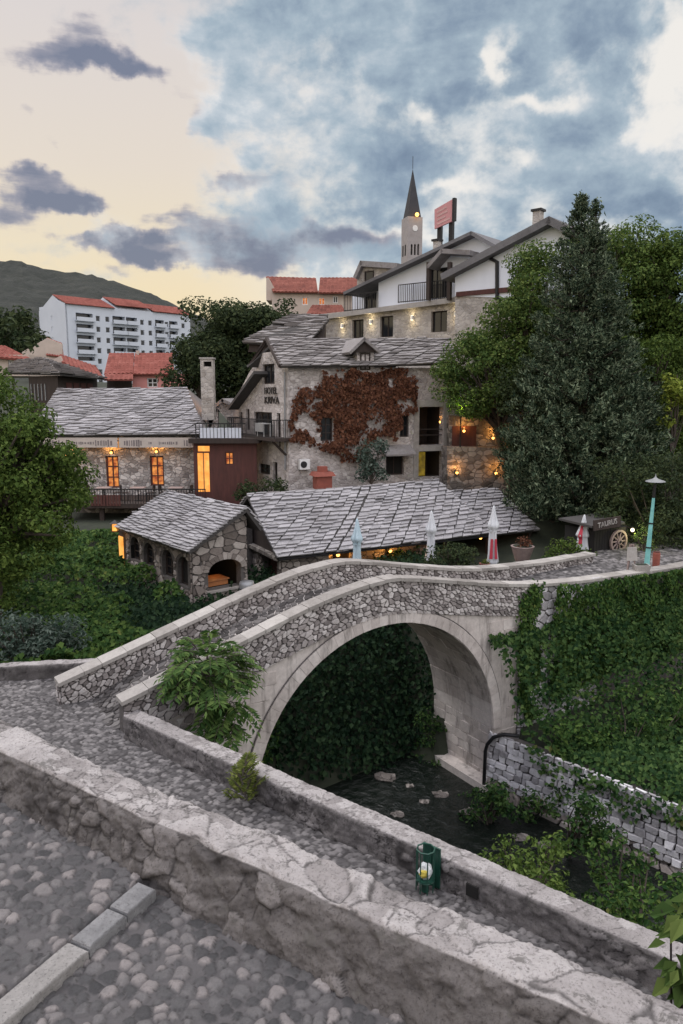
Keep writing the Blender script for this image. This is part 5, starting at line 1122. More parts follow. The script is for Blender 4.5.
# timber wing with the lit doorway, roof terrace above
FW_ = Frame((0, 43.6), 0); tw = thing('timber_wing', 'red-brown timber wing with a glowing doorway and a roof terrace', 'building', PY(220, 500, 43.6))
wd, ww = rect(FW_, 197.5, 453, 209.5, 492), rect(FW_, 225, 452, 233.5, 465); tp = rect(FW_, 197.5, 446, 209.5, 451.5)
a = FW_.px(194, 470)[0]; b_ = FW_.px(257, 470)[0]; z0, z1 = FW_.px(220, 512)[1], FW_.px(220, 443)[1]
flat_wall('front_wall', FW_, [(a, z0), (b_, z0), (b_, z1), (a, z1)], tw, 'wood_r', [rpoly(wd), rpoly(ww), rpoly(tp)], 0, 0.2)
mb = MB(); mb.prism(FW_, rpoly(wd), [], 0.14, 0.19); dd = mb.build('door', M['glow_d'], tw)
mb = MB(); mb.box(FW_, (wd[0] + wd[1]) / 2 - .03, (wd[0] + wd[1]) / 2 + .03, 0.09, 0.135, wd[2], wd[3]); mb.build('door_stile', M['wood_o'], dd)
mb = MB(); mb.prism(FW_, rpoly(tp), [], 0.14, 0.19); mb.build('transom_light', M['glow_d'], tw)
window(tw, FW_, ww, 0, 0.12, 'glow_w', 'wood_r', 2, 2)
mb = MB(); mb.box(FW_, a - .2, b_ + .2, -0.4, 5.0, z1 + .002, z1 + 0.28); mb.build('terrace_slab', M['wood_d'], tw)
mb = MB(); r_ = rect(FW_, 200, 428, 241, 438, -0.1); mb.box(FW_, r_[0], r_[1], -0.1, 0.02, r_[2], r_[3]); mb.build('terrace_parapet', M['white'], tw)
rail('terrace_railing', FW_, 196, 440, 246, 440, 0.95, -0.3, tw, 'iron', 0.2)
wh = thing('roof_house', 'small whitewashed stone house with a lamp-lit shuttered window beside the chimney', 'house', PY(222, 440, 49))
FX = Frame((0, 48.5), 0); lw_ = rect(FX, 208.5, 409, 218, 433); flat_wall('front_wall', FX, FX.pxs([(204, 442), (204, 412), (222, 400), (240, 408), (246, 442)]), wh, 'house', [rpoly(lw_)], 0, 0.4)
window(wh, FX, lw_, 0, 0.15, 'glass', 'wood_d', 2, 2)
mb = MB(); a, t_, b_ = PY(201, 414, 48.2), PY(222, 398.5, 48.2), PY(247, 410, 48.2); mb.slab(a, t_, t_ + [0, 5, 0], a + [0, 5, 0], .2); mb.slab(t_, b_, b_ + [0, 5, 0], t_ + [0, 5, 0], .2); mb.build('roof', M['slate_d'], wh)

# ---------------------------------------------------------------- dark hall and the houses behind
dh = thing('timber_hall', 'dark timber hall under a low hipped slab roof behind the restaurant', 'hall', PY(55, 398, 58))
cA, cB, cC = PY(4, 373, 62), PY(60, 374, 57), PY(106, 379, 64); rA, rB = PY(17, 360.5, 66), PY(43, 359.5, 64)
roof('roof', (cA, cB, rB, rA), dh, 'slate_d', colw=1.0, rowh=0.5, th=0.09); roof('side_roof', (cB, cC, rB + [.2, .1, 0], rB), dh, 'slate_d', colw=1.0, rowh=0.5, th=0.09)
mb = MB(); a, b_, c_ = PY(30, 400, 60.3), PY(59, 402, 57.8), PY(97, 400, 64); zt_ = cB[2] - .1
for p, q in ((a, b_), (b_, c_)): mb.hexa([(p[0], p[1], 8), (q[0], q[1], 8), (q[0], q[1] + .3, 8), (p[0], p[1] + .3, 8), (p[0], p[1], zt_), (q[0], q[1], zt_), (q[0], q[1] + .3, zt_), (p[0], p[1] + .3, zt_)])
mb.build('wall', M['wood_d'], dh)
FD = Frame.two(b_[:2], c_[:2]); 
for k in range(4):
    mb = MB(); x = 1.2 + 1.15 * k; mb.box(FD, x, x + .85, -0.06, -0.01, zt_ - 1.5, zt_ - .5); mb.build('shutter', M['wood_r'], dh)
FD2 = Frame.two(a[:2], b_[:2]); mb = MB(); [mb.box(FD2, 0.3 + .5 * k, .38 + .5 * k, -0.06, -0.01, zt_ - 1.9, zt_ - .6) for k in range(5)]; mb.build('baluster_rail', M['grey'], dh)

def house(name, label, mt, wallpx, Y, depth, roofpx, rt, wins=(), frame='white_p', pane='glass', rdepth=None):
    """gabled box whose street face lies at depth Y; wallpx outline in that plane, roof patch eave-left, eave-right, ridge-right, ridge-left"""
    F = Frame((0, Y), 0); h = thing(name, label, 'house', PY(sum(p[0] for p in wallpx) / len(wallpx), max(p[1] for p in wallpx), Y))
    rr = [rect(F, *w) for w in wins]; flat_wall('front_wall', F, F.pxs(wallpx), h, mt, [rpoly(r_) for r_ in rr], 0, 0.4)
    if wins: mb = MB(); P = F.pxs(wallpx); xs_ = [p[0] for p in P]; mb.box(F, min(xs_) + .05, max(xs_) - .05, 0.42, depth, min(p[1] for p in P), max(p[1] for p in P) - .05); mb.build('body', M[mt], h)
    for r_ in rr: window(h, F, r_, 0, 0.2, pane, frame, 2, 2, fw=0.12)
    for c in roofpx:
        a, b_, c_, d_ = c; tiled('roof', [PY(*a, Y - .5), PY(*b_, Y - .5), PY(*c_, Y + (rdepth or depth / 2)), PY(*d_, Y + (rdepth or depth / 2))], h, rt)
    return h
rh = house('red_roof_house', 'pink house with a bright red pantile roof in two sections', 'pink', [(132.5, 394), (132.5, 372), (172, 372), (172, 394)], 84, 9, [((104, 374), (133, 373), (134, 353), (109, 353)), ((133, 374), (174, 374), (173, 353), (135, 353))], 'tile', [(147, 378, 157.5, 387.5)])
tiled('lower_roof', [PY(104, 379.5, 81), PY(133, 379.5, 81), PY(133, 374, 83.4), PY(105, 374, 83.4)], rh)
mb = MB(); mb.hexa([PY(107, 394, 84), PY(132, 394, 84), PY(132, 394, 90), PY(107, 394, 90), PY(107, 375, 84), PY(132, 375, 84), PY(132, 373, 90), PY(107, 373, 90)]); mb.build('lower_wall', M['wood_d'], rh)
mb = MB(); mb.box(Frame((0, 88), 0), PY(136, 352, 88)[0], PY(138.5, 352, 88)[0], 0, .4, PY(136, 356, 88)[2], PY(136, 350.5, 88)[2]); mb.build('chimney', M['cream'], rh)
house('white_house', 'white house with a sloping red roof at the far left edge', 'cream', [(-30, 376), (-30, 354), (6, 357), (28, 360.5), (28, 376)], 72, 8, [((-40, 354), (34, 360), (6, 346), (-40, 342))], 'tile', [(8, 360, 13, 367)])
house('pink_gabled_house', 'pale pink gabled house below the apartment block', 'cream', [(20, 368), (22, 352), (47, 338), (62, 344), (62, 368)], 150, 12, [((46, 355), (64, 357), (62, 343), (47, 337.5))], 'tile', [])
house('low_red_roof_house', 'cream house with a long low red roof before the apartment block', 'cream', [(42, 378), (44, 364), (60, 356), (63, 364), (101, 379)], 76, 7, [((62, 362), (104, 378), (96, 366), (60, 354))], 'tile', [])

# ---------------------------------------------------------------- apartment block
K = np.array(PY(67, 340, 210)[:2]); FK = Frame.two(K, PY(190, 340, 242)[:2]); LK = float(FK.px(190, 320)[0])
ap = thing('apartment_block', 'long pale blue-white apartment block with balconies under a red tiled roof', 'apartments', (*K, 14))
ztk = FK.px(67, 303.5)[1]; zb_ = 12.0; LE = 14.7; FE = Frame(K + FK.w * LE, math.degrees(math.atan2(-FK.w[1], -FK.w[0])))
flo = 3.0; floors = 7
bcols = [(FK.px(76, 320)[0], FK.px(93, 320)[0]), (FK.px(112.5, 320)[0], FK.px(125, 320)[0]), (FK.px(126, 320)[0], FK.px(137, 320)[0]), (FK.px(155, 320)[0], FK.px(164, 320)[0]), (FK.px(169, 320)[0], FK.px(177.5, 320)[0])]
wcols = [FK.px(x, 320)[0] for x in (98, 107.5, 142, 150, 166.5, 183)]
holes = []; bal_ = []; wnd = []
for f in range(floors):
    z1 = ztk - 2.2 - f * flo
    for a, b_ in bcols:
        if f < 6: holes.append([(a, z1 - 2.0), (b_, z1 - 2.0), (b_, z1), (a, z1)]); bal_.append((a, b_, z1))
    for x in wcols: r_ = (x - .65, x + .65, z1 - 1.9, z1 - .4); holes.append(rpoly(r_)); wnd.append(r_)
flat_wall('long_wall', FK, [(0, zb_), (LK, zb_), (LK, ztk), (0, ztk)], ap, 'apart', holes, 0, 1.6)
mb = MB(); mb.box(FK, 0.1, LK - .1, 1.55, 14.6, zb_, ztk); mb.build('body', M['apart'], ap)
for r_ in wnd: window(ap, FK, r_, 0, 0.25, nx=1, ny=1, frame='apart', fw=0.08)
for a, b_, z1 in bal_:
    mb = MB(); mb.box(FK, a - .3, b_ + .3, -1.1, 0.0, z1 - 2.25, z1 - 2.02); mb.box(FK, a - .3, b_ + .3, -1.1, -0.95, z1 - 2.02, z1 - 1.15); bo = mb.build('balcony', M['apart'], ap)
    mb = MB(); mb.box(FK, a + .1, b_ - .1, 1.45, 1.54, z1 - 1.98, z1 - .05); mb.build('balcony_door', M['glass'], bo)
pk = FE.px(56, 301)
ehs = []
for f in range(5):
    z1 = ztk - 2.6 - f * flo; ehs.append((LE * .45, LE * .45 + 1.0, z1 - 1.5, z1 - .2))
flat_wall('end_wall', FE, [(0, zb_), (LE, zb_), (LE, ztk), (pk[0] + 1.5, pk[1]), (pk[0] - 1, pk[1] - .5), (0, FE.px(42, 311)[1])], ap, 'apart', [rpoly(r_) for r_ in ehs], -0.02, 0.5)
for r_ in ehs: window(ap, FE, r_, -0.02, 0.2, nx=1, ny=1, frame='apart')
for a, b_, up in ((0, LK * .36, 0.0), (LK * .37, LK * .66, 0.9), (LK * .67, LK, 0.2)):
    z = ztk + up; tiled('roof', [np.array(FK(a, -.6, z)), np.array(FK(b_, -.6, z)), np.array(FK(b_, 6.5, z + 2.9)), np.array(FK(a, 6.5, z + 2.9))], ap, 'tile')
    mb = MB(); mb.add([FK(a, 0, z - .9), FK(a, 6.5, z + 2.7), FK(a, 14, z - .9), FK(b_, 0, z - .9), FK(b_, 6.5, z + 2.7), FK(b_, 14, z - .9)], [(0, 1, 2), (3, 5, 4), (0, 3, 4, 1), (1, 4, 5, 2)]); mb.build('roof_gable', M['apart'], ap)

# ---------------------------------------------------------------- long red roofed house behind the dark tree
FL_ = Frame((0, 95), 0); oh = thing('old_red_roof_house', 'long grey house with a weathered red roof and two small lit windows', 'house', PY(320, 312, 95))
ow = [rect(FL_, 302, 297, 308, 305), rect(FL_, 318.5, 297.5, 325, 305), rect(FL_, 333, 296, 338, 303)]
flat_wall('front_wall', FL_, FL_.pxs([(272, 318), (272, 290), (374, 291), (374, 318)]), oh, 'cream', [rpoly(r_) for r_ in ow], 0, .4)
for i, r_ in enumerate(ow): window(oh, FL_, r_, 0, .15, 'glow_w' if i < 2 else 'glass', 'white_p', 2, 1, fw=.1)
tiled('roof', [PY(273, 291.5, 94.4), PY(318, 292, 94.4), PY(316, 278, 99.5), PY(266, 276.5, 99.5)], oh, 'tile_old'); tiled('roof', [PY(318.5, 292.5, 94.2), PY(376, 292.5, 94.2), PY(376, 277.5, 99.3), PY(320, 277.5, 99.3)], oh, 'tile_old')
tiled('low_roof', [PY(306, 314, 90), PY(346, 314, 90), PY(342, 305, 93.5), PY(312, 305, 93.5)], oh, 'tile_old')
mb = MB(); mb.prism(FL_, FL_.pxs([(266, 300), (266, 278), (268, 277), (276, 291), (276, 300)]), [], 0.3, 5); mb.build('side_wall', M['cream'], oh)

# ---------------------------------------------------------------- church tower
FC = Frame(PY(407.5, 240, 300)[:2], 18); ct = thing('church_tower', 'tall square church tower with a dark pointed spire lit by a lamp', 'tower', FC(4, 4, 15))
ws = FC.px(422.3, 240)[0]; zs = FC.px(413, 216.5)[1]
ops = [rect(FC, 410.7, 244, 412.6, 255), rect(FC, 414, 244, 415.9, 255), rect(FC, 417.3, 244, 419.2, 255)]
flat_wall('shaft', FC, [(0, 15), (ws, 15), (ws, zs), (0, zs)], ct, 'tower', [apoly(r_) for r_ in ops], 0, 1.0)
mb = MB(); mb.box(FC, 0.02, ws - .02, 1.02, ws, 15, zs); mb.build('shaft_core', M['tower'], ct)
for r_ in ops: mb = MB(); mb.box(FC, r_[0], r_[1], .8, .9, r_[2], r_[3]); mb.build('belfry_opening', M['dark'], ct)
mb = MB()
for k in range(2): mb.box(FC, -.05, .0, 1.5 + 2.4 * k, 2.6 + 2.4 * k, ops[0][2], ops[0][3])
mb.build('side_opening', M['dark'], ct)
tipz = FC.px(413, 166)[1]; mb = MB(); b8 = [FC(ws / 2 + sx * ws * .43, ws / 2 + sy * ws * .43, zs + .02) for sx, sy in ((-1, -1), (1, -1), (1, 1), (-1, 1))]; mid = [FC(ws / 2 + sx * ws * .355, ws / 2 + sy * ws * .355, zs + 3) for sx, sy in ((-1, -1), (1, -1), (1, 1), (-1, 1))]; tip = FC(ws / 2, ws / 2, tipz)
mb.add(b8 + mid + [tip], [(0, 1, 5, 4), (1, 2, 6, 5), (2, 3, 7, 6), (3, 0, 4, 7), (4, 5, 8), (5, 6, 8), (6, 7, 8), (7, 4, 8), (3, 2, 1, 0)]); sp = mb.build('spire', M['spire'], ct)
mb = MB(); mb.tube([tip, (tip[0], tip[1], tip[2] + 4.5)], .12, 6); mb.build('finial', M['spire'], sp)
cz_ = FC.px(413, 228)[1]; mb = MB(); mb.tube([FC(ws * .5, -.15, cz_), FC(ws * .5, .05, cz_)], 1.1, 16); mb.build('clock_face', M['white_p'], ct)
mb = MB(); mb.blob(FC(ws * .55, -1.0, zs + .6), .75, 10, 0, .02); lo_ = mb.build('flood_lamp', M['bulb'], ct, True); light(FC(ws * .55, -2.2, zs + .6), 150, (1, .6, .2), .5, 'flood_light', lo_)

# ---------------------------------------------------------------- garden wall right of the creeper house
GW = Frame(PY(449, 470, 44.5)[:2], 8); gw = thing('garden_wall', 'two-tier rubble garden wall with lamps right of the creeper house', 'wall', GW(3, 0, 7))
flat_wall('upper_wall', GW, GW.pxs([(449, 470), (449, 415), (520, 424), (520, 470)], 0.0), gw, 'garden_wall', [], 0, .5)
flat_wall('lower_wall', GW, GW.pxs([(447, 510), (447, 447), (520, 448), (520, 510)], -1.2), gw, 'garden_wall', [], -1.2, -.02)
mb = MB(); r_ = rect(GW, 452, 426, 476, 446, -.05); mb.box(GW, r_[0], r_[1], -0.08, -0.01, r_[2], r_[3]); mb.build('timber_screen', M['wood_r'], gw)
# ================================================================ VEGETATION
def ball_pts(n, c, r, lo=0.35):
    d = RNG.normal(size=(n, 3)); d /= np.linalg.norm(d, axis=1, keepdims=True); q = (lo ** 3 + (1 - lo ** 3) * RNG.random(n)) ** (1 / 3)
    return np.array(c) + d * q[:, None] * np.array(r), d
def crown(name, clumps, per, size, m, parent, up=0.6, aspect=0.6, tangdown=0.0, lo=0.35):
    P, N = [], []
    for c, r in clumps:
        n = max(8, int(per * (np.prod(r) ** (2 / 3)))); p, d = ball_pts(n, c, r, lo); P.append(p); N.append(d + np.array([0, 0, up]) + RNG.normal(size=(n, 3)) * 0.45)
    P, N = np.concatenate(P), np.concatenate(N); s = size * (0.6 + 0.8 * RNG.random(len(P)))
    return leaf_cloud(name, P, N, s, M[m], parent, aspect, None if not tangdown else np.tile([0, 0, -tangdown], (len(P), 1)))
def limbs(mb, base, tips, r0, r1=0.03, sag=0.15):
    base = np.array(base, float)
    for tp in tips:
        tp = np.array(tp, float); k = random.uniform(0.1, 0.6); st = base + np.array([0, 0, k * max(0.2, (tp[2] - base[2]) * 0.5)]); md = st * 0.45 + tp * 0.55 + np.array([random.uniform(-.2, .2), random.uniform(-.2, .2), sag]) * np.linalg.norm(tp - st) * 0.3
        mb.tube([st, md, tp], [r0 * (1 - .5 * k), r0 * .45, r1], 6, cap=False)
def tree(name, label, cat, base, top, centre, radii, nclump, clr, per, size, m, seed, group=None, up=0.6, trunk=0.25, edge=0.55, keep=None, aspect=0.6, lo=0.35):
    """trunk with limbs reaching clumps of leaves scattered through an uneven ellipsoid"""
    global RNG; random.seed(seed); RNG = np.random.default_rng(seed); h = thing(name, label, cat, base, group); cl = []
    centre, radii = np.array(centre, float), np.array(radii, float)
    while len(cl) < nclump:
        d = RNG.normal(size=3); d /= np.linalg.norm(d); q = edge + (1 - edge) * RNG.random(); p = centre + d * radii * q
        if keep and not keep(p): continue
        r = clr * (0.55 + 0.8 * RNG.random()); cl.append((p, np.array([r * 1.15, r * 1.15, r * 0.75])))
    crown('crown', cl, per, size, m, h, up, aspect, 0, lo)
    mb = MB(); b = np.array(base, float); t_ = np.array([centre[0], centre[1], top]); mb.tube([b - [0, 0, .4], b * .6 + t_ * .4 + [random.uniform(-.2, .2), 0, 0], t_], [trunk, trunk * .75, trunk * .3], 8)
    limbs(mb, b * .55 + t_ * .45, [c for c, r in cl[::2]], trunk * .5, trunk * .08); mb.build('trunk', M['bark'], h); return h
def bush(name, label, clumps, per, size, m, cat='bush', group=None, up=0.7, aspect=0.6, stems=True, base=None):
    cs = [np.array(c) for c, r in clumps]; b = base if base is not None else np.array([np.mean([c[0] for c in cs]), np.mean([c[1] for c in cs]), min(c[2] - r[2] for c, r in clumps)])
    h = thing(name, label, cat, b, group); crown('foliage', clumps, per, size, m, h, up, aspect)
    if stems: mb = MB(); limbs(mb, np.array(b) - [0, 0, .1], cs[:24], .05, .012); mb.build('stem', M['bark'], h)
    return h
def clumps_px(rects, n, r, dj=0.6, seed=1, squash=0.8):
    """clumps scattered over picture regions [(x0,y0,x1,y1,depth)] with real depth spread dj"""
    random.seed(seed); out = []
    tot = sum((b - a) * (d - c) for a, c, b, d, Y in rects)
    for a, c, b, d, Y in rects:
        for _ in range(max(1, int(n * (b - a) * (d - c) / tot))):
            p = PY(random.uniform(a, b), random.uniform(c, d), Y + random.uniform(-dj, dj)); q = r * random.uniform(.6, 1.4); out.append((p, np.array([q, q, q * squash])))
    return out

# big broadleaf tree on the left bank
tb = PY(30, 600, 25)
def keepl(p):
    d = (p[1] * math.cos(PITCH) - (p[2] - CZ) * math.sin(PITCH)); x = 341.5 + FPX * p[0] / d; y = 512 - FPX * (p[1] * math.sin(PITCH) + (p[2] - CZ) * math.cos(PITCH)) / d
    lim = np.interp(y, [370, 395, 420, 450, 475, 500, 530, 560, 580], [14, 40, 60, 78, 104, 84, 74, 52, 30]); return x < lim - 8 and y > 366
tree('bank_tree', 'large leafy green tree leaning in at the left edge before the restaurant', 'tree', (tb[0] - 1.5, 25.2, 4.8), 12.0, (tb[0] - 0.4, 25.0, 9.9), (4.6, 2.6, 4.2), 240, 0.6, 520, 0.155, 'lf_tree', 11, edge=0.25, keep=keepl, trunk=.3)
# tall conifer with two tips
def conifer(name, label, base, tips, seed):
    global RNG; random.seed(seed); RNG = np.random.default_rng(seed); h = thing(name, label, 'tree', base); P, N, T_, Sz = [], [], [], []; mb = MB()
    for (tx, ty, tz_, rb, z0, nb) in tips:
        mb.tube([(base[0], base[1], base[2]), ((base[0] + tx) / 2, (base[1] + ty) / 2, (base[2] + tz_) / 2), (tx, ty, tz_)], [.32, .2, .02], 7, cap=False)
        for i in range(nb):
            q = random.random() ** (0.62 if i % 4 else 1.6); z = tz_ - (tz_ - z0) * q; a = random.uniform(0, 2 * math.pi); R_ = rb * (0.02 + 0.98 * q ** 0.82) * random.uniform(.74, 1.1) * min(1, .6 + 4 * q)
            if q > .9: R_ *= 0.86
            ax = tx + (base[0] - tx) * q; ay = ty + (base[1] - ty) * q; d = np.array([math.cos(a), math.sin(a), 0]); st = np.array([ax, ay, z]); en = st + d * R_ + np.array([0, 0, .12 * R_]); mid = st + d * R_ * .55 + np.array([0, 0, -.08 * R_])
            if i % 3 == 0: mb.tube([st, mid, en], [.05 * (.3 + q), .03, .01], 4, cap=False)
            nt = 2 + int(5 * q)
            for j in range(nt):      # upswept plumes towards the end of each branch
                k = random.uniform(.35, 1.04) if j else 1.0; lat = np.cross(d, [0, 0, 1]) * random.uniform(-.5, .5) * R_ * .28 * k; c0 = st + d * R_ * k + np.array([0, 0, (-.3 * k * (1 - k) + .12 * k * k) * R_]) + lat
                dt = d * random.uniform(.4, .9) + np.array([0, 0, random.uniform(.45, .95)]) + RNG.normal(size=3) * .22; dt /= np.linalg.norm(dt); Lp = (.28 + .34 * q) * random.uniform(.7, 1.25); n = int(16 + 16 * q); u = RNG.random(n); sp = RNG.normal(size=(n, 3)) * (Lp * .22) * (1.1 - .7 * u)[:, None]
                P.append(c0 + dt * (u * Lp)[:, None] + sp); N.append(RNG.normal(size=(n, 3)) + d * .5); T_.append((dt * 1.6 + sp / Lp * 2.2) * 1.6); Sz.append((.15 + .07 * q) * (.6 + .8 * RNG.random(n)))
            n = int(6 + 16 * q); k = RNG.random(n) * .75; P.append(st + d * (R_ * k)[:, None] + RNG.normal(size=(n, 3)) * .16); N.append(RNG.normal(size=(n, 3))); T_.append(RNG.normal(size=(n, 3))); Sz.append(.24 * (.6 + .8 * RNG.random(n)))
    leaf_cloud('crown', np.concatenate(P), np.concatenate(N), np.concatenate(Sz), M['lf_con'], h, .36, np.concatenate(T_), .2); mb.build('trunk', M['bark'], h); return h
CB = PY(583, 545, 38.5); CB[2] = 6.2; t1, t2 = PY(581, 199, 38.5), PY(596, 205, 38.8)
conifer('conifer', 'very tall dark grey-green conifer with a forked top beside the terrace', CB, [(t1[0], t1[1], t1[2], 4.6, 6.6, 760), (t2[0], t2[1], t2[2], 2.9, 9.5, 330)], 21)
# broadleaf trees on the slope behind it
def T(name, label, px, py, Y, rx, ry, rz, n, clr, per, size, m, seed, gzv=None, group=None, edge=.5, bx=0.0, **k):
    c = PY(px, py, Y); g = gz(c[0], c[1]) if gzv is None else gzv; return tree(name, label, 'tree', (c[0] + bx, c[1] + abs(bx) * .5, g), c[2] + rz * .5, c, (rx, ry, rz), n, clr, per, size, m, seed, group, edge=edge, **k)
SG = 'broadleaf trees on the slope by the hotel'
T('slope_tree', 'bright olive-green tree covering the right end of the hotel', 545, 322, 44, 2.2, 2.6, 4.7, 80, .8, 330, .18, 'lf_olive', 31, group=SG, edge=.6)
T('slope_tree', 'rounded green tree hanging over the lamp-lit garden wall', 482, 376, 42.8, 2.5, 2.0, 2.5, 80, .68, 380, .17, 'lf_olive', 32, group=SG, bx=2.4, edge=.6)
T('slope_tree', 'low green tree between the hanging tree and the conifer', 515, 348, 43.4, 2.4, 2.2, 3.4, 90, .74, 350, .18, 'lf_olive', 38, group=SG, bx=1.4, edge=.6)
T('slope_tree', 'open-topped tree right of the conifer tip with sky showing through', 632, 300, 46, 3.3, 3.0, 4.6, 140, .85, 260, .2, 'lf_olive', 33, group=SG)
T('slope_tree', 'dark tree crown at the right edge of the view', 690, 300, 44, 3.2, 3.0, 4.6, 120, .9, 260, .2, 'lf_tree', 34, group=SG)
T('slope_tree', 'shaded low tree between the conifer and the right edge', 650, 400, 41, 3.8, 2.5, 3.8, 170, .8, 280, .18, 'lf_tree', 35, group=SG)
T('slope_tree', 'dark tree behind the left skirt of the conifer', 530, 420, 40.5, 1.8, 1.8, 3.8, 60, .7, 280, .17, 'lf_dark', 36, group=SG)
T('young_tree', 'small yellow-green sapling at the right edge above the dark hedge', 676, 392, 37, .9, .8, 1.7, 26, .38, 260, .2, 'lf_yel', 37, edge=.2, trunk=.08)
# hedge behind the lamp post
bush('dark_hedge', 'tall dark hedge behind the turquoise lamp post', clumps_px([(600, 455, 700, 545, 33.5), (655, 500, 700, 560, 32.5)], 130, .55, 1.0, 41), 330, .15, 'lf_dark', 'hedge')
bush('yellow_green_shrub', 'yellow-green shrub under the small lamp beside the wooden wheel', clumps_px([(636, 530, 650, 560, 31.2)], 16, .28, .3, 42), 500, .1, 'lf_olive', 'shrub')
# dark tree behind the restaurant
DT = 'dark trees behind the restaurant'
T('dark_tree', 'broad dark tree with a rounded crown between the apartment block and the hotel', 247, 350, 68, 6.0, 4, 5.2, 170, 1.25, 150, .32, 'lf_dark', 51, group=DT, edge=.3)
T('dark_tree', 'lower dark tree merging into the left side of the broad one', 200, 368, 66, 3.0, 3, 3.2, 70, 1.0, 160, .3, 'lf_dark', 52, group=DT, edge=.3)
for k, (px, py, Y, r) in enumerate(((10, 333, 160, 7), (-12, 345, 120, 6), (28, 345, 190, 6))):
    T('distant_tree', ['dark tree below the wooded hill left of the apartments', 'dark tree cut by the left edge below the hill', 'small dark tree left of the apartment end wall'][k], px, py, Y, r, r * .7, r * .8, 40, r * .3, 14, 1.0, 'lf_dark', 55 + k, group='trees under the hill', edge=.2, gzv=14)

# ivy hanging on the retaining wall
def surf_leaves(name, label, cat, fn, n, size, m, seed, aspect=.8, root=None, kindv=None, parent=None, down=.6, jit=.35):
    """leaves over a surface: fn(a,b) of unit square samples -> points, normals, keep mask"""
    global RNG; RNG = np.random.default_rng(seed); P, N, K = fn(RNG.random(n), RNG.random(n)); P, N = P[K], N[K]; N = N + RNG.normal(size=N.shape) * jit
    s = size * (.6 + .8 * RNG.random(len(P)))
    if parent is None and kindv is None: parent = thing(name, label, cat, root if root is not None else (P[:, 0].mean(), P[:, 1].mean(), P[:, 2].min())); nm = 'foliage'
    else: nm = name
    o = leaf_cloud(nm, P, N, s, M[m], parent, aspect, np.tile([0, 0, -down], (len(P), 1)), .2)
    if kindv: o['kind'] = kindv; o['label'] = label; o['category'] = cat
    return parent or o
def bump2(a, b, k, amp): return amp * (fbm(a, b, 4, k) + .15)
def ivy_wall(a, b):
    s = 6.65 + a * 20; bot = np.interp(s, [5.4, 7, 9, 30], [2.5, 2.6, 3.0, 3.0]); top = np.interp(s, [5.3, 6.1, 8.35, 13.6, 30], [6.9, 6.83, 6.66, 6.44, 6.4]); z = bot + (top - bot) * b + .06; dep = .10 + np.maximum(0, bump2(s * .9, z * .9, 3, .9)) + np.maximum(0, bump2(s * 3, z * 2, 5, .3)) + RNG.random(len(s)) * .12 + .25 * np.clip((z - top + .7) / .7, 0, 1) * (fbm(s * 2, s * 0 + 3, 3) + .5)
    P = np.stack([B.o[0] + s * B.u[0] - dep * B.w[0], B.o[1] + s * B.u[1] - dep * B.w[1], z], 1); N = np.tile([-B.w[0], -B.w[1], .5], (len(s), 1)); return P, N, np.ones(len(s), bool)
iv = surf_leaves('wall_ivy', 'thick curtain of green ivy hanging over the retaining wall right of the bridge', 'ivy', ivy_wall, 26000, .15, 'lf_ivy', 61)
def ivy_str(a, b):   # loose strands on the pale stone next to the arch
    lines = [(5.38, 6.6, 5.32, 5.2), (5.32, 5.2, 5.75, 4.2), (5.75, 4.2, 5.5, 3.0), (5.5, 3.0, 6.2, 2.3), (5.75, 6.9, 5.7, 5.6), (5.7, 5.6, 6.05, 4.7), (6.05, 4.7, 6.1, 3.4), (5.4, 5.4, 5.42, 3.3), (6.02, 6.8, 5.9, 5.9), (5.42, 3.3, 5.9, 2.2)]
    i = (a * len(lines)).astype(int).clip(0, len(lines) - 1); Ln = np.array(lines)[i]; s = Ln[:, 0] + (Ln[:, 2] - Ln[:, 0]) * b + RNG.normal(size=len(a)) * .11; z = Ln[:, 1] + (Ln[:, 3] - Ln[:, 1]) * b + RNG.normal(size=len(a)) * .07; dep = .08 + RNG.random(len(a)) * .12
    P = np.stack([B.o[0] + s * B.u[0] - dep * B.w[0], B.o[1] + s * B.u[1] - dep * B.w[1], z], 1); return P, np.tile([-B.w[0], -B.w[1], .4], (len(a), 1)), np.ones(len(a), bool)
surf_leaves('ivy_strand', 'ivy_strand', None, ivy_str, 2600, .12, 'lf_ivy', 62, parent=iv)
# ledge bushes below
def ledge(a, b):
    s = a * 13 - .1; t_ = b * 9.5; P0 = W0[0] + s * WF.u[0] + (t_ - .25) * WF.w[0]; P1 = W0[1] + s * WF.u[1] + (t_ - .25) * WF.w[1]; bt = (P0 - B.o[0]) * B.w[0] + (P1 - B.o[1]) * B.w[1]; bs = (P0 - B.o[0]) * B.u[0] + (P1 - B.o[1]) * B.u[1]
    z = 2.2 + 2.5 * sm(bt, -2.4, -.2) + .45 * fbm(P0 * .8, P1 * .8, 4, 9) + .25 * sm(-bt, 0, 3) * 0 + .5 * sm(bt, -2.2, -.2) + RNG.random(len(a)) * .3 + np.maximum(0, fbm(P0 * .5, P1 * .5, 3, 4)) * 2.0 * sm(t_, .4, 1.5)
    over = t_ < .35; hang = np.where(over, (fbm(s * 1.1, s * 0 + 2, 3, 8) + .32).clip(0, 1) * 3.0 * RNG.random(len(a)) * sm(s, .4, 1.2), 0); z = z - hang
    P = np.stack([P0 - np.where(over, .12, 0) * WF.w[0], P1 - np.where(over, .12, 0) * WF.w[1], z], 1); N = np.tile([-.25, -.5, .8], (len(a), 1)); return P, N, (bt < .05) & (bs > 3.9)
surf_leaves('ledge_creeper', 'leafy creeper spreading on the ledge above the pale river wall', 'creeper', ledge, 32000, .15, 'lf_ivyb', 63)
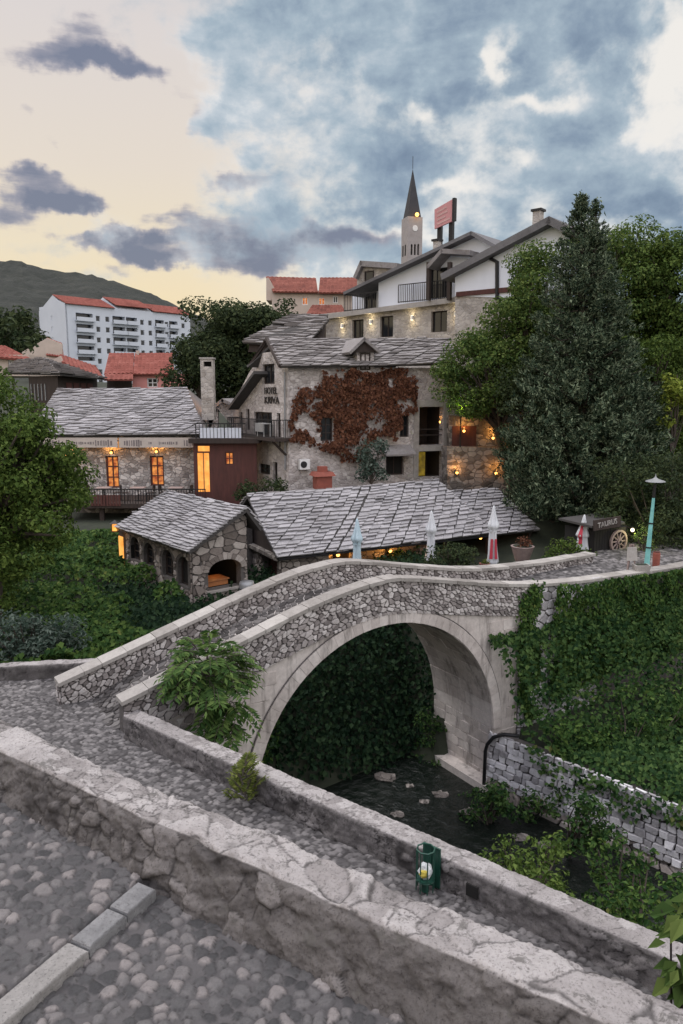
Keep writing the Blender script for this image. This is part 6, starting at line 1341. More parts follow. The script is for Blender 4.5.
bush('ledge_shrub', 'bushy green shrub on the ledge against the right end of the ivy wall', clumps_px([(610, 690, 700, 770, 22.2), (560, 725, 640, 785, 21.6)], 60, .4, .7, 64), 380, .15, 'lf_ivy')
# ivy bank seen under the arch
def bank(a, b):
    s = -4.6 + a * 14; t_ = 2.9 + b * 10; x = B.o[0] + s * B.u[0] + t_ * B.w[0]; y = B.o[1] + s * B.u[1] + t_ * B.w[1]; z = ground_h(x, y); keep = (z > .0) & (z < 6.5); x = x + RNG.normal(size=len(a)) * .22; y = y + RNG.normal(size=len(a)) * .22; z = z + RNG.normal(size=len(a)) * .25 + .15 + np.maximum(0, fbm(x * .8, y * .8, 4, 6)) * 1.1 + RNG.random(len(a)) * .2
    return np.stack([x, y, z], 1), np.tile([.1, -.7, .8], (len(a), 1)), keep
surf_leaves('bank_ivy', 'ivy darkened with painted shade covering the river bank seen under the bridge arch', 'ivy', bank, 46000, .17, 'lf_ivy_shaded', 65, kindv='stuff')
# ivy field between lane and pavilion
def field(a, b):
    x = -16 + a * 14; y = 20.8 + b * 17; z = ground_h(x, y); bt = (x - B.o[0]) * B.w[0] + (y - B.o[1]) * B.w[1]; bs = (x - B.o[0]) * B.u[0] + (y - B.o[1]) * B.u[1]
    ls, lt = (x - FP.o[0]) * FP.u[0] + (y - FP.o[1]) * FP.u[1], (x - FP.o[0]) * FP.w[0] + (y - FP.o[1]) * FP.w[1]; inside = (lt > -.1) & (ls > -.3)
    et = (x - EF.o[0]) * EF.w[0] + (y - EF.o[1]) * EF.w[1]
    z = z + .15 + np.maximum(0, fbm(x * .6, y * .6, 5, 2) + .05) * 2.4 + RNG.random(len(a)) * .22; keep = (bt > BW + .4) & ~inside & ((et > .5)); return np.stack([x, y, z], 1), np.tile([.05, -.45, .9], (len(a), 1)), keep
surf_leaves('ivy_field', 'thick green creeper carpeting the bank below the pavilion windows', 'ground cover', field, 38000, .18, 'lf_ivy', 66, kindv='stuff')
# grey-green bush behind the end wall, shed pieces
bush('grey_green_bush', 'dark grey-green bush behind the short wall at the lane end', clumps_px([(-20, 618, 50, 662, 21.6), (40, 622, 84, 658, 21.8)], 70, .36, .5, 67), 420, .16, 'lf_blue', aspect=.4)
# sapling with compound leaves in front of the bridge
def fronds(name, starts, m, parent, nl=11, L_=1.1, lf=.26, droop=.6, asp=.32):
    P, N, T_, Sz = [], [], [], []; mb = MB()
    for st, d in starts:
        st = np.array(st, float); d = np.array(d, float); d /= np.linalg.norm(d); l = L_ * random.uniform(.75, 1.2); pts = [st + d * l * q + np.array([0, 0, -droop * l * q * q]) for q in np.linspace(0, 1, 6)]; mb.tube(pts, [.012, .01, .009, .007, .005, .003], 4, cap=False)
        for k in range(nl):
            q = .22 + .78 * k / (nl - 1); p = st + d * l * q + np.array([0, 0, -droop * l * q * q]); tan = d + np.array([0, 0, -2 * droop * q]); tan /= np.linalg.norm(tan); sd = np.cross(tan, [0, 0, 1.0]); sd /= np.linalg.norm(sd) + 1e-9; up = np.cross(sd, tan); z = lf * (1.05 - .55 * abs(q - .45)) * random.uniform(.85, 1.15)
            for sg in ((-1, 1) if k < nl - 1 else (0,)):
                t_ = sd * sg + tan * .45 + np.array([0, 0, -.3]); t_ /= np.linalg.norm(t_); P.append(p + t_ * z * .5); N.append(up + RNG.normal(size=3) * .12); T_.append(t_ * 6); Sz.append(z)
    mb.build('stalk', M['bark'], parent); return leaf_cloud(name, np.array(P), np.array(N), np.array(Sz), M[m], parent, asp, np.array(T_), .12)
random.seed(71); RNG = np.random.default_rng(71)
sc_ = PY(208, 668, 16.6); sp_ = thing('sumac_sapling', 'young tree with long drooping feathery leaves growing against the bridge', 'sapling', (sc_[0] + .1, sc_[1], 3.2)); sts = []
for i in range(95):
    p, d = ball_pts(1, sc_ + [0, 0, -.1], (.62, .55, .75), .2); d = d[0]; sts.append((p[0], (d[0] * 1.0, d[1] * 1.0 - .25, .35 + .5 * abs(d[2]))))
for i in range(26): p = sc_ + np.array([random.uniform(-.1, .9), random.uniform(-.3, .2), random.uniform(-1.5, -.5)]); sts.append((p, (random.uniform(-.6, .9), random.uniform(-.8, .2), random.uniform(-.3, .4))))
fronds('foliage', sts, 'lf_sumac', sp_, 9, .78, .27, .55, .34)
mb = MB(); mb.tube([(sc_[0] + .1, sc_[1], 2.6), (sc_[0] + .05, sc_[1], 5), sc_ + [0, 0, .3]], [.07, .05, .02], 7); limbs(mb, (sc_[0] + .05, sc_[1], 5), [s[0] for s in sts[::4]], .03, .008); mb.build('trunk', M['bark'], sp_)
# weed by the lane, plants at the bottom right
wp = PZ(243, 806, PATHZ); wd_ = thing('lane_weed', 'yellowish weed sprouting behind the street wall on the lane', 'weed', wp); sts = []
for i in range(34): a = random.uniform(0, 6.3); q = random.random() * .22; sts.append(((wp[0] + .02 + math.cos(a) * q, wp[1] + math.sin(a) * q, wp[2] + random.uniform(.1, .85)), (math.cos(a) * .7, math.sin(a) * .7, .9)))
sts.append(((wp[0] + .16, wp[1], wp[2] + .5), (.15, 0, 1))); fronds('foliage', sts, 'lf_weed', wd_, 7, .34, .13, .25, .4)
BG = 'bushes on the river bank below the lane wall'
bush('river_bush', 'light green bush on the river bank behind the middle of the lane wall', clumps_px([(485, 838, 560, 900, 14.2), (515, 860, 565, 935, 13.0)], 56, .25, .5, 72), 560, .11, 'lf_tree', group=BG)
bush('river_bush', 'taller mid-green bush leaning against the foot of the river wall', clumps_px([(590, 836, 650, 930, 13.8), (610, 880, 690, 970, 12.2)], 84, .27, .6, 73), 560, .11, 'lf_ivy', group=BG)
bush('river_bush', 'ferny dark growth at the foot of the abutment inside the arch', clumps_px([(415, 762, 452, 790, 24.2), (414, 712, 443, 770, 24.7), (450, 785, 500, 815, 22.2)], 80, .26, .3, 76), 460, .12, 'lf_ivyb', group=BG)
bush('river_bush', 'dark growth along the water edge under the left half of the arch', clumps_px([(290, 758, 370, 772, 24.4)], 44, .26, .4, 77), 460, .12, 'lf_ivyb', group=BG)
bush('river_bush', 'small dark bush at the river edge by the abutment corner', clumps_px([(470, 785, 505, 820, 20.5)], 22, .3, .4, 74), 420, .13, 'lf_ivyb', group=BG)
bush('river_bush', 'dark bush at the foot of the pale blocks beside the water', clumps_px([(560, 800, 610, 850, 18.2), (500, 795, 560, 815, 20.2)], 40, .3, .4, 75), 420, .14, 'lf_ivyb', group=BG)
bl = PY(676, 935, 7.6); bp = thing('broadleaf_plant', 'plant with big glossy bright green leaves at the lower right edge', 'plant', (bl[0] + .1, bl[1], bl[2] - 2.6)); P, N, T_, Sz = [], [], [], []
for i in range(60):
    a = random.uniform(0, 6.3); q = random.random() ** .6; z = random.uniform(-.85, .42); P.append(bl + np.array([.12 + math.cos(a) * .33 * q, math.sin(a) * .3 * q, z])); N.append([math.cos(a) * .5, math.sin(a) * .5 - .3, .8]); T_.append([math.cos(a) * 3, math.sin(a) * 3, -.8]); Sz.append(random.uniform(.2, .36))
leaf_cloud('foliage', np.array(P), np.array(N), np.array(Sz), M['lf_olive'], bp, .55, np.array(T_), .25)
mb = MB(); [mb.tube([(bl[0] + .12, bl[1], bl[2] - 2.5), (p[0] * .5 + (bl[0] + .12) * .5, p[1], p[2] - .3), p], [.02, .012, .006], 5, cap=False) for p in P[::4]]; mb.build('stem', M['bark'], bp)
# russet creeper on the creeper house
CRP = [[(318, 372), (352, 368), (405, 370), (410, 400), (404, 425), (392, 436), (378, 436), (362, 446), (349, 462), (336, 462), (322, 452), (308, 447), (298, 446), (289, 438), (290, 426), (300, 424), (308, 436), (318, 442), (322, 440), (320, 416), (314, 410), (312, 390)], [(294, 402), (302, 398), (310, 404), (304, 408), (298, 420), (291, 426), (288, 418)], [(296, 398), (308, 396), (312, 402), (300, 404)], [(400, 382), (412, 378), (416, 396), (408, 410), (402, 404)]]
CR = [FM.pxs(p) for p in CRP]; s_lo, s_hi = min(p[0] for q in CR for p in q), max(p[0] for q in CR for p in q); z_lo, z_hi = min(p[1] for q in CR for p in q), max(p[1] for q in CR for p in q)
def creeper(a, b):
    s = s_lo + a * (s_hi - s_lo); z = z_lo + b * (z_hi - z_lo); w1 = fbm(s * 1.1, z * 1.1, 6, 1, .7) * 2.2; w2 = fbm(s * 1.1 + 9, z * 1.1, 6, 2, .7) * 2.2; k = np.array([any(inpoly((x + u, y + v), q) for q in CR) and not any(inpoly((x, y), rpoly(mh[w])) for w in ('w1', 'w2', 'lo')) for x, y, u, v in zip(s, z, w1, w2)]); k = k & (fbm(s * 1.6, z * 1.6, 5, 8) + .22 * RNG.random(len(s)) > .0); dep = .05 + np.maximum(0, fbm(s * .8, z * .8, 4, 3) + .1) * .8 + RNG.random(len(s)) * .15
    return np.stack([FM.o[0] + s * FM.u[0] - dep * FM.w[0], FM.o[1] + s * FM.u[1] - dep * FM.w[1], z], 1), np.tile([-FM.w[0], -FM.w[1], .4], (len(s), 1)), k
surf_leaves('russet_creeper', 'rust-red creeper spread over the front of the plastered stone house', 'creeper', creeper, 16000, .17, 'lf_red', 81)
bush('fig_bush', 'grey-green bush trained up the house wall under the russet creeper', clumps_px([(361, 442, 384, 478, 41.8)], 34, .4, .3, 82), 300, .17, 'lf_blue')
bush('balcony_shrub', 'dark shrub below the balcony of the creeper house', clumps_px([(238, 482, 285, 500, 41)], 30, .4, .6, 83), 300, .17, 'lf_dark')
bush('terrace_bush', 'dark round bush between the white parasols on the terrace', clumps_px([(430, 545, 472, 566, 30.5)], 30, .36, .4, 84), 420, .12, 'lf_dark')
bush('planter_bush', 'leafy bush above the far parapet by the folded red-tipped parasol', clumps_px([(545, 542, 590, 560, 30.8)], 26, .32, .4, 85), 420, .12, 'lf_tree')
bush('lit_shrub', 'shrub lit yellow-green by a spotlight on the garden wall', clumps_px([(449, 392, 476, 408, 43.0)], 24, .33, .3, 86), 420, .14, 'lf_olive', 'shrub')
# ================================================================ SMALL THINGS
WARM = (1.0, 0.42, 0.09)
# ---- warm wall lamps: one built, the rest copied
def make_wall_lamp():
    h = thing('wall_lamp', 'warm', 'lamp', (0, 0, 0), 'warm wall lamps around the gorge')
    mb = MB(); mb.box(F0, -.06, .06, -.03, .03, -.1, .1); mb.tube([(0, -.03, 0), (0, -.2, .06)], .018, 6); mb.build('bracket', M['iron'], h)
    mb = MB(); mb.lathe((0, -.2, .02), [(.12, 0), (.1, .06), (.03, .14), (.02, .16)], 12); mb.build('lamp_shade', M['iron'], h)
    mb = MB(); mb.blob((0, -.2, -.05), .085, 10, 0, .0); b_ = mb.build('bulb', M['bulb'], h, True); light((0, -.26, .22), 22, WARM, .08, 'lamp_light', b_); return h
wl0 = make_wall_lamp()
LAMPS = [(FR, 112, 451.5, -.05, 'lamp glowing above the restaurant window nearer the tree'), (FR, 157, 450.5, -.05, 'lamp glowing above the restaurant window nearer the timber wing'), (FR, 68, 458, -.05, 'lamp under the restaurant awning seen through the leaves of the bank tree'), (FX, 213, 406, -.05, 'lamp over the shuttered window of the whitewashed house'),
         (FM, 439, 421, .6, 'lamp hanging inside the dark loggia of the creeper house'), (GW, 463, 430, -.1, 'lamp on the timber screen of the garden wall'), (GW, 492, 437, -.05, 'lamp high on the garden wall beside the conifer'), (GW, 456, 471.5, -1.3, 'lamp low on the garden wall above the annexe roof'), (GW, 495, 472, -1.3, 'lamp low on the garden wall next to the conifer skirt'),
         (FH_, 336, 553, .6, 'lamp under the eave of the long house near its solid front corner'), (FH_, 388, 549, .6, 'lamp under the eave of the long house behind the white parasols'), (FH_, 478, 536, .1, 'lamp on the porch post of the long house beside the red printed parasol')]
for i, (F, x, y, t_, lab) in enumerate(LAMPS):
    o = wl0 if i == 0 else copy_tree(wl0); o.location = Vector([float(v) for v in F.w3(x, y, t_)]); o.rotation_euler = (0, 0, math.atan2(F.u[1], F.u[0])); o['label'] = 'warm ' + lab; ROOT[o.name] = np.array(o.location)
    if F is FH_:      # the eave lamps are the strong ones
        for ch in o.children_recursive:
            if ch.type == 'LIGHT': ch.data = ch.data.copy(); ch.data.energy = 75
# ---- pale up-and-down lights on the hotel
def make_sconce():
    h = thing('wall_sconce', 'x', 'lamp', (0, 0, 0), 'sconces on the hotel stone storey'); mb = MB(); mb.box(F0, -.09, .09, -.22, 0, -.14, .14); mb.build('housing', M['white_p'], h)
    mb = MB(); mb.box(F0, -.07, .07, -.2, -.04, .143, .16); mb.box(F0, -.07, .07, -.2, -.04, -.16, -.143); e_ = mb.build('lens', M['bulb_w'], h)
    light((0, -.3, .4), 6, (1, .8, .45), .05, 'up_light', e_); light((0, -.3, -.4), 6, (1, .8, .45), .05, 'down_light', e_); return h
sc0 = make_sconce()
for i, (x, y, lab) in enumerate(((343, 326, 'left of the first window from the rear'), (371.5, 322, 'between the two close-set windows'), (413, 318, 'between the middle window and the wide window'), (457, 314, 'right of the wide window by the tree'))):
    o = sc0 if i == 0 else copy_tree(sc0); o.location = Vector([float(v) for v in FT.w3(x, y, -.02)]); o.rotation_euler = (0, 0, math.atan2(FT.u[1], FT.u[0])); o['label'] = 'small pale wall light on the stone storey ' + lab
# ---- lime spotlight, lantern, little lamp by the wheel
p = GW.w3(461, 411, -1.1); s_ = thing('garden_spotlight', 'lime-yellow spotlight shining up into leaves on the garden wall', 'spotlight', p)
mb = MB(); mb.tube([(p[0], p[1], GW.px(461, 447.3, -1.1)[1]), p], .04, 8); mb.build('stake', M['iron'], s_); mb = MB(); mb.blob(p + [0, -.02, .08], .12, 10, 0, 0); b_ = mb.build('bulb', M['bulb_g'], s_, True); light(p + [0, -.6, .3], 150, (.8, 1, .12), .1, 'spot_glow', b_)
p = np.array(FP(a0 + .35, -.25, ez - .25)); s_ = thing('bay_lantern', 'square amber lantern over the lit timber bay of the pavilion', 'lantern', p)
mb = MB(); [mb.box(F0, p[0] + dx - .012, p[0] + dx + .012, p[1] + dy - .012, p[1] + dy + .012, p[2], p[2] + .34) for dx in (-.13, .13) for dy in (-.13, .13)]; mb.box(F0, p[0] - .16, p[0] + .16, p[1] - .16, p[1] + .16, p[2] - .03, p[2]); mb.add([(p[0] - .2, p[1] - .2, p[2] + .34), (p[0] + .2, p[1] - .2, p[2] + .34), (p[0] + .2, p[1] + .2, p[2] + .34), (p[0] - .2, p[1] + .2, p[2] + .34), (p[0], p[1], p[2] + .5)], [(0, 1, 4), (1, 2, 4), (2, 3, 4), (3, 0, 4), (3, 2, 1, 0)]); mb.build('frame', M['iron'], s_)
mb = MB(); mb.box(F0, p[0] - .1, p[0] + .1, p[1] - .1, p[1] + .1, p[2] + .01, p[2] + .3); b_ = mb.build('lit_glass', M['glow_d'], s_); light(p + [0, -.3, .1], 8, WARM, .1, 'lantern_light', b_)

# ---- folded parasols
def parasol(name_lab, px, ytop, Y, zb_, cm, red, wid=1.0, H=2.35):
    tp = PY(px, ytop, Y); h = thing('folded_parasol', name_lab, 'parasol', (tp[0], tp[1], zb_), 'folded parasols on the terrace'); b0 = tp[2] - H
    mb = MB(); mb.tube([(tp[0], tp[1], zb_), (tp[0], tp[1], tp[2])], .03, 8); mb.build('pole', M['white_p'], h)
    mb = MB(); mb.lathe((tp[0], tp[1], zb_), [(.3, 0), (.3, .06), (.06, .1), (.05, .25)], 14); mb.build('base', M['grey'], h)
    prof = [(.02, H + .04), (.05, H - .06), (.09, H - .3), (.15 * wid, H - .58), (.235 * wid, H - .84), (.21 * wid, H - .93), (.15, H - 1.02), (.14, H - 1.2), (.15, H - 1.5), (.17 * wid, .6), (.205 * wid, .25), (.235 * wid, .03), (.17 * wid, 0)]
    mb = MB(); n = 40; pr = prof[::-1]; zz = [q[1] for q in pr]; V = []; zs_ = np.linspace(0, H + .04, 34); ph = random.uniform(0, 6)
    for z in zs_:
        r = float(np.interp(z, zz, [q[0] for q in pr])); sw_ = ph + .5 * math.sin(z * 1.7)
        for k in range(n):
            a = 2 * math.pi * k / n; g = .20 * math.cos(6 * a + sw_) + .10 * math.cos(13 * a - 2 * z + ph) + .07 * math.sin(3 * a + 4 * z); V.append((tp[0] + r * (1 + g) * math.cos(a), tp[1] + r * (1 + g) * math.sin(a), b0 + z))
    mb.add(V, [(i * n + k, i * n + (k + 1) % n, (i + 1) * n + (k + 1) % n, (i + 1) * n + k) for i in range(33) for k in range(n)] + [tuple(range(n))[::-1], tuple(33 * n + k for k in range(n))]); cn = mb.build('canopy', M[cm], h, True)
    if H > 1.8: mb = MB(); mb.lathe((tp[0], tp[1], b0 + H - 1.1), [(.165, 0), (.17, .05)], 16); mb.build('tie_strap', M[cm], cn)
    if red:
        for a in red:
            mb = MB(); z0, z1 = b0 + .28, b0 + 1.15; n = 8; V = []
            for i in range(n + 1):
                z = z0 + (z1 - z0) * i / n; r = float(np.interp(z - b0, [q[1] for q in prof[::-1]], [q[0] for q in prof[::-1]])) * 1.3 + .012
                for da in (-.28, .28): V.append((tp[0] + r * math.cos(a + da), tp[1] + r * math.sin(a + da), z))
            V += [(x * .995 + tp[0] * .005, y * .995 + tp[1] * .005, z) for x, y, z in V]; k = 2 * (n + 1)
            mb.add(V, [(2 * i, 2 * i + 1, 2 * i + 3, 2 * i + 2) for i in range(n)] + [(k + 2 * i, k + 2 * i + 2, k + 2 * i + 3, k + 2 * i + 1) for i in range(n)]); mb.build('red_print', M['canvas_r'], cn)
    return h
parasol('folded pale blue parasol in front of the long slab roof', 357, 519.5, 31.3, 4.7, 'canvas_b', None)
parasol('plain white folded parasol standing left of the dark terrace bush', 431.5, 511.5, 33.0, 4.9, 'canvas', None)
parasol('folded white parasol with red print standing by the far parapet', 494, 506.5, 31.6, 4.9, 'canvas', (-2.0, -1.1), H=2.55)
parasol('short folded white parasol with red panels beside the wooden kiosk', 584.5, 515.5, 31.4, 5.9, 'canvas', (-2.3,), 1.15, 1.5)

# ---- street lamp
lb = PZ(646, 572, 6.36); lt = PY(655.5, 479, lb[1] + .1); s_ = thing('street_lamp', 'leaning turquoise street lamp post with a flat black shade', 'street lamp', lb)
mb = MB(); q = lb + (lt - lb) * .8; mb.tube([lb, lb + (lt - lb) * .3, q], [.115, .09, .055], 8); mb.build('post', M['turq'], s_)
mb = MB(); [mb.tube([lb + (lt - lb) * k, lb + (lt - lb) * (k + .015)], .125 - .06 * k, 8) for k in (.0, .26, .52)]; mb.build('band', M['iron'], s_)
mb = MB(); mb.tube([q, lb + (lt - lb) * .95], .06, 8); mb.build('neck', M['iron'], s_)
mb = MB(); mb.lathe(lt - [0, 0, .1], [(.36, 0), (.34, .03), (.12, .1), (.04, .16), (.02, .22), (.004, .3)], 16); mb.build('lamp_shade', M['grey'], s_)
# ---- kiosk, board sign, wagon wheel
FKI = Frame(PY(592, 560, 31.0)[:2], 30); ki = thing('wooden_kiosk', 'dark timber kiosk under a low roof at the end of the terrace', 'kiosk', FKI(1, .6, 6.3)); kw = FKI.px(626, 545)[0]
zk0, zk1 = 6.2, FKI.px(606, 529)[1]; mb = MB(); mb.box(FKI, 0, kw, 0, 1.6, zk0, zk1); mb.build('wall', M['dark'], ki)
mb = MB(); q = .04
while q < kw - .1: mb.box(FKI, q, q + .15, -.03, -.002, zk0, zk1 - .02); q += .165
mb.build('boarding', M['dark'], ki)
mb = MB(); mb.slab(FKI.w3(592, 526, -.3), FKI.w3(625, 522, -.3), np.array(FKI(kw + .2, 1.9, zk1 + .3)), np.array(FKI(-.1, 1.9, zk1 + .28)), .09); mb.build('roof', M['underlay'], ki)
sb = thing('name_board', 'dark board lettered TAURUS hung above the wooden wheel', 'sign', FKI.w3(610, 524, -.12)); mb = MB(); mb.prism(FKI, FKI.pxs([(594, 520.5), (621, 516), (621, 526.5), (594, 531)], -.6), [], -.6, -.55); brd = mb.build('board', M['wood_d'], sb)
lettering('TAURUS', FKI, 607.5, 523.5, .31, 'coping', sb, -.63, sx=1.0, tilt=.1)
wc = FKI.w3(618.5, 541.5, -.16); wr = .52; whl = thing('wagon_wheel', 'pale wooden wagon wheel hung on the dark kiosk front', 'wheel', wc); V = lambda r, a, t: tuple(wc + np.array([FKI.u[0], FKI.u[1], 0]) * r * math.cos(a) + np.array([0, 0, r * math.sin(a)]) + np.array([FKI.w[0], FKI.w[1], 0]) * t)
mb = MB(); n = 28
for i in range(n): a, b_ = 2 * math.pi * i / n, 2 * math.pi * (i + 1) / n; mb.hexa([V(r, g, t_) for t_ in (-.05, .05) for r, g in ((wr - .09, a), (wr, a), (wr, b_), (wr - .09, b_))])
mb.build('rim', M['pot'], whl)
for i in range(10): a = 2 * math.pi * i / 10; mb = MB(); mb.tube([V(.08, a, 0), V(wr - .07, a, 0)], [.04, .03], 6); mb.build('spoke', M['pot'], whl)
mb = MB(); mb.tube([V(0, 0, -.1), V(0, 0, .1)], .13, 12); mb.build('hub', M['pot'], whl); mb = MB(); mb.tube([V(0, 0, -.13), V(0, 0, -.09)], .06, 10); mb.build('axle_cap', M['iron'], whl)
p = FKI.w3(632.5, 530, -.3); s_ = thing('kiosk_lamp', 'small bright pale lamp beside the wooden wheel', 'lamp', p); mb = MB(); mb.tube([p + [-.15, .35, .1], p + [0, .03, .12], p + [0, 0, .05]], .015, 6); mb.build('arm', M['iron'], s_); mb = MB(); mb.blob(p, .085, 10, 0, 0); b_ = mb.build('bulb', M['bulb_w'], s_, True); light(p + [.1, -.25, 0], 28, (1, .95, .45), .08, 'lamp_light', b_)
p = PZ(631, 575, 6.36); s_ = thing('menu_easel', 'slim pale wooden easel standing by the kiosk', 'easel', p)
for dx, dy in ((-.16, 0), (.16, 0), (0, .35)): mb = MB(); mb.tube([p + [dx, dy, 0], p + [dx * .4, .1, 1.15]], .028, 6); mb.build('leg', M['pot'], s_)
mb = MB(); mb.hexa([p + np.array(v) for v in ((-.2, -.03, .55), (.2, -.03, .55), (.2, .01, .55), (-.2, .01, .55), (-.17, .04, 1.05), (.17, .04, 1.05), (.17, .08, 1.05), (-.17, .08, 1.05))]); mb.build('board', M['coping'], s_)
p = PZ(636.5, 575, 6.36) + [.12, -.1, 0]; s_ = thing('stone_trough', 'small grey stone trough on the paving by the easel', 'trough', p); mb = MB(); mb.hexa([p + np.array(v) for v in ((-.22, -.16, 0), (.22, -.16, 0), (.22, .16, 0), (-.22, .16, 0), (-.28, -.2, .42), (.28, -.2, .42), (.28, .2, .42), (-.28, .2, .42))]); mb.build('basin', M['coping'], s_); mb = MB(); mb.box(F0, p[0] - .22, p[0] + .22, p[1] - .15, p[1] + .15, p[2] + .424, p[2] + .43); mb.build('soil', M['earth'], s_)
p = PZ(656.5, 568, 6.4) + [.1, .3, 0]; s_ = thing('red_drum', 'small red drum standing behind the lamp post', 'drum', p); mb = MB(); mb.lathe(p, [(.13, 0), (.14, .3), (.14, .5), (.12, .56)], 16); mb.build('body', M['terra'], s_); mb = MB(); mb.lathe(p + [0, 0, .562], [(.12, 0), (.12, .03)], 16); mb.build('lid', M['wood_r'], s_)

# ---- litter bin on the lane wall
p = PZ(437, 880, PATHZ); p = np.array([*PF(PF.loc(p)[0], -.2, 0)[:2], PATHZ]); s_ = thing('litter_bin', 'dark green slatted litter bin with a white and yellow bag against the lane wall', 'litter bin', p); hh = .82; rr = .145
pos = [(p[0] + rr * math.cos(a), p[1] + rr * math.sin(a)) for a in [PF_ + math.atan2(PF.u[1], PF.u[0]) for PF_ in np.linspace(0, 2 * math.pi, 9)[:-1]]]
for x, y in pos: mb = MB(); mb.tube([(x, y, p[2] + .04), (x, y, p[2] + .74)], .010, 5); mb.build('slat', M['green_p'], s_)
for z in (.22, .74):
    mb = MB(); mb.tube([(x, y, p[2] + z) for x, y in pos + [pos[0]]], .014, 5, cap=False); mb.build('ring', M['green_p'], s_)
mb = MB(); mb.box(PF, PF.loc(p)[0] - .16, PF.loc(p)[0] + .16, PF.loc(p)[1] + .17, PF.loc(p)[1] + .2, p[2] + .02, p[2] + .7); mb.build('back_plate', M['green_p'], s_)
mb = MB(); mb.lathe(p + [0, 0, .02], [(.06, 0), (.06, .2), (.15, .2), (.15, .23)], 12); mb.build('foot', M['green_p'], s_)
bg = thing('rubbish_bag', 'crumpled white rubbish bag with yellow print inside the green bin', 'bag', p + [0, 0, .24]); random.seed(5); mb = MB(); mb.blob(p + [0, 0, .36], (.11, .11, .13), 12, 0, .18); bgo = mb.build('bag_body', M['paper'], bg); mb = MB(); mb.blob(p + [-.03, -.085, .36], (.07, .055, .07), 8, 0, .2); mb.build('yellow_wrapper', M['yellow'], bg)

# ---- on the creeper house
r_ = rect(FM, 300, 459.5, 310, 469.5, -.4); s_ = thing('air_conditioner', 'white air conditioner unit fixed on the plaster wall', 'air conditioner', FM((r_[0] + r_[1]) / 2, -.25, r_[2])); mb = MB(); mb.box(FM, r_[0], r_[1], -.4, -.06, r_[2], r_[3]); mb.build('casing', M['white_p'], s_)
mb = MB(); cxx, czz = r_[0] + (r_[1] - r_[0]) * .38, (r_[2] + r_[3]) / 2; mb.tube([FM(cxx, -.43, czz), FM(cxx, -.405, czz)], .19, 18); mb.build('fan_grille', M['iron'], s_); mb = MB(); [mb.box(FM, x, x + .04, -.06, 0, r_[2] - .12, r_[2] - .002) for x in (r_[0] + .05, r_[1] - .1)]; mb.build('bracket', M['grey'], s_)
r_ = rect(FM, 316, 471, 331, 490, -1.6); r2 = rect(FM, 313, 472, 334, 476, -1.6); s_ = thing('red_oven', 'red brick outdoor oven with a flared top below the creeper', 'oven', FM((r_[0] + r_[1]) / 2, -1.3, r_[2] - .5))
mb = MB(); mb.box(FM, r_[0], r_[1], -1.8, -1.0, r_[2] - .6, r2[2]); mb.build('body', M['terra'], s_); mb = MB(); mb.hexa([FM(a, t_, z) for z, k in ((r2[2] + .003, 0), (r2[3], .12)) for a, t_ in ((r2[0] + k, -1.95 + k), (r2[1] - k, -1.95 + k), (r2[1] - k, -.85 - k), (r2[0] + k, -.85 - k))]); mb.box(FM, r_[0] + .2, r_[1] - .2, -1.6, -1.2, r2[3] + .003, r2[3] + .3); mb.build('top', M['terra'], s_)
q = FN.px(263, 437, -.55)[0]; s_ = thing('balcony_table', 'small table under a white cloth on the gable balcony', 'table', FN(q, -.5, bz)); mb = MB(); mb.box(FN, q - .5, q + .5, -.78, -.25, bz + .72, bz + .77); mb.box(FN, q - .52, q + .52, -.8, -.785, bz + .28, bz + .775); mb.build('cloth', M['white_p'], s_)
for dx in (-.42, .42):
    for t_ in (-.72, -.32): mb = MB(); mb.box(FN, q + dx - .03, q + dx + .03, t_, t_ + .05, bz, bz + .718); mb.build('leg', M['white_p'], s_)
# ---- terrace furniture of the restaurant
def make_chair():
    h = thing('terrace_chair', 'x', 'chair', (0, 0, 0), 'dark chairs on the dining terrace'); mb = MB(); mb.box(F0, -.21, .21, -.21, .21, .43, .47); mb.build('seat', M['wood_d'], h); mb = MB(); mb.box(F0, -.2, .2, .18, .21, .55, .92); mb.build('backrest', M['wood_d'], h)
    for x in (-.19, .16):
        for y in (-.19, .17): mb = MB(); mb.box(F0, x, x + .03, y, y + .03, 0, .43 if y < 0 else .9); mb.build('leg', M['iron'], h)
    return h
def make_table():
    h = thing('terrace_table', 'x', 'table', (0, 0, 0), 'tables on the dining terrace'); mb = MB(); mb.box(F0, -.4, .4, -.4, .4, .72, .76); mb.build('table_top', M['pot'], h); mb = MB(); mb.tube([(0, 0, .03), (0, 0, .72)], .04, 8); mb.lathe((0, 0, 0), [(.25, 0), (.25, .03)], 12); mb.build('pedestal', M['iron'], h); return h
c0, t0_ = make_chair(), make_table(); k = 0
for j, (px, lab) in enumerate(((104, 'below the lit window nearer the tree'), (138, 'between the two lit windows'), (176, 'right of the lit window by the timber wing'))):
    p = PY(px, 490, 42.6); o = t0_ if j == 0 else copy_tree(t0_); o.location = (p[0], p[1], tzl); o['label'] = 'pale square table on the terrace ' + lab
    for dx, rz, side in ((-.75, math.pi / 2, 'left'), (.75, -math.pi / 2, 'right')):
        o = c0 if k == 0 else copy_tree(c0); o.location = (p[0] + dx, p[1] + random.uniform(-.1, .1), tzl); o.rotation_euler = (0, 0, rz + random.uniform(-.3, .3)); o['label'] = f'dark chair {side} of the table ' + lab; k += 1
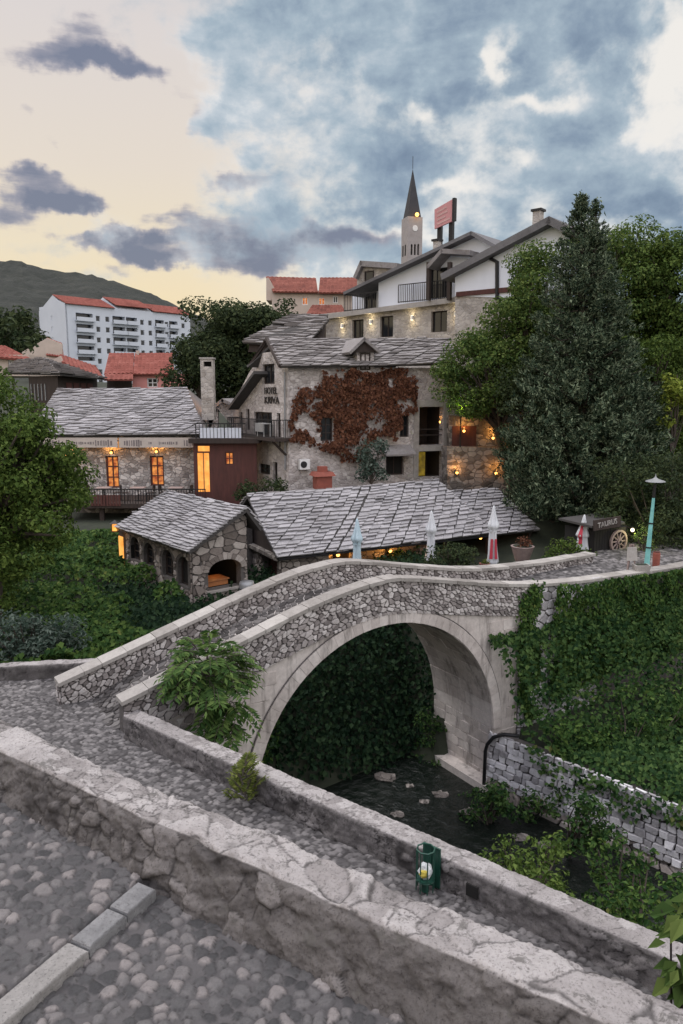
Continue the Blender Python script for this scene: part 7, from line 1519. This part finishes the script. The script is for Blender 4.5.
# ---- barrel, pots, small box, rocks
p = PY(247, 597, 27.9); s_ = thing('grey_barrel', 'blue-grey barrel beside the big arch of the pavilion', 'barrel', p - [0, 0, .3]); mb = MB(); mb.lathe(p - [0, 0, .3], [(.26, 0), (.31, .25), (.32, .5), (.3, .8), (.27, .92)], 18); mb.build('body', M['grey'], s_, True); mb = MB(); [mb.lathe(p + [0, 0, z], [(.325, 0), (.325, .03)], 18) for z in (0, .35)]; mb.build('hoop', M['iron'], s_)
p = FGL.w3(250.5, 517, -.5); s_ = thing('meter_box', 'small white box fixed high on the stone pillar', 'box', p); mb = MB(); mb.box(F0, p[0] - .07, p[0] + .07, p[1] - .06, p[1] + .06, p[2] - .12, p[2] + .12); mb.build('case', M['white_p'], s_); mb = MB(); mb.box(F0, p[0] - .075, p[0] + .075, p[1] - .07, p[1] + .065, p[2] + .122, p[2] + .14); mb.build('lid', M['grey'], s_)
random.seed(9); RNG = np.random.default_rng(9)
for (px, py, Y, r, mt, lf, lab, lab2) in ((522, 561, 32.2, .5, 'pot', 'lf_red', 'large stone flower pot under the dark porch', 'reddish flowers in the large stone pot'), (484.5, 570, 31.0, .22, 'terra', 'lf_weed', 'small terracotta pot at the foot of the porch lamp', 'short yellow-green plant in the small terracotta pot'), (601, 575, 30.4, .2, 'terra', 'lf_tree', 'small terracotta pot before the kiosk wall', 'green plant in the pot before the kiosk')):
    p = PY(px, py, Y); s_ = thing('flower_pot', lab, 'flower pot', p, 'pots on the terrace'); mb = MB(); mb.lathe(p, [(r * .6, 0), (r * .85, r * .8), (r, r * 1.3), (r * 1.05, r * 1.35), (r * .9, r * 1.36)], 16); mb.build('bowl', M[mt], s_); mb = MB(); mb.lathe(p + [0, 0, r * 1.365], [(r * .85, 0), (r * .85, .01)], 14); mb.build('soil', M['earth'], s_)
    bush('potted_plant', lab2, [(p + [random.uniform(-.4, .4) * r, random.uniform(-.4, .4) * r, r * 1.6 + random.uniform(0, .3) * r], np.array([r * .5] * 3)) for _ in range(8)], 420, .1, lf, 'plant', stems=True, base=p + [0, 0, r * 1.36])
RL = ['flat pale rock under the middle of the arch', 'small rounded rock in the water under the arch', 'wet grey rock near the abutment footing', 'low rock by the dark river bush', 'jagged little rock in midstream', 'pale rock close to the lane wall', 'pale broken stone beside the ferny growth', 'tiny pale stone in the dark water', 'angular stone by the dark bush at the blocks']
RP = [(385, 778, .28), (352, 772, .16), (468, 812, .2), (520, 838, .2), (425, 802, .14), (398, 815, .16), (440, 795, .2), (410, 786, .12), (545, 846, .18)]
for (px, py, r), lab in zip(RP, RL):
    p = PZ(px, py, .3); mb = MB(); mb.blob(p, (r * 1.3, r, r * .5), 10, 0, .3); o = mb.build('river_rock', M['garden_wall']); tag(o, lab, 'rock', 'rocks in the river'); o['kind'] = 'thing'
